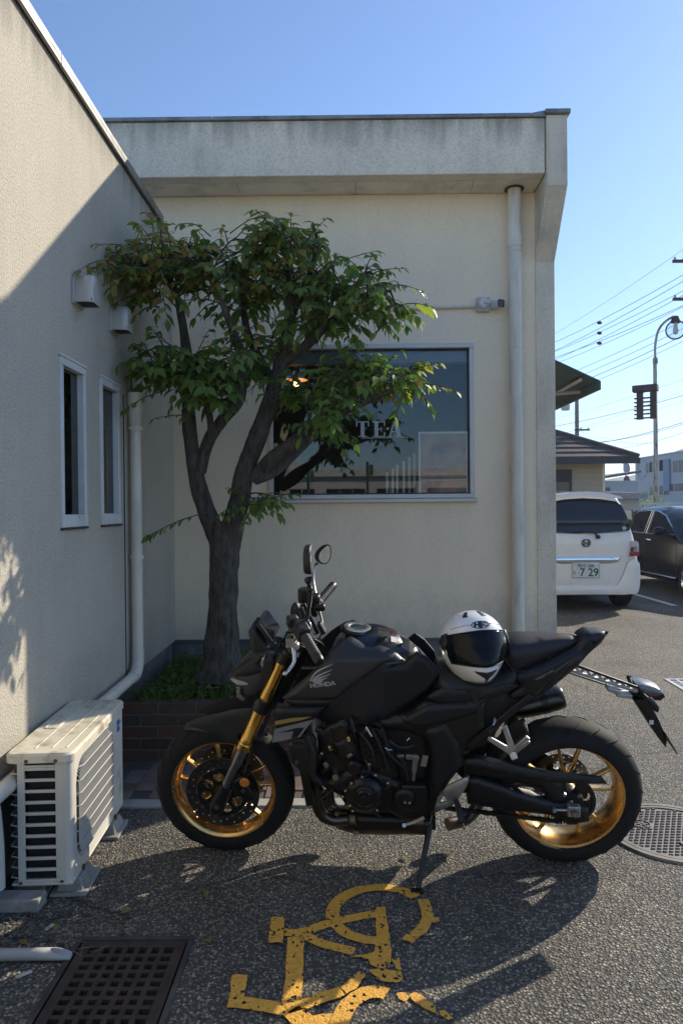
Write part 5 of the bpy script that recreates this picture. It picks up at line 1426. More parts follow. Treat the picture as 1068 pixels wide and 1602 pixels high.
# clutch lever with ball end, reaching down in front of the grip
lv = MB(); lp_ = [B(*p_, -.20-.02*i) for i, p_ in enumerate(c4 and [(455,1000),(459,1018),(460,1035),(452,1048),(446,1054)])]
lv.tube(spline(lp_, 5), [.008]*(len(spline(lp_,5))), 10); lv.sphere(lp_[-1], .0105); part(lv, 'clutch_lever', K_CHR, hb, smooth=50)
lv = MB(); lp2 = [B(488,935,.22), B(478,945,.28), B(480,955,.33), B(486,958,.38)]
lv.tube(spline(lp2, 5), .007, 10); lv.sphere(lp2[-1], .010); part(lv, 'brake_lever', K_CHR, hb, smooth=50)
q = MB(); q.cbox(B(456,1003,-.17), (.04,.06,.045)); q.cbox(B(462,1010,-.2), (.03,.045,.03)); part(q, 'clutch_perch', K_ALU, hb, bevel=.008)
q = MB(); q.lathe([(0,-.02),(.018,-.02),(.018,.02),(0,.02)], c=B(455,1003,-.215), n=16); part(q, 'perch_cap', K_CHR, hb, smooth=30)
q = MB(); q.cbox(B(492,938,.20), (.05,.06,.05)); q.cbox(B(500,950,.16), (.05,.04,.03)); part(q, 'brake_master_cylinder', K_DEEP, hb, bevel=.01)
q = MB(); q.lathe([(0,-.01),(.026,-.01),(.028,.0),(.028,.045),(.02,.052),(0,.052)], c=B(476,938,.18), axis='Z', n=20); part(q, 'brake_reservoir', K_DEEP, hb, smooth=35)
# rounded cover (horn / wind deflector bulge) in front of the far grip
q = MB(); q.sphere(B(463,958,.08), .045, (.55,.7,1.0)); part(q, 'hand_guard', K_PLAST, hb, smooth=60)
q = MB(); q.bar(B(473,945,.05), B(496,992,.05), .012, .026, up=(1,0,0)); q.bar(B(470,950,.0), B(483,985,.0), .01, .02); part(q, 'bracket', K_DEEP, hb, bevel=.003)
q = MB(); q.bar(B(477,962,.03), B(492,992,.03), .004, .012); q.tube(spline([B(480,968,.02),B(486,978,.0),B(484,990,-.03)],4), .004, 6); part(q, 'bracket_trim', K_CHR, hb, bevel=.001)
q = MB(); q.cbox(B(503,982,.0), (.02,.05,.05), Matrix.Rotation(radians(-25),3,'Y')); part(q, 'phone_mount', K_PLAST, hb, bevel=.004)
q = MB()
for (pts_, r_) in (([B(470,985,-.05),B(450,1010,-.1),B(455,1050,-.08),B(480,1080,-.05)], .005), ([B(478,960,.1),B(462,985,.08),B(450,1020,.02),B(460,1060,.0)], .0045), ([B(490,1000,-.2),B(505,1010,-.12),B(500,1030,-.06)], .005), ([B(498,950,.2),B(505,985,.1),B(490,1010,.03)], .005)):
    q.tube(spline(pts_, 7), r_, 7)
part(q, 'cable', K_PLAST, hb, smooth=50)
# mirrors
def mirror_head(px, y, ty, tilt, name_lab):
    o_ = holder('mirror'); o_.parent = bike; return o_
mr = holder('mirror'); mr.parent = bike
ml = [B(*p_, -.36) for p_ in c3([(447,64),(486,60),(494,130),(492,205),(460,208)])]
mc_ = sum(ml, Vector())/5
g_ = MB(); ou = smoothpoly([(-.055,-.02),(.055,-.03),(.075,.005),(.05,.038),(-.05,.034),(-.07,.005)], 2)
tn = Matrix.Rotation(radians(86), 3, 'Z') @ Matrix.Rotation(radians(4), 3, 'X')
g_.prism(ou, lambda a, b: tuple(mc_ + Vector((-.014+.0*b, a*.75, b*1.65))), lambda a, b: tuple(mc_ + Vector((.012, a*.85, b*1.75))))
part(g_, 'shell', K_PLAST, mr, bevel=.006)
g_ = MB(); g_.prism([(a*.9, b*.9) for a, b in ou], lambda a, b: tuple(mc_ + Vector((.0125, a*.85, b*1.75))), lambda a, b: tuple(mc_ + Vector((.0145, a*.85, b*1.75))))
part(g_, 'glass', mat('mirror_glass', (.85,.85,.85), .03, 1.), mr)
g_ = MB(); g_.tube(spline([mc_+Vector((.004,.01,-.06)), B(483,912,-.30), B(486,930,-.24), B(480,965,-.2), gL0.lerp(hbL,-.2)], 5), .0075, 10)
for p_ in (B(482,908,-.31), B(484,922,-.27)): g_.sphere(p_, .014)
part(g_, 'stem', K_DEEP, mr, smooth=50)
mr = holder('mirror'); mr.parent = bike
face = [B(*p_, .37) for p_ in c3([(530,78),(575,40),(588,60),(590,110),(568,145),(532,122)])]
cen = sum(face, Vector())/6
out_ = smoothpoly([(p_.x-cen.x, p_.z-cen.z) for p_ in face], 2)
tiltm = lambda a, b, d_: tuple(cen + Vector((a + d_*.6*-1, .9*a*1.2 + d_*.5, b)))
g_ = MB(); g_.prism([(a*.95, b*.95) for a, b in out_], lambda a, b: tiltm(a, b, 0), lambda a, b: tiltm(a, b, .003)); part(g_, 'glass', MATS['mirror_glass'], mr)
g_ = MB(); n_ = len(out_)
lay = [(1.06, -.0015), (1.08, .012), (.95, .035), (.55, .055)]
g_.add([tiltm(a*s_, b*s_, d_) for s_, d_ in lay for a, b in out_], [(i*n_+k, i*n_+(k+1)%n_, (i+1)*n_+(k+1)%n_, (i+1)*n_+k) for i in range(3) for k in range(n_)]+[tuple(3*n_+k for k in range(n_))])
part(g_, 'shell', K_PLAST, mr, smooth=45)
g_ = MB(); g_.tube(spline([Vector(tiltm(-.02,-.04,.03)), B(491,890,.33), B(490,910,.28), B(494,932,.22)], 5), .007, 10); part(g_, 'stem', K_STEEL, mr, smooth=50)

# ---- tank
tk_px = [(514,1022),(526,1000),(540,990),(560,985),(582,981),(602,984),(624,991),(650,1009),(669,1031),(683,1050),(686,1066),(672,1088),(648,1104),(604,1130),(560,1132),(505,1118),(480,1095),(492,1055)]
tk = smoothpoly(B2(tk_px, 0), 1)
tx0 = min(p_[0] for p_ in tk); tx1 = max(p_[0] for p_ in tk)
def tank_w(x, z):
    t_ = (x-tx0)/(tx1-tx0)
    return -(.168 - .105*max(0, t_-.45)**1.1*1.6)
tank = pillow('fuel_tank', tk, tank_w, K_GLOSS, bike, r=.13, drop=.115, sym=True, res=.016)
# filler cap
q = MB(); cc = B(559,983,0)
Mc = Matrix.Rotation(radians(6), 3, 'Y')
q.lathe([(.032,.000),(.055,.000),(.057,.004),(.055,.009),(.047,.011),(.036,.009),(.034,.006)], c=cc, axis='Z', n=40, M=Mc); part(q, 'cap_ring', K_ALU, tank, smooth=35)
q = MB(); q.lathe([(0,.007),(.034,.007),(.036,.004),(.036,-.004)], c=cc, axis='Z', n=40, M=Mc); q.cbox(cc+Vector((-.005,-.002,.009)), (.03,.016,.004)); part(q, 'filler_cap', K_STEEL, tank, smooth=35)
q = MB(); q.lathe([(.056,-.012),(.07,-.010),(.072,-.001),(.058,.002)], c=cc, axis='Z', n=40, M=Mc); part(q, 'cap_seat', K_DEEP, tank, smooth=35)
# painted side panels with the wing badge
def side_y(x, z):
    t_ = (x-tx0)/(tx1-tx0)
    return -(.170 + .030*max(0, 1-abs(t_-.2)*1.6) - .15*max(0, z-zc_) - .75*max(0, z-zcr_) - .05*max(0, t_-.55))
zc_ = B(540,1060,-.17).z; zcr_ = B(590,1030,-.16).z
sp_px = c3([(338,842),(440,750),(560,640),(640,572),(690,552),(780,592),(850,592),(925,618),(978,660),(872,664),(830,690),(720,762),(620,836),(470,846)])
sp_poly = B2(sp_px, -.165)
spn = pillow('tank_side_panel', sp_poly, side_y, K_GREY, bike, thick=.03, r=.022, drop=.016, res=.014)
mirror_copy(spn)
hl_px = c3([(790,590),(850,590),(930,618),(978,660),(880,662),(850,650)])
kn_px = [(600,1041),(634,1040),(652,1024),(668,1034),(684,1052),(688,1064),(670,1086),(640,1104),(600,1126),(560,1128),(530,1112),(520,1096),(556,1070),(588,1049)]
knp = pillow('knee_panel', B2(kn_px, -.14), lambda x, z: -(.150 - .10*max(0, (x-tx0)/(tx1-tx0)-.6)), K_MATTE, bike, thick=.03, r=.02, drop=.014, res=.016)
mirror_copy(knp)
lw_px = c1([(525,652),(740,655),(700,690),(640,712),(560,690)])
q = pillow('panel_lower', B2(lw_px, -.17), lambda x, z: -.172, K_MATTE, bike, thick=.03, r=.012, drop=.01, res=.016)
def on_panel(u0, v0, ang, sc_=1.):
    """place flat artwork (metres) on the side panel, anchored at a pixel"""
    o0 = B(u0, v0, -.18); ca, sa = cos(ang), sin(ang)
    def f(x_, y_, z_=0):
        X = o0.x + (x_*ca - y_*sa)*sc_; Z = o0.z + (x_*sa + y_*ca)*sc_
        return (X, side_y(X, Z) - .0012 - z_, Z)
    return f
f_ = on_panel(505, 1068, radians(9))
lettering('badge_text', 'HONDA', .024, f_, K_SILV, spn, bold=.0012, sx=1.12, extrude=.0003)
# wing badge: five swept feathers
wgm = MB()
base_ = B(486,1058,-.18)
tipsP = c3([(608,655),(604,683),(594,705),(578,723),(556,737)])
rootP = c3([(484,742),(494,742),(503,745),(512,748),(520,750)])
midP = c3([(520,693),(530,712),(535,724),(538,734),(540,742)])
for i in range(5):
    t0 = B(*tipsP[i], -.18); r0 = B(*rootP[i], -.18); m0 = B(*midP[i], -.18)
    top = spline([r0, m0, t0], 6); bot = []
    for k, p_ in enumerate(top):
        s_ = k/(len(top)-1); bot.append(p_ - Vector((0,0,(.0125*(1-s_)**.8*min(1,s_*4+.3)+.0006))))
    n_ = len(top)
    wgm.add([(p_.x, side_y(p_.x,p_.z)-.0013-.0001*i, p_.z) for p_ in top]+[(p_.x, side_y(p_.x,p_.z)-.0013-.0001*i, p_.z) for p_ in bot], [(k,k+1,n_+k+1,n_+k) for k in range(n_-1)])
part(wgm, 'wing_badge', K_SILV, spn, fix=False)
# warning stickers and pad on the tank top
def tank_top_y(x, z, extra=.0):
    d_ = polydist((x, z), tk); t_ = max(0, 1-d_/.13)
    return tank_w(x, z) + .115*(1-sqrt(max(0,1-t_*t_))) - .0012 - extra
def decal(name, px, m, guess=-.1, parent=None):
    P = []
    for u, v in px:
        y_ = guess
        for _ in range(12):
            b_ = B(u, v, y_); y_ = .5*y_ + .5*tank_top_y(b_.x, b_.z)
        b_ = B(u, v, y_); P.append(Vector((b_.x, y_-.0006, b_.z)))
    q = MB(); n_ = len(P); q.add(P, [tuple(range(n_))]); return q.build(name, m, parent or tank)
M_STK = mat('sticker_white', (.62,.6,.56), .4); M_STR = mat('sticker_red', (.5,.06,.06), .4); M_STG = mat('sticker_grey', (.25,.25,.26), .4)
dcl = lambda l: [(340 + a/3.3375, 840 + b/3.3375) for a, b in l]
decal('sticker', dcl([(840,472),(878,482),(878,518),(841,510)]), M_STK); decal('sticker', dcl([(882,490),(897,494),(897,514),(882,510)]), M_STK)
decal('sticker', dcl([(900,486),(936,498),(936,515),(901,508)]), M_STR); decal('sticker', dcl([(905,518),(935,524),(935,552),(906,546)]), M_STK)
decal('sticker_print', dcl([(845,480),(873,487),(873,492),(845,486)]), M_STR)
decal('tank_pad', [(624,993),(640,1001),(650,1012),(640,1020),(627,1012),(629,1004)], M_STG, -.06)

# ---- radiator shroud with stripe, radiator
sh_px = c1([(482,705),(515,690),(690,690),(642,742),(592,806),(482,826),(500,765)])
shy = lambda x, z: -(.205 - .25*max(0, z-zc_+.09)*.3)
shr = pillow('radiator_shroud', B2(sh_px, -.2), shy, K_MATTE, bike, thick=.02, r=.014, drop=.01, res=.016)
mirror_copy(shr)
def flat(name, px, m, yf, parent, yg=-.2):
    V, T, E_ = cdt(B2(px, yg), .03); q = MB(); q.add([(a, yf(a, b), b) for a, b in V], T); return q.build(name, m, parent)
flat('shroud_reflection', c1([(498,768),(645,732),(594,800),(486,822)]), mat('painted_reflection_grey', (.20,.20,.19), .42), lambda x, z: shy(x,z)-.0012, shr)  # grey patch paints the light reflected on the lower shroud
flat('shroud_dark_slash', c1([(505,784),(580,764),(612,762),(585,800),(560,806),(570,776)]), K_MATTE, lambda x, z: shy(x,z)-.0022, shr)
flat('shroud_stripe', c1([(497,744),(500,737),(560,726),(640,720),(600,734),(500,753)]), mat('yellow_stripe', (.30,.21,.05), .5), lambda x, z: shy(x,z)-.0016, shr)
rad = MB(); ra_, rb_ = B(475,1130,-.0), B(492,1225,-.0)
rad.bar(ra_+Vector((0,0,0)), rb_, .34, .035, up=(1,0,0)); part(rad, 'radiator', K_ENG, bevel=.004)
q = pillow('radiator_side', B2(c1([(545,815),(600,815),(640,800),(655,820),(660,900),(655,960),(630,965),(605,975),(595,940),(560,905)]), -.17), lambda x, z: -.172, K_PLAST, bike, thick=.03, r=.012, drop=.01, res=.02)
q = MB(); q.tube(spline([B(480,1150,-.16),B(490,1180,-.17),B(488,1210,-.17),B(500,1225,-.16)], 6), .016, 12); q.tube(spline([B(495,1140,-.15),B(520,1150,-.14),B(545,1150,-.12)], 6), .014, 12); part(q, 'radiator_hose', K_PLAST, smooth=50)
mg_ = c1([(560,828),(585,898),(425,666),(432,700)])
q = MB()
for u, v in ((455,1163),(464.5,1191.5)): q.lathe([(0,-.006),(.0085,-.006),(.0095,-.001),(0,-.001)], c=B(u,v,-.175), n=12)
part(q, 'bolt', K_STEEL, smooth=30)

# ---- engine
eng = holder('engine'); eng.parent = bike
cr_px = c4([(160,440),(250,470),(330,420),(420,400),(560,440),(640,500),(760,490),(790,600),(770,690),(640,690),(560,650),(430,660),(350,640),(300,560),(220,520)])
ck = pillow('crankcase', B2(cr_px, -.15), lambda x, z: -.155, K_ENG, eng, r=.03, drop=.025, sym=True, res=.02)
hd_px = c4([(185,235),(250,175),(350,130),(480,170),(560,250),(600,330),(620,470),(520,480),(420,450),(330,440),(250,440),(200,360)])
pillow('cylinder_block', B2(hd_px, -.13), lambda x, z: -.145, K_ENG, eng, r=.02, drop=.018, sym=True, res=.02)
hv_px = c4([(195,230),(240,185),(330,150),(360,200),(400,330),(385,350),(300,365),(275,330),(225,300)])
pillow('head_cover', B2(hv_px, -.16), lambda x, z: -.168, K_ENG2, eng, thick=.05, r=.012, drop=.01, res=.015)
pillow('cam_chain_cover', B2(c4([(270,280),(340,255),(380,330),(350,350),(300,352)]), -.17), lambda x, z: -.176, K_DEEP, eng, thick=.03, r=.008, drop=.007, res=.012)
pillow('cylinder_side', B2(c4([(385,205),(470,190),(520,250),(545,330),(560,430),(470,420),(420,380),(400,300)]), -.15), lambda x, z: -.158, K_ENG, eng, thick=.04, r=.012, drop=.01, res=.016)
fn = MB()
for k in range(6):
    a_ = c4([(395+12*k, 215+8*k+20*k)])[0]; b_ = c4([(500+10*k, 195+22*k)])[0]
    fn.bar(B(*a_, -.163), B(*b_, -.163), .012, .004, up=(0,0,1))
part(fn, 'cylinder_fin', K_ENG, eng)
cv = B(*c4([(432,542)])[0], -.175)
q = MB(); q.lathe([(0,-.034),(.028,-.034),(.034,-.028),(.058,-.025),(.066,-.018),(.074,-.010),(.078,.0),(.08,.03),(0,.03)], c=cv, n=48); gc = part(q, 'generator_cover', K_ENG2, eng, smooth=30)
q = MB(); q.lathe([(.036,-.027),(.040,-.0295),(.044,-.027)], c=cv, n=40); q.lathe([(.0,-.037),(.012,-.037),(.014,-.034)], c=cv, n=12)
for k in range(3):
    a = k*2*pi/3+.4; q.bar(cv+Vector((.018*cos(a),-.035,.018*sin(a))), cv+Vector((.05*cos(a),-.027,.05*sin(a))), .008, .006)
part(q, 'cover_relief', K_DEEP, gc, smooth=30)
q = MB(); q.lathe([(0,-.02),(.035,-.02),(.045,-.008),(.048,.02),(0,.02)], c=B(*c4([(640,560)])[0], -.16), n=32); q.cbox(B(*c4([(690,560)])[0], -.155), (.1,.03,.12)); part(q, 'sprocket_cover', K_ENG, eng, bevel=.008)
q = MB(); q.lathe([(0,-.02),(.022,-.02),(.03,-.01),(.032,.03),(0,.03)], c=B(*c4([(380,400)])[0], -.16), n=24); part(q, 'water_pump', K_ENG, eng, smooth=35)
bolts = [(367,374,.168),(395,424,.17),(422,447,.2),(459,381,.17),(492,438,.19),(556,479,.175),(335,520,.19),(365,480,.195),(357,597,.19),(373,625,.18),(499,621,.195),(645,580,.185),(668,583,.185),(378,207,.165),(350,245,.182),(353,256,.182),(252,292,.178),(258,304,.178),(320,550,.175),(300,545,.17),(445,200,.165),(212,326,.165)]
bt = None
for (a, b, y_) in bolts:
    p_ = B(*c4([(a, b)])[0], -y_)
    if bt is None:
        q = MB(); q.lathe([(0,-.004),(.003,-.004),(.0034,-.007),(.0062,-.007),(.0066,-.002),(.0066,.006),(0,.006)], n=12); bt = part(q, 'bolt', K_CHR, eng, smooth=30); bt.location = p_
    else: linkcopy(bt, eng, p_)
q = MB(); q.lathe([(0,-.012),(.006,-.012),(.007,-.010),(.013,-.010),(.0145,-.006),(.0145,.02),(0,.02)], c=B(*c4([(283,448)])[0], -.165), n=18); part(q, 'engine_mount_bolt', K_CHR, eng, smooth=30)
q = MB()
for pts_ in ([(440,190),(455,215),(470,240)], [(540,300),(560,312),(578,310)], [(655,262),(670,248)]):
    P = [B(*p_, -.172) for p_ in c4(pts_)]; q.tube(P, .0035, 6)
part(q, 'bright_clip', K_CHR, eng, smooth=40)
q = MB()
for pts_ in ([(470,200),(500,260),(530,330),(560,420)], [(520,190),(545,260),(560,330),(640,400)], [(560,260),(620,300),(690,290)], [(600,330),(640,380),(660,470)]):
    q.tube(spline([B(*p_, -.165) for p_ in c4(pts_)], 6), .008, 8)
part(q, 'wiring_hose', K_PLAST, eng, smooth=50)
# small fittings crowded along the block: clips, unions, brackets, sensor plugs
rg = random.Random(17)
for i in range(26):
    a, b = rg.uniform(190, 740), rg.uniform(170, 640)
    p_ = B(*c4([(a, b)])[0], -rg.uniform(.150, .182)); q = MB()
    kind_ = i % 3
    if kind_ == 0:
        q.cbox(p_, (rg.uniform(.012,.035), .02, rg.uniform(.008,.02)), Matrix.Rotation(rg.uniform(-1,1),3,'Y')); part(q, 'bracket', rg.choice((K_DEEP, K_ENG, K_STEEL)), eng, bevel=.002)
    elif kind_ == 1:
        q.lathe([(0,-.012),(.009,-.012),(.011,-.006),(.011,.01),(0,.01)], c=p_, n=12); part(q, 'sensor_plug', rg.choice((K_PLAST, K_DEEP, K_STEEL)), eng, smooth=30)
    else:
        d_ = Vector((rg.uniform(-.06,.06), rg.uniform(-.01,.0), rg.uniform(-.07,.07)))
        q.tube(spline([p_-d_, p_+Vector((rg.uniform(-.02,.02),-.012,0)), p_+d_], 6), rg.uniform(.003,.0065), 7); part(q, 'hose', rg.choice((K_PLAST, K_DEEP)), eng, smooth=50)
for k in range(7):      # ribs on the crankcase
    p0_ = B(*c4([(560+18*k, 500+4*k)])[0], -.158); p1_ = B(*c4([(552+18*k, 620)])[0], -.158)
    q = MB(); q.bar(p0_, p1_, .006, .012, up=(0,1,0)); part(q, 'case_rib', K_ENG, eng, bevel=.0015)
# gear linkage
gl_ = MB(); P = [B(*p_, -.205) for p_ in c4([(640,342),(650,345),(700,352)])]; gl_.bar(P[1], P[2], .012, .02, up=(0,0,1)); gl_.bar(P[2], B(*c4([(692,425)])[0], -.205), .012, .020, up=(1,0,0)); gl_.bar(B(*c4([(692,425)])[0], -.205), B(*c4([(688,472)])[0], -.2), .01, .012, up=(1,0,0))
gl_.lathe([(0,-.01),(.014,-.01),(.014,.01),(0,.01)], c=P[2], n=16); gl_.bar(P[0], B(*c4([(605,345)])[0], -.19), .008, .012)
part(gl_, 'gear_linkage', mat('dull_link', (.26,.26,.25), .42, .8, var=.2, vscale=40), bevel=.003)
q = MB(); q.bar(B(*c4([(740,395)])[0], -.17), B(*c4([(752,340)])[0], -.17), .006, .022, up=(1,0,0)); part(q, 'bright_tab', K_ALU)
# shift lever
q = MB(); q.tube([B(*p_, -.21) for p_ in c4([(640,705),(690,690),(745,665)])], [.006,.007,.008], 8); q.tube([B(*c4([(640,705)])[0], -.23), B(*c4([(640,705)])[0], -.18)], .008, 10); part(q, 'shift_lever', K_ALU, smooth=40)

# ---- exhaust
for k in range(4):
    y_ = -.115 + .07*k
    pts_ = [B(*p_, y_*(1-.35*i/6)) for i, p_ in enumerate(c4([(250,400),(205-6*k,432),(182-5*k,500),(184+2*k,585),(214+10*k,648),(270+6*k,676),(345,672)]))]
    q = MB(); q.tube(spline(pts_, 7), .0255, 16); part(q, 'exhaust_header', K_HEAD, smooth=50)
for k, (o0, o1) in enumerate(((0,0),(18,20),(36,40))):
    pts_ = [B(*p_, -.06+.02*k) for p_ in c4([(215+o0,560-o1),(225+o0,620-o1*.8),(262+o0,650-o1*.5),(340,665-o1*.3)])]
    q = MB(); q.tube(spline(pts_, 7), .019, 14); part(q, 'exhaust_header', K_HEAD, smooth=50)
q = MB(); P_ = spline([B(*p_, -.03) for p_ in c4([(290,664),(360,672),(460,676),(560,678),(650,676),(760,680)])], 6); q.tube(P_, [.042+.016*min(1, i/8) for i in range(len(P_))], 20); part(q, 'collector', K_HEAD, smooth=50)
q = MB(); q.lathe([(.048,-.012),(.056,-.012),(.056,.012),(.048,.012)], c=B(*c4([(392,682)])[0], -.03), axis='X', n=24); part(q, 'collector_band', K_STEEL, smooth=35)
q = MB(); q.cbox(B(*c4([(540,640)])[0], 0), (.26,.18,.08)); part(q, 'oil_pan', K_ENG, bevel=.025)
mf0, mf1 = B(800,1110,.15), B(880,1090,.15)
md_ = (mf1-mf0).normalized(); Mm = md_.to_track_quat('Z','Y').to_matrix(); Lm = (mf1-mf0).length
q = MB(); q.lathe([(.032,0),(.046,.03),(.051,.08),(.051,Lm-.03),(.047,Lm-.004),(.041,Lm+.002),(.039,Lm-.02),(.02,Lm-.02),(.0,Lm-.02)], c=mf0, axis='Z', n=36, M=Mm); part(q, 'muffler', K_MUF, smooth=40)
q = MB(); q.tube(spline([B(700,1290,.05), B(740,1270,.12), B(780,1180,.15), mf0+md_*.02], 8), .027, 16); part(q, 'tail_pipe', K_HEAD, smooth=50)
q = MB(); q.lathe([(.0515,Lm-.10),(.053,Lm-.10),(.053,Lm-.07),(.0515,Lm-.07)], c=mf0, axis='Z', n=36, M=Mm); part(q, 'muffler_band', K_DEEP, smooth=35)

# ---- frame, seat, tail
fr_px = c4([(600,170),(740,60),(1000,70),(1068,40),(1068,180),(960,310),(945,400),(905,450),(880,480),(830,560),(790,700),(745,700),(750,600),(760,480),(770,330),(740,260),(640,215)])
pillow('frame_plate', B2(fr_px, -.14), lambda x, z: -.148, K_DEEP, bike, r=.025, drop=.02, sym=True, res=.02)
pillow('pivot_cover', B2(c4([(745,205),(860,172),(930,290),(945,390),(890,450),(850,520),(800,560),(775,480),(790,380),(775,290)]), -.15), lambda x, z: -.158, K_MATTE, bike, thick=.03, r=.02, drop=.012, res=.016)
sc_px = c4([(600,158),(760,75),(1000,85),(1010,60),(990,100),(860,140),(740,190),(650,195)])
pillow('side_cover', B2([(622,1128),(668,1104),(740,1098),(760,1092),(745,1118),(700,1132),(662,1140),(640,1138)], -.15), lambda x, z: -.156, K_MATTE, bike, thick=.03, r=.015, drop=.012, res=.016)
pillow('airbox', B2(c4([(420,110),(600,120),(760,170),(790,300),(770,470),(640,500),(560,440),(520,300),(440,200)]), -.08), lambda x, z: -.105, K_PLAST, bike, r=.03, drop=.02, sym=True, res=.03)
pillow('under_tank_frame', B2([(470,1098),(520,1108),(600,1124),(660,1112),(700,1130),(690,1148),(650,1146),(600,1142),(540,1130),(480,1112)], -.14), lambda x, z: -.15, K_DEEP, bike, thick=.05, r=.02, drop=.014, res=.02)
# under-seat mass: subframe box, battery tray
pillow('subframe', B2([(684,1062),(720,1075),(780,1085),(850,1060),(905,1025),(935,1010),(905,1045),(860,1082),(820,1105),(790,1130),(760,1170),(725,1180),(700,1150)], -.09), lambda x, z: -.088, K_PLAST, bike, r=.02, drop=.015, sym=True, res=.02)
st_px = [(681,1050),(690,1048),(720,1050),(760,1053),(786,1048),(800,1036),(812,1050),(806,1072),(780,1086),(748,1100),(716,1104),(690,1100),(672,1090)]
seat = pillow('seat', smoothpoly(B2(st_px, -.06), 1), lambda x, z: -.142, K_SEAT, bike, r=.09, drop=.07, sym=True, res=.016)
q = pillow('seat_side', B2([(668,1092),(690,1078),(760,1080),(800,1070),(812,1074),(780,1092),(745,1106),(700,1108)], -.14), lambda x, z: -.140, K_MATTE, bike, thick=.03, r=.01, drop=.008, res=.02)
# leather strap hanging over the seat flank (under the helmet)
q = MB(); q.bar(B(738,1078,-.149), B(748,1108,-.153), .022, .004, up=(0,1,0)); q.bar(B(748,1108,-.153), B(752,1138,-.15), .022, .004, up=(0,1,0)); part(q, 'seat_strap', K_PLAST)
ps_px = [(786,1018),(790,1006),(808,1000),(842,998),(890,996),(910,1000),(914,1006),(904,1016),(872,1029),(845,1038),(822,1048),(800,1050),(790,1036)]
pseat = pillow('passenger_seat', smoothpoly(B2(ps_px, -.04), 1), lambda x, z: -(.128 - .05*max(0,(x-1.15)/.2)), K_SEAT, bike, r=.06, drop=.05, sym=True, res=.014)
tc_px = [(786,1040),(800,1052),(846,1040),(905,1018),(915,1004),(924,998),(945,997),(962,999),(948,1016),(925,1032),(905,1046),(880,1060),(850,1075),(836,1089),(800,1092),(790,1085),(812,1070)]
tcx = B2(tc_px, -.09)
pillow('tail_cowl', tcx, lambda x, z: -(.118 - .135*max(0, (x-tcx[0][0])/.45-.3)), K_MATTE, bike, r=.03, drop=.02, sym=True, res=.014)
q = MB(); q.bar(B(731,1168,-.115), B(830,1088,-.115), .016, .028, up=(0,0,1)); part(q, 'subframe_rail', K_DEEP, bevel=.004); 
q = MB(); q.bar(B(731,1168,.115), B(830,1088,.115), .016, .028, up=(0,0,1)); part(q, 'subframe_rail', K_DEEP, bevel=.004)
ty_ = lambda x, z: -(.118 - .135*max(0, (x-tcx[0][0])/.45-.3)) - .0015
flat('tail_print', [(835,1064),(845,1057),(866,1050),(866,1053),(846,1062)], mat('tail_print', (.22,.20,.15), .5), ty_, bike, -.118)
flat('tail_line', [(866,1050),(905,1029),(930,1012),(931,1014),(906,1031),(866,1053)], mat('tail_dot', (.10,.10,.10), .5), ty_, bike, -.1)
lettering('tail_text', 'CB1000', .017, (lambda: (lambda o0: (lambda x_, y_, z_: (o0.x + x_*.93 - y_*.2, ty_(o0.x+x_, o0.z)-.0015-z_, o0.z + x_*.33 + y_)))(B(850.5,1057.5,-.118)))(), K_DEEP, bike, shear=.2, extrude=.0002)
q = MB(); q.tube(spline([B(790,1005,-.06), B(786,1020,-.1), B(800,1046,-.12), B(822,1050,-.11)], 6), .002, 8); part(q, 'seat_trim', K_DEEP, smooth=50)

# tail bracket, lamp, indicators, plate hanger
br0, br1 = B(915,1050,-.055), B(990,1076,-.055)
for y_ in (-.055, .055):
    tb = holder('tail_bracket'); tb.parent = bike
    a0, a1 = B(852,1036,y_), B(996,1082,y_); b0, b1 = B(920,1049,y_), B(1000,1079,y_)
    q = MB(); q.bar(a0, a1, .012, .012, up=(0,0,1)); part(q, 'rail', K_ALU, tb, bevel=.002)
    q = MB(); q.bar(a0+Vector((0,0,.035)), a1+Vector((0,0,.018)), .01, .010, up=(0,0,1)); part(q, 'rail', K_DEEP, tb, bevel=.002)
    for k in range(8):
        t0_, t1_ = k/8, (k+.5)/8
        q = MB(); q.bar(a0.lerp(a1,t0_)+Vector((0,0,.002)), a0.lerp(a1,t1_)+Vector((0,0,.034*(1-t1_*.5))), .01, .008, up=(0,1,0)); q.bar(a0.lerp(a1,t1_)+Vector((0,0,.034*(1-t1_*.5))), a0.lerp(a1,(k+1)/8)+Vector((0,0,.002)), .01, .008, up=(0,1,0)); part(q, 'web', K_ALU, tb)
q = MB(); q.bar(B(870,1040,0), B(998,1082,0), .10, .006, up=(0,0,1)); part(q, 'undertray', K_DEEP)
tl_px = [(994,1070),(1005,1070),(1022,1074),(1033,1079),(1036,1086),(1030,1092),(1012,1090),(1000,1086)]
pillow('tail_lamp', B2(tl_px, -.03), lambda x, z: -.045, mat('lamp_shell', (.2,.2,.2), .3, .5), bike, r=.012, drop=.01, sym=True, res=.01)
pillow('tail_lens', B2([(1004,1083),(1034,1082),(1037,1087),(1030,1093),(1010,1092)], -.03), lambda x, z: -.053, K_RED, bike, r=.006, drop=.005, sym=True, res=.01)
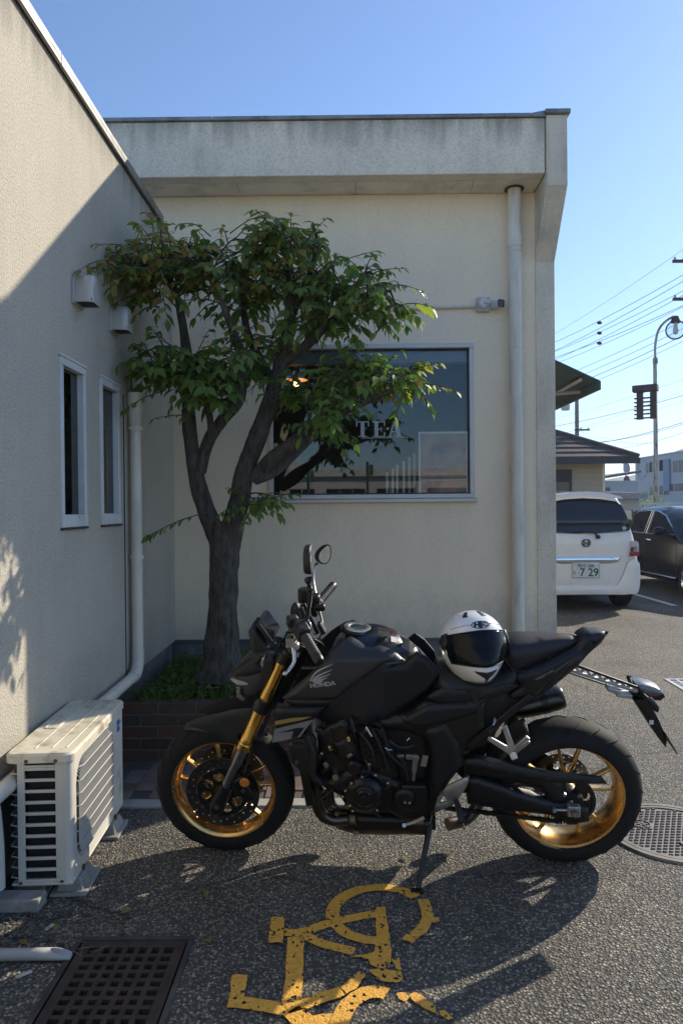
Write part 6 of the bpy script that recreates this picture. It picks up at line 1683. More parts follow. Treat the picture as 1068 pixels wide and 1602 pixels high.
for y_, (pa, pb) in ((.10, ((980,1056),(999,1082))), (-.11, ((1010,1090),(1029,1114)))):
    ts = holder('turn_signal'); ts.parent = bike
    a_, b_ = B(*pa, y_), B(*pb, y_); d_ = (b_-a_).normalized(); Mt = d_.to_track_quat('X','Y').to_matrix()
    q = MB(); q.sphere((a_+b_)/2, (b_-a_).length/2, (1,.32,.32), M=Mt); part(q, 'housing', K_DEEP, ts, smooth=60)
    q = MB(); q.sphere((a_+b_)/2+Vector((.006,0,.004)), (b_-a_).length/2*.86, (1,.3,.3), M=Mt); part(q, 'lens', mat('smoke_lens', (.05,.04,.035), .1, coat=.5), ts, smooth=60)
    q = MB(); q.tube([(a_*.8+b_*.2), Vector(((a_*.8+b_*.2).x-.01, y_*.3, (a_*.8+b_*.2).z))], .008, 8); part(q, 'stalk', K_DEEP, ts, smooth=50)
ph_px = [(984,1088),(1003,1086),(1012,1098),(1022,1115),(1030,1134),(1036,1150),(1034,1161),(1024,1148),(1008,1124),(996,1104)]
pillow('plate_hanger', B2(ph_px, -.0), lambda x, z: -.05, K_DEEP, bike, r=.006, drop=.005, sym=True, res=.015)
q = MB(); q.bar(B(1030,1135,0), B(1050,1168,0), .12, .004, up=(1,0,1)); part(q, 'mud_flap', K_PLAST)
q = MB(); q.cbox(B(1018,1130,-.055), (.016,.006,.018)); part(q, 'plate_reflector', K_WHITE, bevel=.001)
q = MB()
for pa, pb in (((948,1075),(968,1081)), ((962,1084),(985,1087))): q.bar(B(*pa,-.07), B(*pb,-.07), .05, .016, up=(0,0,1))
part(q, 'tool_tag', K_ALU, bevel=.003)

# ---- swingarm, chain, sprocket, hugger
sa = pillow('swingarm', B2(c2([(290,690),(330,676),(480,728),(610,768),(680,772),(735,790),(735,838),(690,845),(600,815),(420,795),(300,775)]), -.125), lambda x, z: -.130, K_DEEP, bike, thick=.055, r=.016, drop=.014, res=.018)
mirror_copy(sa)
sa2 = pillow('swingarm_brace', B2(c2([(285,612),(330,608),(470,640),(590,668),(640,700),(655,770),(600,775),(560,720),(440,690),(290,668)]), -.12), lambda x, z: -.122, K_DEEP, bike, thick=.04, r=.016, drop=.012, res=.018)
mirror_copy(sa2)
cg = pillow('chain_guard', B2(c2([(290,604),(330,602),(440,622),(560,645),(720,660),(775,668),(792,690),(640,688),(560,682),(430,655),(290,628)]), -.115), lambda x, z: -.142, K_PLAST, bike, thick=.02, r=.01, drop=.008, res=.016)
part(MB().tube([B(705,1245,-.14), B(705,1245,.14)], .022, 18), 'swingarm_pivot', K_STEEL, smooth=40)
q = MB(); spc = Vector((WB, -.088, RR)); N_ = 43; R_s = .098
V2 = []
for k in range(N_*4):
    a = 2*pi*k/(N_*4); rr = R_s + (.006 if k % 4 in (0, 1) else -.003); V2.append((rr*cos(a), rr*sin(a)))
hl2 = [[(.033*cos(2*pi*k/20), .033*sin(2*pi*k/20)) for k in range(20)]] + [[(.066*cos(2*pi*j/5+.3)+.02*cos(2*pi*k/10), .066*sin(2*pi*j/5+.3)+.02*sin(2*pi*k/10)) for k in range(10)] for j in range(5)]
Vv, Tt, Ee = cdt(V2, .03, hl2); n_ = len(Vv)
q.add([(spc.x+a, spc.y-.003, spc.z+b) for a, b in Vv]+[(spc.x+a, spc.y+.003, spc.z+b) for a, b in Vv], [t_ for t_ in Tt]+[tuple(n_+i for i in reversed(t_)) for t_ in Tt]+[(a, b, n_+b, n_+a) for a, b in Ee])
part(q, 'sprocket', K_DEEP)
q = MB(); q.lathe([(.02,-.03),(.05,-.03),(.056,-.01),(.056,.03)], c=spc, n=28); part(q, 'sprocket_carrier', K_ENG, smooth=35)
for k in range(5):
    a = 2*pi*k/5+.9; q = MB(); q.lathe([(0,-.012),(.008,-.012),(.009,-.004),(.009,.0),(0,.0)], c=spc+Vector((.05*cos(a),-.02,.05*sin(a))), n=8); part(q, 'sprocket_nut', K_STEEL, smooth=30)
# chain loop
fs_ = Vector((B(700,1262,-.088).x, -.088, B(700,1252,-.088).z)); rs_ = .036
dch = (spc-fs_); ang = atan2(dch.z, dch.x); off_ = math.acos((R_s-rs_)/hypot(dch.x, dch.z))
loop = []
for k in range(30):
    a = ang + (pi-off_)*(-1+2*k/29); loop.append(spc + Vector((R_s*cos(a),0,R_s*sin(a))))
for k in range(14):
    a = ang + (pi-off_) + (2*off_)*(k/13); loop.append(fs_ + Vector((rs_*cos(a),0,rs_*sin(a))))
tot = []; 
for i in range(len(loop)):
    a, b = loop[i], loop[(i+1) % len(loop)]; l = (b-a).length; m_ = max(1, int(l/.008))
    for j in range(m_): tot.append(a.lerp(b, j/m_))
ch = MB(); i = 0
while i < len(tot)-2:
    a, b = tot[i], tot[(i+2) % len(tot)]
    ch.bar(a, b, .020 if (i//2) % 2 else .014, .013, up=(0,0,1)) if abs((b-a).normalized().z) < .95 else ch.bar(a, b, .02, .013, up=(1,0,0))
    i += 2
part(ch, 'chain', mat('chain_steel', (.05,.045,.04), .45, .8))['kind'] = 'stuff'
ax_ = Vector((WB, -.165, RR))
q = MB(); q.cbox(Vector((WB,-.155,RR)), (.05,.03,.045)); part(q, 'axle_block', K_ALU, bevel=.004)
q = MB(); q.lathe([(0,-.022),(.012,-.022),(.015,-.012),(.018,-.012),(.018,.0),(0,.0)], c=ax_, n=8); part(q, 'axle_nut', K_STEEL, smooth=30)
q = MB(); q.tube([Vector((WB,-.15,RR)), Vector((WB,.15,RR))], .012, 12); part(q, 'axle', K_STEEL, smooth=40)
q = MB(); q.tube([ax_+Vector((-.02,.01,0)), ax_+Vector((-.07,.01,.0))], .005, 8); q.cbox(ax_+Vector((-.075,.01,0)), (.012,.016,.016)); part(q, 'chain_adjuster', K_ALU, smooth=40)
q = MB()
for i_ in range(13):
    a = radians(165-46*i_/12); rr = RR+.03
    for k in range(9):
        s_ = -1+2*k/8; q.v.append((WB+rr*cos(a), .085*s_, RR+rr*sin(a)-.04*abs(s_)**3))
for i_ in range(12):
    for k in range(8): b0_ = i_*9+k; q.f.append((b0_, b0_+1, b0_+10, b0_+9)); q.m.append(0)
hg = part(q, 'rear_hugger', K_PLAST, smooth=50); sm = hg.modifiers.new('s','SOLIDIFY'); sm.thickness = .003
q = MB(); q.cbox(B(905,1230,.09), (.07,.05,.1)); part(q, 'rear_caliper', K_DEEP, bevel=.012)
part(MB().tube(spline([B(720,1210,0), B(745,1180,0), B(770,1130,0)], 5), .03, 14), 'rear_shock', K_DEEP, smooth=50)

# ---- footpegs
fb = pillow('footpeg_bracket', B2(c2([(182,790),(194,748),(226,708),(306,672),(296,708),(268,752),(244,778),(190,800)]), -.19), lambda x, z: -.192, K_ALU, bike, thick=.012, r=.006, drop=.004, res=.014,
            holes=[B2(c2([(200,770),(212,740),(232,762)]), -.19)])
mirror_copy(fb)
q = MB()
for p_ in c2([(207,728),(190,790)]): q.lathe([(0,-.008),(.007,-.008),(.008,-.002),(0,-.002)], c=B(*p_, -.195), n=12)
part(q, 'bracket_bolt', K_STEEL, smooth=30)
q = MB(); q.tube([B(*c2([(258,758)])[0], -.20), B(*c2([(268,790)])[0], -.25), B(*c2([(280,838)])[0], -.29)], [.010,.013,.013], 12); part(q, 'footpeg', K_PLAST, smooth=40)
q = MB(); q.tube([B(*c2([(280,838)])[0], -.285), B(*c2([(288,860)])[0], -.285)], .004, 8); part(q, 'peg_feeler', K_STEEL, smooth=40)
pg = MB()
for a_, b_, w0, w1 in (((372,535),(455,585),.018,.026), ((428,490),(460,580),.02,.026), ((455,588),(515,532),.024,.02), ((460,590),(518,545),.02,.016), ((455,582),(468,612),.03,.026)):
    pg.bar(B(*c2([a_])[0], -.15), B(*c2([b_])[0], -.165), w0, .012, up=(0,1,0), w2=w1)
o_ = part(pg, 'passenger_peg_bracket', K_ALU, bevel=.003); mirror_copy(o_)
q = MB(); q.tube([B(*c2([(400,470)])[0], -.12), B(*c2([(390,490)])[0], -.13)], .004, 6); q.tube([B(*c2([(398,462)])[0], -.125), B(*c2([(392,475)])[0], -.125)], .005, 6); part(q, 'bright_clip', K_CHR)
# ---- side stand: from its pivot to the asphalt
sp0 = B(673, 1286, -.14); gw = atZ(654, 1390, .012); sp1 = BMI @ gw
q = MB(); q.tube([sp0, sp0.lerp(sp1,.2), sp1], [.014,.012,.010], 12); q.cbox(sp0, (.04,.03,.05)); part(q, 'side_stand', K_DEEP, smooth=40)
q = MB(); q.cbox(BMI @ (gw + Vector((-.005,-.005,-.006))), (.05,.03,.010), Matrix.Rotation(-LEAN,3,'X')); part(q, 'stand_foot', K_DEEP, bevel=.003)
q = MB(); q.lathe([(0,-.006),(.008,-.006),(.009,0),(0,0)], c=B(668,1288,-.16), n=12); q.tube([B(676,1275,-.15), B(662,1330,-.17)], .004, 6); part(q, 'stand_spring', K_STEEL, smooth=40)

# ------------------------------------------------------------------ helmet on the rider's seat
hp = BM @ B(741, 1066, -.02)
hel = thing('motorcycle_helmet', 'white full-face helmet with dark visor resting on the motorcycle seat', 'helmet', (0,0,0))
HS = .1
cw = BM @ B(739, 1008, -.03)
hel.matrix_world = Matrix.Translation(cw) @ Matrix.Rotation(radians(5), 4, 'Z') @ Matrix.Rotation(radians(-13), 4, 'X') @ Matrix.Rotation(radians(-4), 4, 'Y') @ Matrix.Scale(1.05, 4)
H_W = mat('helmet_white', (.84,.84,.82), .18, coat=.6, spec=.5)
H_V = mat('visor_smoke', (.006,.007,.009), .10, spec=.22)
H_T = mat('helmet_trim', (.018,.018,.02), .45)
def hs(az, el, k=1.):
    """helmet shell: az 0 faces the viewer (-y), el up"""
    cx, sx_ = cos(el), sin(el)
    x_ = sin(az)*cx; y_ = -cos(az)*cx; z_ = sx_
    fy = max(0, -y_)
    rx, ry, rz = .126, .158 if y_ > 0 else .142, .130
    p_ = Vector((x_*rx, y_*ry, z_*rz))
    if z_ < 0:                                   # chin bar: drops and pushes forward, flanks taper in
        t_ = min(1, -z_/.8)
        p_.y -= .060*t_*fy**1.6
        p_.z -= .066*t_*(.30+.70*fy**2)
        p_.x *= 1 - .36*t_**1.5*(.4+.6*fy)
    return p_*k
def hpatch(az0, az1, el0f, el1f, k, n=40, m=14, thick=.004):
    """patch of the shell between two curves el(az), raised by k"""
    q = MB()
    for j in range(m+1):
        for i in range(n+1):
            az = az0+(az1-az0)*i/n; e0, e1 = el0f(az), el1f(az); q.v.append(tuple(hs(az, e0+(e1-e0)*j/m, k)))
    for j in range(m):
        for i in range(n): a = j*(n+1)+i; q.f.append((a, a+1, a+n+2, a+n+1)); q.m.append(0)
    return q
D = radians
sh_ = MB(); nu, nv = 96, 60
def el_of(j): return D(-62 + 152*j/nv)
for j in range(nv+1):
    for i in range(nu): sh_.v.append(tuple(hs(2*pi*i/nu, min(el_of(j), pi/2-.001))))
for j in range(nv):
    for i in range(nu):
        az = (2*pi*(i+.5)/nu + pi) % (2*pi) - pi; el = el_of(j+.5)
        if abs(az) < D(68) and D(-19)-.06*(1-abs(az)/1.4) < el < D(17): continue     # eye port
        sh_.f.append((j*nu+i, j*nu+(i+1)%nu, (j+1)*nu+(i+1)%nu, (j+1)*nu+i)); sh_.m.append(0)
so_ = sh_.build('shell', H_W, hel, smooth=60); sm = so_.modifiers.new('s','SOLIDIFY'); sm.thickness = .006; sm.offset = -1
lo_v = lambda az: D(-22) - .05*(1-abs(az)/1.4); up_v = lambda az: D(19.5) - D(3)*abs(az)/1.4
o_ = hpatch(D(-71), D(71), lo_v, up_v, 1.018, 48, 16).build('visor', H_V, hel, smooth=60); sm = o_.modifiers.new('s','SOLIDIFY'); sm.thickness = .002
vis = o_
rim_pts = [hs(D(-72)+D(144)*i/40, up_v(D(-72)+D(144)*i/40)+.01, 1.016) for i in range(41)]
MB().tube(rim_pts, .0022, 6).build('visor_gasket', H_T, hel, smooth=60)
rim_pts = [hs(D(-72)+D(144)*i/40, lo_v(D(-72)+D(144)*i/40)-.012, 1.016) for i in range(41)]
MB().tube(rim_pts, .002, 6).build('visor_gasket', H_T, hel, smooth=60)
for sd in (-1, 1):
    q = MB(); c_ = hs(sd*D(74), D(8), 1.02); nrm_ = c_.normalized(); Mq = nrm_.to_track_quat('Z','Y').to_matrix()
    q.lathe([(0,.008),(.02,.007),(.027,.002),(.028,-.004)], c=c_, axis='Z', n=24, M=Mq); q.build('visor_pivot', H_T, hel, smooth=40)
# side base plates of the visor, dark triangles
for sd in (-1, 1):
    o_ = hpatch(sd*D(64), sd*D(86), lambda az: D(-12)+D(10)*(abs(az)-D(64))/D(22), lambda az: D(22)-D(2)*(abs(az)-D(64))/D(22), 1.012, 10, 8).build('base_plate', H_T, hel, smooth=60)
# chin vent: dark V-shaped intake with a white keel below
cv_ = hpatch(D(-27), D(27), lambda az: D(-46)+D(13)*abs(az)/D(27) - D(9)*max(0, 1-abs(az)/D(6)), lambda az: D(-33)+D(2)*abs(az)/D(27), 1.012, 36, 6).build('chin_vent', H_T, hel, smooth=60)
sm = cv_.modifiers.new('s','SOLIDIFY'); sm.thickness = .004
# crown vents
for sd in (-1, 1):
    q = hpatch(sd*D(20), sd*D(34), lambda az: D(50), lambda az: D(67), 1.014, 8, 6); o_ = q.build('crown_vent', H_T, hel, smooth=60)
    sm = o_.modifiers.new('s','SOLIDIFY'); sm.thickness = .006
# brow ridge lines
for sd in (-1, 1):
    pts_ = [hs(sd*D(8+50*t_/12), D(24)+D(16)*(1-(t_/12-.25)**2)*.5, 1.003) for t_ in range(13)]
    MB().tube(pts_, .0016, 6).build('shell_seam', mat('helmet_seam', (.4,.4,.4), .4), hel, smooth=60)
# oval maker's badge
bc_az, bc_el = D(4), D(31)
def hb_(x_, y_, z_=0): return tuple(hs(bc_az + x_/.13, bc_el + y_/.135, 1.006 + z_))
q = MB(); q.tube([hb_(.042*cos(a), .016*sin(a)) for a in [2*pi*k/40 for k in range(40)]], .0015, 6, closed=True); q.build('badge_ring', H_T, hel, smooth=60)
vs_, fs_2 = text_mesh('HJC', .029, extrude=.0, bold=.0022, sx=1.35, shear=.15)
q = MB(); q.add([hb_(a, b, .002) for a, b, _ in vs_], fs_2); q.build('badge_text', H_T, hel, fix=False)
# lower trim ring and dark lining
pts_ = [hs(2*pi*i/64, D(-61.5), 1.004) for i in range(64)]
MB().tube(pts_, .0045, 8, closed=True).build('neck_trim', H_T, hel, smooth=60)
q = MB(); q.sphere((0,0,0), 1, (.112,.128,.118)); q.build('lining', mat('lining', (.012,.012,.012), .95), hel, smooth=60)
# ------------------------------------------------------------------ awning on the far flank of the cafe
M_AWN = mat('awning_green', (.03,.06,.062), .75, var=.15)
aw = thing('green_awning', 'dark green awning jutting out from the far side of the cafe', 'awning', (1.66, 7.9, 0))
a_ = atY(938, 597, 7.9); ox = a_.x-1.66; oz = a_.z; wz_ = oz + .56
q = MB(); q.add([(0,0,wz_),(ox,0,oz),(ox,3.6,oz),(0,3.6,wz_),(0,0,wz_+.012),(ox,0,oz+.012),(ox,3.6,oz+.012),(0,3.6,wz_+.012)], [(0,1,2,3),(7,6,5,4),(0,4,5,1),(1,5,6,2),(2,6,7,3),(3,7,4,0)]); q.build('canopy', M_AWN, aw)
MB().box((ox-.03,-.01,oz-.09),(ox+.005,3.61,oz+.006)).build('valance', M_AWN, aw)
for y_ in (.5, 1.9, 3.2): MB().tube([(.0,y_,oz-.12),(ox-.06,y_,oz-.03)], .022, 8).build('arm', mat('awning_arm', (.3,.3,.29), .5), aw, smooth=40)
MB().tube([(ox-.2,.05,oz+.03),(ox-.2,3.5,oz+.03)], .02, 8).build('tube', MATS['awning_arm'], aw, smooth=40)

# ------------------------------------------------------------------ white van seen from behind
c5 = lambda l: [(850 + a/4.899, 750 + b/4.899) for a, b in l]
VY = 10.0
vc = atY(914, 900, VY).x
van = thing('white_van', 'white minivan seen from behind, parked beyond the corner of the cafe', 'van', (vc, VY, 0), (0,0,radians(-1.5)))
V_W = mat('van_pearl_white', (.84,.82,.76), .3, coat=.7, var=.03)
V_G = mat('van_dark_glass', (.012,.016,.022), .06, coat=.3)
V_T = mat('van_trim', (.03,.03,.03), .5)
V_C = mat('van_chrome', (.75,.76,.78), .08, 1.)
def vpt(l): return [(atY(u, v, VY).x - vc, atY(u, v, VY).z) for u, v in c5(l)]
def symo(l):
    h_ = vpt(l); return h_ + [(-a, b) for a, b in reversed(h_) if abs(a) > 1e-4]
body = vpt([(313,91),(400,97),(490,108),(560,122),(592,142),(620,190),(645,265),(668,345),(690,430),(702,480),(716,560),(728,640),(732,720),(728,800),(722,850),(705,878),(600,884),(313,884)])
body[0] = (0, body[0][1]); body[-1] = (0, body[-1][1])
ring = body + [(-a, b) for a, b in reversed(body[1:-1])]
zb = min(b for a, b in ring); n = len(ring)
lay = [(-.02,.90,.0,1),(.0,.955,.0,1),(.04,.99,0,1),(.14,1.,0,1),(.5,1.01,0,1),(2.9,1.01,0,1),(3.3,.99,0,.8),(3.6,.98,0,.62),(4.15,.93,0,.55),(4.25,.85,0,.5)]
q = MB()
for (y_, s_, o_, h_) in lay:
    for (a, b) in ring:
        zz_ = zb + (b-zb)*h_; q.v.append((a*s_, y_ + (.26*max(0, zz_-1.02) if y_ < .3 else 0), zz_ if s_ > .97 else (zz_-.9)*min(1, s_+.02)+.9))
for i in range(len(lay)-1):
    for k in range(n): q.f.append((i*n+k, i*n+(k+1)%n, (i+1)*n+(k+1)%n, (i+1)*n+k)); q.m.append(0)
q.f += [tuple(range(n)), tuple((len(lay)-1)*n+k for k in range(n-1,-1,-1))]; q.m += [0,0]
vb = q.build('body', V_W, van, smooth=40)
vl = lambda z: .26*max(0, z-1.02)
hat = symo([(313,415),(400,417),(560,407),(664,396),(660,470),(640,590),(600,720),(555,806),(313,806)])
pillow('tailgate', hat, lambda x, z: -.036+vl(z), V_W, van, thick=.03, r=.03, drop=.012, res=.08)
win_ = symo([(313,143),(450,150),(560,168),(603,198),(632,270),(652,345),(655,390),(560,400),(400,410),(313,408)])
vw = pillow('rear_window', win_, lambda x, z: -.045+vl(z), V_G, van, thick=.02, r=.02, drop=.004, res=.08)
pillow('spoiler', symo([(313,92),(400,97),(500,110),(575,132),(590,150),(500,140),(400,130),(313,127)]), lambda x, z: -.09+vl(z), V_W, van, thick=.12, r=.02, drop=.012, res=.06)
bmp = symo([(313,808),(556,812),(600,730),(632,640),(690,600),(722,640),(728,720),(726,800),(716,850),(700,874),(600,880),(313,880)])
pillow('bumper', bmp, lambda x, z: -.052, V_W, van, thick=.05, r=.04, drop=.02, res=.06)
for sd in (-1, 1):
    tl = [(sd*a, b) for a, b in vpt([(654,470),(700,470),(714,490),(716,580),(640,588)])]
    lamp_ = pillow('tail_light', tl, lambda x, z: -.058, mat('tail_clear', (.5,.45,.44), .12, coat=.6), van, thick=.06, r=.02, drop=.012, res=.05)
    pillow('red_lens', [(sd*a, b) for a, b in vpt([(646,556),(712,552),(715,582),(642,588)])], lambda x, z: -.062, mat('van_red', (.35,.02,.03), .15, coat=.5), lamp_, thick=.02, r=.006, drop=.004, res=.05)
    pillow('dark_lens', [(sd*a, b) for a, b in vpt([(652,520),(690,516),(692,550),(650,554)])], lambda x, z: -.062, V_T, lamp_, thick=.02, r=.006, drop=.004, res=.05)
pillow('chrome_bar', symo([(313,592),(480,590),(575,598),(560,630),(480,642),(313,640)]), lambda x, z: -.062, V_C, van, thick=.03, r=.02, drop=.016, res=.05)
pa, pb = vpt([(213,646),(412,746)])
pn_ = MB().box((pa[0]+0,-.056,pb[1]),(pb[0],-.05,pa[1])).build('number_plate', mat('plate_white', (.68,.68,.64), .5), van, bevel=.004)
M_PLT = mat('plate_green', (.02,.09,.05), .5)
pcx, pcz = (pa[0]+pb[0])/2, (pa[1]+pb[1])/2
lettering('plate_numbers', '7 29', .155, lambda x_, y_, z_: (pcx+.045+x_, -.0575-z_, pcz-.03+y_), M_PLT, pn_, bold=.003, sx=.95)
lettering('plate_region', '香川 500', .062, lambda x_, y_, z_: (pcx+.0+x_, -.0575-z_, pcz+.062+y_), M_PLT, pn_, bold=.001)
lettering('plate_kana', 'り ・', .05, lambda x_, y_, z_: (pcx-.125+x_, -.0575-z_, pcz-.035+y_), M_PLT, pn_, bold=.001)
MB().tube([(pa[0]-.004,-.055,pb[1]-.004),(pb[0]+.004,-.055,pb[1]-.004),(pb[0]+.004,-.055,pa[1]+.004),(pa[0]-.004,-.055,pa[1]+.004)], .006, 6, closed=True).build('plate_frame', V_C, pn_)
ec = vpt([(316,487)])[0]
q = MB(); q.tube([(ec[0]+a, -.047, ec[1]+b) for a, b in smoothpoly([(-.062,.048),(.062,.048),(.052,-.048),(-.052,-.048)], 2)], .008, 8, closed=True)
for s_ in (-1, 1): q.bar((ec[0]+s_*.036,-.05,ec[1]+.038), (ec[0]+s_*.024,-.05,ec[1]-.038), .02, .02, up=(0,1,0))
q.bar((ec[0]-.03,-.05,ec[1]), (ec[0]+.03,-.05,ec[1]), .02, .018, up=(0,1,0)); q.build('emblem', mat('emblem_steel', (.16,.16,.17), .25, .9), van, smooth=40)
w0, w1, w2 = vpt([(405,440),(372,405),(240,398)])
q = MB(); q.tube([(w0[0],-.055,w0[1]),(w1[0],-.07,w1[1]),(w2[0],-.055,w2[1])], [.018,.014,.008], 8); q.sphere((w0[0],-.05,w0[1]), .03, (1.2,.6,1)); q.build('wiper', V_T, van, smooth=50)
st_ = vpt([(608,373)])[0]; MB().lathe([(0,-.043),(.03,-.043),(.03,-.040),(0,-.040)], c=(st_[0],vl(st_[1])-.02,st_[1]), n=16).build('window_sticker', mat('sticker_pale', (.4,.5,.4), .5), vw)
bd_ = vpt([(70,548)])[0]; MB().box((bd_[0]-.06,-.042,bd_[1]-.012),(bd_[0]+.02,-.037,bd_[1]+.012)).build('badge', V_C, van)
for sd in (-1, 1):
    for y_ in (.62, 3.4):
        wl = holder('wheel'); wl.parent = van; wl.location = (sd*.70, y_, .30)
        MB().lathe([(.19,-.09),(.28,-.095),(.30,-.07),(.302,0),(.30,.07),(.28,.095),(.19,.09)], axis='X', n=36).build('tyre', K_RUB, wl, smooth=40)
        MB().lathe([(0,sd*.05),(.1,sd*.06),(.19,sd*.085),(.195,0)], axis='X', n=24).build('rim', K_ALU, wl, smooth=40)
MB().box((-.65,.2,.2),(.65,3.8,.45)).build('underbody', V_T, van)
for sd in (-1, 1):
    MB().box((sd*.855-.012,.5,1.02),(sd*.855+.012,2.6,1.42)).build('side_window', V_G, van, bevel=.01)

# ------------------------------------------------------------------ black sedan facing the viewer, flank towards us
CX = 6.18
car = thing('black_sedan', 'glossy black sedan parked right of the white van, nose towards us', 'car', (CX, 10.1, 0), (0,0,radians(90)))
S_B = mat('car_black', (.008,.010,.014), .18, spec=.35, coat=.15)
S_G = mat('car_glass', (.016,.02,.026), .05, coat=.3)
pf = [(.02,.32),(.0,.5),(.06,.66),(.25,.76),(.7,.86),(1.15,.97),(1.5,1.16),(1.85,1.33),(2.2,1.43),(2.7,1.47),(3.3,1.44),(3.75,1.33),(4.15,1.13),(4.4,1.06),(4.62,.98),(4.68,.7),(4.62,.3),(4.2,.2),(.5,.2)]
pf = smoothpoly(pf, 1)
cw_ = lambda x, z: .87 - .30*max(0, z-.93)**1.0*1.25 - .06*max(0, .5-z) - .15*max(0, .5-x)**2*2 - .1*max(0, x-4.2)
pillow('body', pf, cw_, S_B, car, r=.10, drop=.09, sym=True, res=.09)
gf = lambda x, z: cw_(x, z) + .004
for nm_, pl_ in (('front_window', [(1.42,1.0),(1.62,1.12),(1.98,1.30),(2.3,1.37),(2.52,1.385),(2.52,.985)]), ('rear_window', [(2.6,.985),(2.6,1.385),(3.1,1.37),(3.55,1.25),(3.8,1.08),(3.6,1.0)])):
    for sd in (1, -1):
        o_ = pillow(nm_, pl_, gf, S_G, car, thick=.02, r=.015, drop=.004, res=.09)
        if sd < 0: o_.scale = (1,-1,1)
        tr_ = MB().tube([(a, gf(a,b)+.004, b) for a, b in pl_], .010, 6, closed=True).build('window_trim', V_C, o_, smooth=40)
pillow('windscreen', [(-.62,0),(.62,0),(.55,.62),(-.55,.62)], lambda x, z: -.012, S_G, car, thick=.01, r=.02, drop=.004, res=.1).matrix_local = Matrix.Translation((1.22,0,1.02)) @ Matrix.Rotation(radians(-90),4,'Z') @ Matrix.Rotation(radians(-62),4,'X')
mi = holder('wing_mirror'); mi.parent = car
MB().sphere((1.72,.98,1.05), .1, (.7,1.05,.72)).build('housing', S_B, mi, smooth=60)
MB().tube([(1.68,.84,1.0),(1.70,.95,1.03)], .025, 8).build('stalk', S_B, mi, smooth=50)
for x_ in (2.35, 3.35):
    MB().tube([(x_-.1,.885,.88),(x_-.06,.915,.885),(x_+.06,.915,.89),(x_+.1,.885,.89)], .013, 8).build('door_handle', V_C, car, smooth=50)
MB().tube([(1.35,.875,.30),(2.6,.885,.30),(3.5,.875,.31)], .014, 8).build('sill_trim', V_C, car, smooth=50)
for x_ in (1.36, 2.56, 3.62):
    MB().tube([(x_,cw_(x_,.93)+.001,.93),(x_-.02,cw_(x_,.6)+.001,.6),(x_,cw_(x_,.35)+.001,.35)], .004, 5).build('door_seam', V_T, car)
for x_ in (.92, 3.72):
    for sd in (1, -1):
        wl = holder('wheel'); wl.parent = car; wl.location = (x_, sd*.79, .31); wl.scale = (1, sd, 1)
        MB().lathe([(.21,-.1),(.29,-.1),(.31,-.07),(.312,0),(.31,.07),(.29,.1),(.22,.102)], n=40).build('tyre', K_RUB, wl, smooth=40)
        MB().lathe([(.18,.05),(.205,.09),(.222,.106),(.226,.1),(.22,.0)], n=40).build('rim', V_C, wl, smooth=40)
        MB().lathe([(0,.05),(.18,.05)], n=24).build('disc', V_T, wl)
        for k in range(8):
            a = k*pi/4; MB().bar((.03*cos(a),.085,.03*sin(a)), (.2*cos(a),.095,.2*sin(a)), .03, .02, up=(0,1,0)).build('spoke', V_C, wl, bevel=.004)
        MB().lathe([(.315,.06),(.345,.085),(.36,.06)], n=40).build('arch_liner', V_T, wl, smooth=40)
for sd in (1,-1): MB().sphere((.16,sd*.62,.66), .14, (1.2,1.2,.55)).build('headlight', mat('headlight_glass', (.5,.52,.55), .08, coat=.6), car, smooth=60)
MB().box((-.03,-.4,.42),(.05,.4,.58)).build('grille', V_T, car, bevel=.02)

# parking bay lines
M_LINE = mat('white_road_paint', (.55,.55,.52), .7, var=.2, vscale=14)
for (u0,v0,u1,v1,lab) in ((996,931,1055,948,'faded white parking line between the van and the black sedan'),):
    a, b = atZ(u0,v0), atZ(u1,v1); d_ = (b-a).normalized(); s_ = Vector((-d_.y,d_.x,0))*.05
    e = a - d_*1.6
    q = MB(); q.add([(e-s_+Vector((0,0,.005))), (b-s_+Vector((0,0,.005))), (b+s_+Vector((0,0,.005))), (e+s_+Vector((0,0,.005)))], [(0,1,2,3)])
    tag(q.build('parking_line', M_LINE), lab, 'road marking')

# ------------------------------------------------------------------ street lamp with globe and a louvred sign box
M_POLE = mat('pole_paint', (.42,.40,.36), .6, .2, var=.1, dirt=(.14,.06,.03), dscale=3, stretch=(6,6,1.2), dlo=.5, dhi=.62)
M_BRN = mat('brown_steel', (.06,.045,.04), .7, var=.2)
LY = 18.0
lx = atY(1025, 700, LY).x
la = thing('street_lamp', 'rusty lamp post with curved arm and clear globe above the sedan', 'street lamp', (lx, LY, 0))
zt = atY(1025, 562, LY).z
MB().tube([(0,0,0),(0,0,zt*.45),(-.01,0,zt)], [.06,.055,.045], 14).build('post', M_POLE, la, smooth=40)
MB().lathe([(.045,zt-.12),(.06,zt-.1),(.06,zt+.03),(.04,zt+.05)], axis='Z', n=14).build('collar', M_POLE, la, smooth=40)
gz_ = atY(1056, 516, LY); gx_ = gz_.x-lx; gz_ = gz_.z
MB().tube(spline([(0,0,zt),(.0,0,zt+.35),(.08,0,zt+.72),(.26,0,zt+.95),(gx_-.04,0,gz_+.34)], 7), .03, 10).build('arm', M_POLE, la, smooth=50)
MB().lathe([(0,.12),(.07,.10),(.11,.0),(.14,-.04),(.13,-.05)], c=(gx_,0,gz_+.24), axis='Z', n=20).build('cap', M_BRN, la, smooth=40)
gm = glass_mat('globe_glass', (.9,.93,.95), .96, .02, 1.18)
MB().sphere((gx_,0,gz_), .245, nu=28, nv=18).build('globe', gm, la, smooth=60)
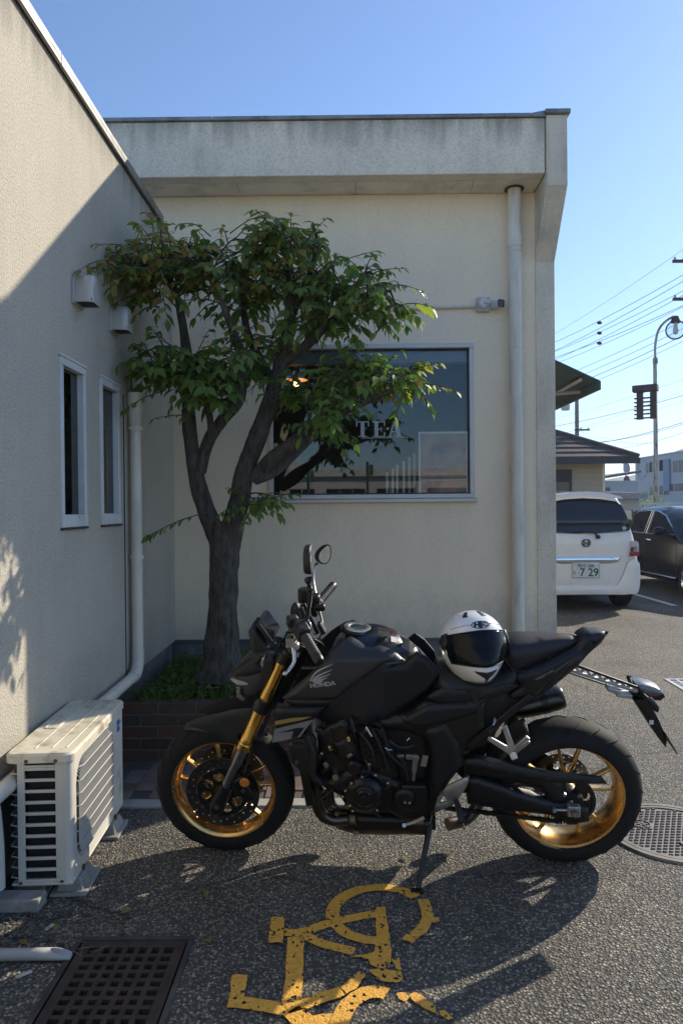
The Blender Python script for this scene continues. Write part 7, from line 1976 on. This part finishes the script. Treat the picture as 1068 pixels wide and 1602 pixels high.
MB().lathe([(0,.2),(.035,.19),(.05,.08),(.07,-.02),(.05,-.1),(0,-.12)], c=(gx_,0,gz_), axis='Z', n=16).build('bulb', mat('bulb_white', (.65,.63,.58), .4), la, smooth=60)
p0, p1 = atY(993,606,LY), atY(1031,652,LY)
sg = thing('louvred_sign_box', 'brown open louvred sign frame fixed to the lamp post', 'sign', (p0.x+.03, LY+.22, p1.z), (0,0,radians(-32)))
W_ = p1.x-p0.x-.08; H_ = p0.z-p1.z
MB().box((0,-.14,H_-.1),(W_+.06,.14,H_+.06)).build('hood', M_BRN, sg, bevel=.01)
for x_ in (.09, W_-.12): MB().box((x_,-.05,-.05),(x_+.15,.05,H_-.1)).build('upright', M_BRN, sg)
for k in range(6): MB().box((.03,-.07,-.03+k*H_*.135),(W_-.02,.07,-.005+k*H_*.135)).build('louvre', M_BRN, sg)

# ------------------------------------------------------------------ brown-roofed house
HY = 20.0
hx_ = atY(942, 760, HY).x; ez = atY(975, 716, 19.3).z
ho = thing('brown_roofed_house', 'tan clapboard house with brown hipped roof behind the van', 'house', (hx_, HY, 0))
M_CLAP = mat('tan_siding', (.40,.35,.27), .7, var=.08); M_RT = mat('brown_roof_tile', (.085,.065,.055), .6, var=.25, vscale=5)
MB().box((-11,.03,0),(0,8,ez-.06)).build('wall', M_CLAP, ho)
for k in range(16):
    z = k*.172
    MB().add([(-11,.028,z),(.004,.028,z),(.004,-.002,z),(-11,-.002,z),(-11,.028,z+.168),(.004,.028,z+.168),(.004,.016,z+.168),(-11,.016,z+.168)], [(0,1,2,3),(4,7,6,5),(3,2,6,7),(2,1,5,6),(0,3,7,4)]).build('board', M_CLAP, ho)
ov = .72; rz = ez+2.35; ex1 = ov; ey0 = -ov; rd_ = 4.72
q = MB(); q.add([(-11.7,ey0,ez),(ex1,ey0,ez),(ex1,8+ov,ez),(-11.7,8+ov,ez),(-11.7+rd_,4,rz),(ex1-rd_,4,rz)], [(0,1,5,4),(1,2,5),(2,3,4,5),(3,0,4)]); rf = q.build('roof', M_RT, ho)
for k in range(15):
    t0, t1 = k/15, (k+1)/15; lift = .02
    y0, y1 = ey0+(4-ey0)*t0, ey0+(4-ey0)*t1; z0, z1 = ez+(rz-ez)*t0, ez+(rz-ez)*t1; xa, xb = ex1-rd_*t0, ex1-rd_*t1
    MB().add([(-11,y0,z0+.004),(xa,y0,z0+.004),(xb,y1,z1+.004),(-11,y1,z1+.004),(-11,y0-.01,z0+.045),(xa,y0-.01,z0+.045),(xb,y1,z1+.010),(-11,y1,z1+.010)], [(4,5,6,7),(0,1,5,4),(1,2,6,5)]).build('tile_course', M_RT, rf)
MB().tube([(ex1,ey0,ez+.05),(ex1-rd_,4,rz+.05)], .06, 8).build('hip_ridge', M_RT, rf, smooth=40)
MB().box((-11.7,ey0-.03,ez-.16),(ex1+.03,ey0+.02,ez+.0)).build('gutter', mat('dark_gutter', (.04,.042,.045), .5), rf)
MB().box((-11.7,ey0+.02,ez-.05),(ex1,-.003,ez-.02)).build('eave', mat('eave_board', (.3,.28,.25), .8), rf)
wa, wb = atY(862,735,HY), atY(893,772,HY)
wo = MB().box((wa.x-hx_-1.2,-.06,1.0),(wb.x-hx_,-.003,wa.z)).build('window', V_T, ho); MB().box((wa.x-hx_-1.15,-.068,1.05),(wb.x-hx_-.08,-.061,wa.z-.35)).build('pane', V_G, wo)
MB().box((.0,.0,.3),(.07,.08,ez-.1)).build('corner_pipe', M_PVC, ho)

# shed with pale corrugated roof
SY = 16.
s0, s1 = atY(900,768,SY), atY(1010,775,SY)
sh = thing('garden_shed', 'low shed with pale ribbed roof between the van and the lamp post', 'shed', (s0.x, SY, 0))
sw_ = s1.x-s0.x; sz = atY(1000,772,SY).z
MB().box((.1,.1,0),(sw_-.12,2.4,sz-.12)).build('wall', mat('shed_wall', (.5,.49,.46), .7, var=.08), sh)
M_SHR = mat('shed_roof', (.33,.34,.36), .5, .4, var=.15)
MB().box((0,-.1,sz-.118),(sw_,2.6,sz-.02)).build('roof', M_SHR, sh)
for k in range(9): MB().bar((.1+k*sw_/9,-.1,sz-.01),(.1+k*sw_/9,2.6,sz+.09), .05, .05).build('roof_rib', M_SHR, sh)

# ------------------------------------------------------------------ white rail fence
fe_ = thing('white_fence', 'white vertical-bar fence behind the black sedan', 'fence', (6.2, 17.2, 0))
M_FW = mat('fence_white', (.62,.62,.6), .5)
fz = atY(1040, 786, 17.2).z
for k in range(80): MB().box((k*.078,-.008,.1),(k*.078+.016,.008,fz-.03)).build('bar', M_FW, fe_)
for z in (.15, fz-.05): MB().box((0,-.02,z),(6.4,-.009,z+.05)).build('rail', M_FW, fe_)
for k in range(5): MB().box((k*1.55,.009,0),(k*1.55+.05,.06,fz)).build('post', M_FW, fe_)
# parked pale car roofs beyond the fence are read as a low hedge line and bush
bs = MB(); rb_ = random.Random(8)
c_ = atY(1013, 772, 22)
for i in range(1500):
    d_ = Vector((rb_.gauss(0,1), rb_.gauss(0,1), rb_.gauss(0,1))).normalized(); p_ = Vector((d_.x*.55, d_.y*.5, .95+d_.z*.95)) * rb_.uniform(.75,1.05)
    s_ = .07; t_ = Vector((rb_.uniform(-1,1), rb_.uniform(-1,1), rb_.uniform(-1,1)))*s_; t2 = Vector((rb_.uniform(-1,1), rb_.uniform(-1,1), rb_.uniform(-1,1)))*s_
    bs.add([p_, p_+t_, p_+t2], [(0,1,2)])
sb = thing('shrub', 'dark green shrub behind the fence left of the lamp post', 'shrub', (c_.x, 22, 0)); bs.build('foliage', M_LEAF, sb, fix=False); MB().tube([(0,0,0),(0,0,.6)], .04, 8).build('stem', M_BARK, sb)

# ------------------------------------------------------------------ far buildings
fbld = thing('pale_office_building', 'pale bluish two-storey block far right behind the lamp post', 'building', (atY(993,740,72).x, 72, 0))
M_FB = mat('pale_render', (.50,.51,.52), .8, var=.06); fh = atY(993,719,72).z
MB().box((0,-34,0),(14,0,fh)).build('wall', M_FB, fbld)
MB().box((-.08,-34.1,fh),(14.1,.1,fh+.12)).build('parapet', M_FB, fbld)
M_FG = mat('far_window', (.05,.06,.08), .2)
for (u,v0,v1,wd) in ((1014.5,724,739,.7),(1021.5,722,738,.7),(1031,720,737,.8),(1038,719,736,1.),(1022,762,774,.8),(1038,760,774,.9),(1056,757,768,1.6),(1062,720,738,1.2)):
    a = atX(u, v0, fbld.location.x); b = atX(u, v1, fbld.location.x)
    w_ = MB().box((-.05,a.y-72-wd,b.z),(.05,a.y-72+wd,a.z)).build('window', M_FG, fbld); MB().box((-.09,a.y-72-.06,b.z),(-.051,a.y-72+.06,a.z)).build('mullion', M_FB, w_)
a = atX(1044,718,fbld.location.x); b = atX(1044,768,fbld.location.x)
MB().box((-.2,a.y-72-.55,b.z),(-.052,a.y-72+.55,a.z)).build('blue_panel', mat('blue_panel', (.16,.24,.38), .5), fbld)
a = atX(1004,733,fbld.location.x); MB().lathe([(1.0,-.02),(1.1,-.02),(1.1,.02),(1.0,.02)], c=(-.05,a.y-72,a.z), axis='X', n=24).build('round_emblem', mat('emblem_blue', (.44,.47,.5), .6), fbld)
gh = thing('gable_house', 'small grey gabled house far behind the van', 'house', (atY(968,760,46).x, 46, 0))
gz0 = atY(968,752,46).z
MB().box((-2.2,0,0),(1.2,6,gz0)).build('wall', M_FB, gh)
q = MB(); q.add([(-2.6,-.3,gz0-.1),(1.3,-.3,gz0+.5),(1.3,6.2,gz0+.5),(-2.6,6.2,gz0-.1),(-2.6,-.3,gz0+.05),(1.3,-.3,gz0+.65),(1.3,6.2,gz0+.65),(-2.6,6.2,gz0+.05)], [(0,1,2,3),(7,6,5,4),(0,4,5,1),(1,5,6,2),(2,6,7,3),(3,7,4,0)]); q.build('roof', mat('grey_roof', (.16,.15,.15), .7), gh)
MB().box((-1.6,-.05,1.6),(-.6,-.003,2.6)).build('window', M_FG, gh)
MB().box((.3,-.1,gz0+.6),(.5,.1,gz0+1.6)).build('chimney', M_FB, gh)

# round traffic signs on one pole
sgx = atY(979,740,60)
ts = thing('traffic_signs', 'two round traffic signs one above the other on a thin pole', 'traffic sign', (sgx.x, 60, 0), (0,0,radians(36)))
z1_, z2_ = atY(979,733,60).z, atY(979,752.5,60).z
MB().tube([(0,0.05,0),(0,.05,z1_+.4)], .04, 8).build('pole', M_POLE, ts, smooth=40)
for z_, cc_ in ((z1_, (.55,.55,.56)), (z2_, (.05,.08,.35))):
    s_ = MB().lathe([(0,-.03),(.42,-.03),(.42,.0),(0,.0)], c=(0,0,z_), n=28).build('plate', mat('sign_face_%d' % int(z_*10), cc_, .5), ts)
    MB().lathe([(.34,-.045),(.46,-.045),(.46,-.031),(.34,-.031)], c=(0,0,z_), n=28).build('red_ring', mat('sign_red', (.4,.03,.04), .5), s_)
MB().bar((-.24,-.05,z2_+.24),(.24,-.05,z2_-.24), .08, .01, up=(0,1,0)).build('red_bar', MATS['sign_red'], s_)

# ------------------------------------------------------------------ utility poles and wires
M_CONC = mat('pole_concrete', (.22,.21,.20), .8, var=.1)
def upole(px_, Y, top, lab, arms):
    p_ = atY(px_, 700, Y); o = thing('utility_pole', lab, 'utility pole', (p_.x, Y, 0), group='utility poles')
    MB().tube([(0,0,0),(0,0,top)], [.17,.11], 12).build('post', M_CONC, o, smooth=40)
    for (z, xa, xb) in arms:
        MB().box((xa,-.2,z-.05),(xb,-.12,z+.05)).build('crossarm', M_BRN, o)
        for x_ in (xa+.08, xa+.4, xb-.1): MB().lathe([(.0,.05),(.04,.05),(.05,.1),(.03,.16),(0,.17)], c=(x_,-.16,z), axis='Z', n=10).build('insulator', mat('porcelain', (.5,.5,.48), .3), o, smooth=40)
    return o
z1, z2 = atY(1060,411,26).z, atY(1060,470,26).z
upole(1082, 26, z1+2.2, 'utility pole at the right edge with crossarms reaching into view', [(z1,-.75,.9),(z2,-.75,.9)])
up2 = upole(902, 45, atY(902,606,45).z, 'slim utility pole rising behind the brown roof', [(atY(902,620,45).z,-.9,.3),(atY(902,673,45).z,-.2,.75)])
MB().lathe([(0,.0),(.25,.02),(.28,.2),(.28,.6),(.2,.66),(0,.66)], c=(-.75,-.1,atY(902,630,45).z-.5), axis='Z', n=16).build('transformer', M_GALV, up2, smooth=40)
M_WIRE = mat('wire_black', (.02,.02,.022), .6)
wires = [(1068,388,862,520,.007),(1068,428,862,533,.012),(1068,438,862,546,.012),(1068,453,862,547,.011),(1068,460,862,560,.011),(1068,476,862,556,.012),(1068,478,862,566,.010),(1068,500,862,590,.010),(1068,512,862,600,.010),(1068,523,862,610,.013),(1068,532,862,618,.009),
         (1068,592,862,652,.007),(1068,617,862,664,.014),(1068,610,862,680,.007),(1068,626,862,682,.006),(1068,659,900,697,.016),(1068,662,924,692,.012),(1068,675,940,704,.010),(912,675,1022,694,.007),(912,680,1010,693,.006)]
for i, (u0,v0,u1,v1,r_) in enumerate(wires):
    Y0, Y1 = (26, 44) if i < 11 else (34, 52)
    a, b = atY(u0 + (u0-u1)*.12, v0 + (v0-v1)*.12, Y0), atY(u1 - (u0-u1)*.25*(u1 < 870), v1 - (v0-v1)*.25*(u1 < 870), Y1)
    pts_ = []
    for k in range(13):
        t_ = k/12; p_ = a.lerp(b, t_); p_.z -= .22*4*t_*(1-t_); pts_.append(p_ - a)
    o = MB().tube(pts_, r_, 5, cap=False).build('power_line', M_WIRE); o.location = a
    order_ = ['topmost thin', 'second', 'third', 'fourth', 'fifth', 'sixth', 'seventh', 'eighth', 'ninth', 'tenth', 'eleventh', 'twelfth', 'thirteenth thick', 'fourteenth', 'fifteenth', 'sixteenth thick', 'seventeenth', 'eighteenth', 'nineteenth short', 'lowest short'][i]
    tag(o, order_ + ' overhead wire, counted downwards, across the sky on the right', 'power line', 'overhead wires')
for u, v in ((937,505),(937,521),(937,537)):
    p_ = atY(u, v, 38.5); o = MB().sphere((0,0,0), .09, (1.6,1,1), 10, 6).build('wire_spacer', M_WIRE, smooth=60); o.location = p_
    tag(o, {505:'upper',521:'middle',537:'lower'}[v] + ' dark spacer clamp on the overhead wires right of the cafe', 'clamp', 'wire clamps')

# ------------------------------------------------------------------ hills on the horizon
hm = MB(); Nn = 110
for ring_ in range(3):
    for k in range(Nn+1):
        X = -400 + 1300*k/Nn; Yh = 640 + ring_*130
        h_ = (0, 1, .0)[ring_]*(30 + 16*noise.noise((X*.006, 0, 3.)) + 6*noise.noise((X*.025,0,1.)) + 36*math.exp(-((X-378)/42)**2))
        hm.v.append((X, Yh, max(0, h_)))
for r_ in range(2):
    for k in range(Nn): a = r_*(Nn+1)+k; hm.f.append((a, a+1, a+Nn+2, a+Nn+1)); hm.m.append(0)
tag(hm.build('hills', mat('forest_hills', (.05,.075,.04), .9, var=.3, vscale=.05), smooth=60), kind='structure')

# ------------------------------------------------------------------ air: thin haze over the far distance
hz = MB().box((-440, -215, -1.2), (960, 1010, 84)).build('haze', None if False else bpy.data.materials.new('haze_air'))
hm_ = hz.data.materials[0]; hm_.use_nodes = True; nt = hm_.node_tree; nt.nodes.clear()
o_ = nn(nt, 'ShaderNodeOutputMaterial'); v_ = nn(nt, 'ShaderNodeVolumePrincipled')
v_.inputs['Color'].default_value = (.80, .88, 1, 1); v_.inputs['Density'].default_value = .0008; v_.inputs['Anisotropy'].default_value = .3
nt.links.new(v_.outputs[0], o_.inputs['Volume'])
tag(hz, kind='stuff')
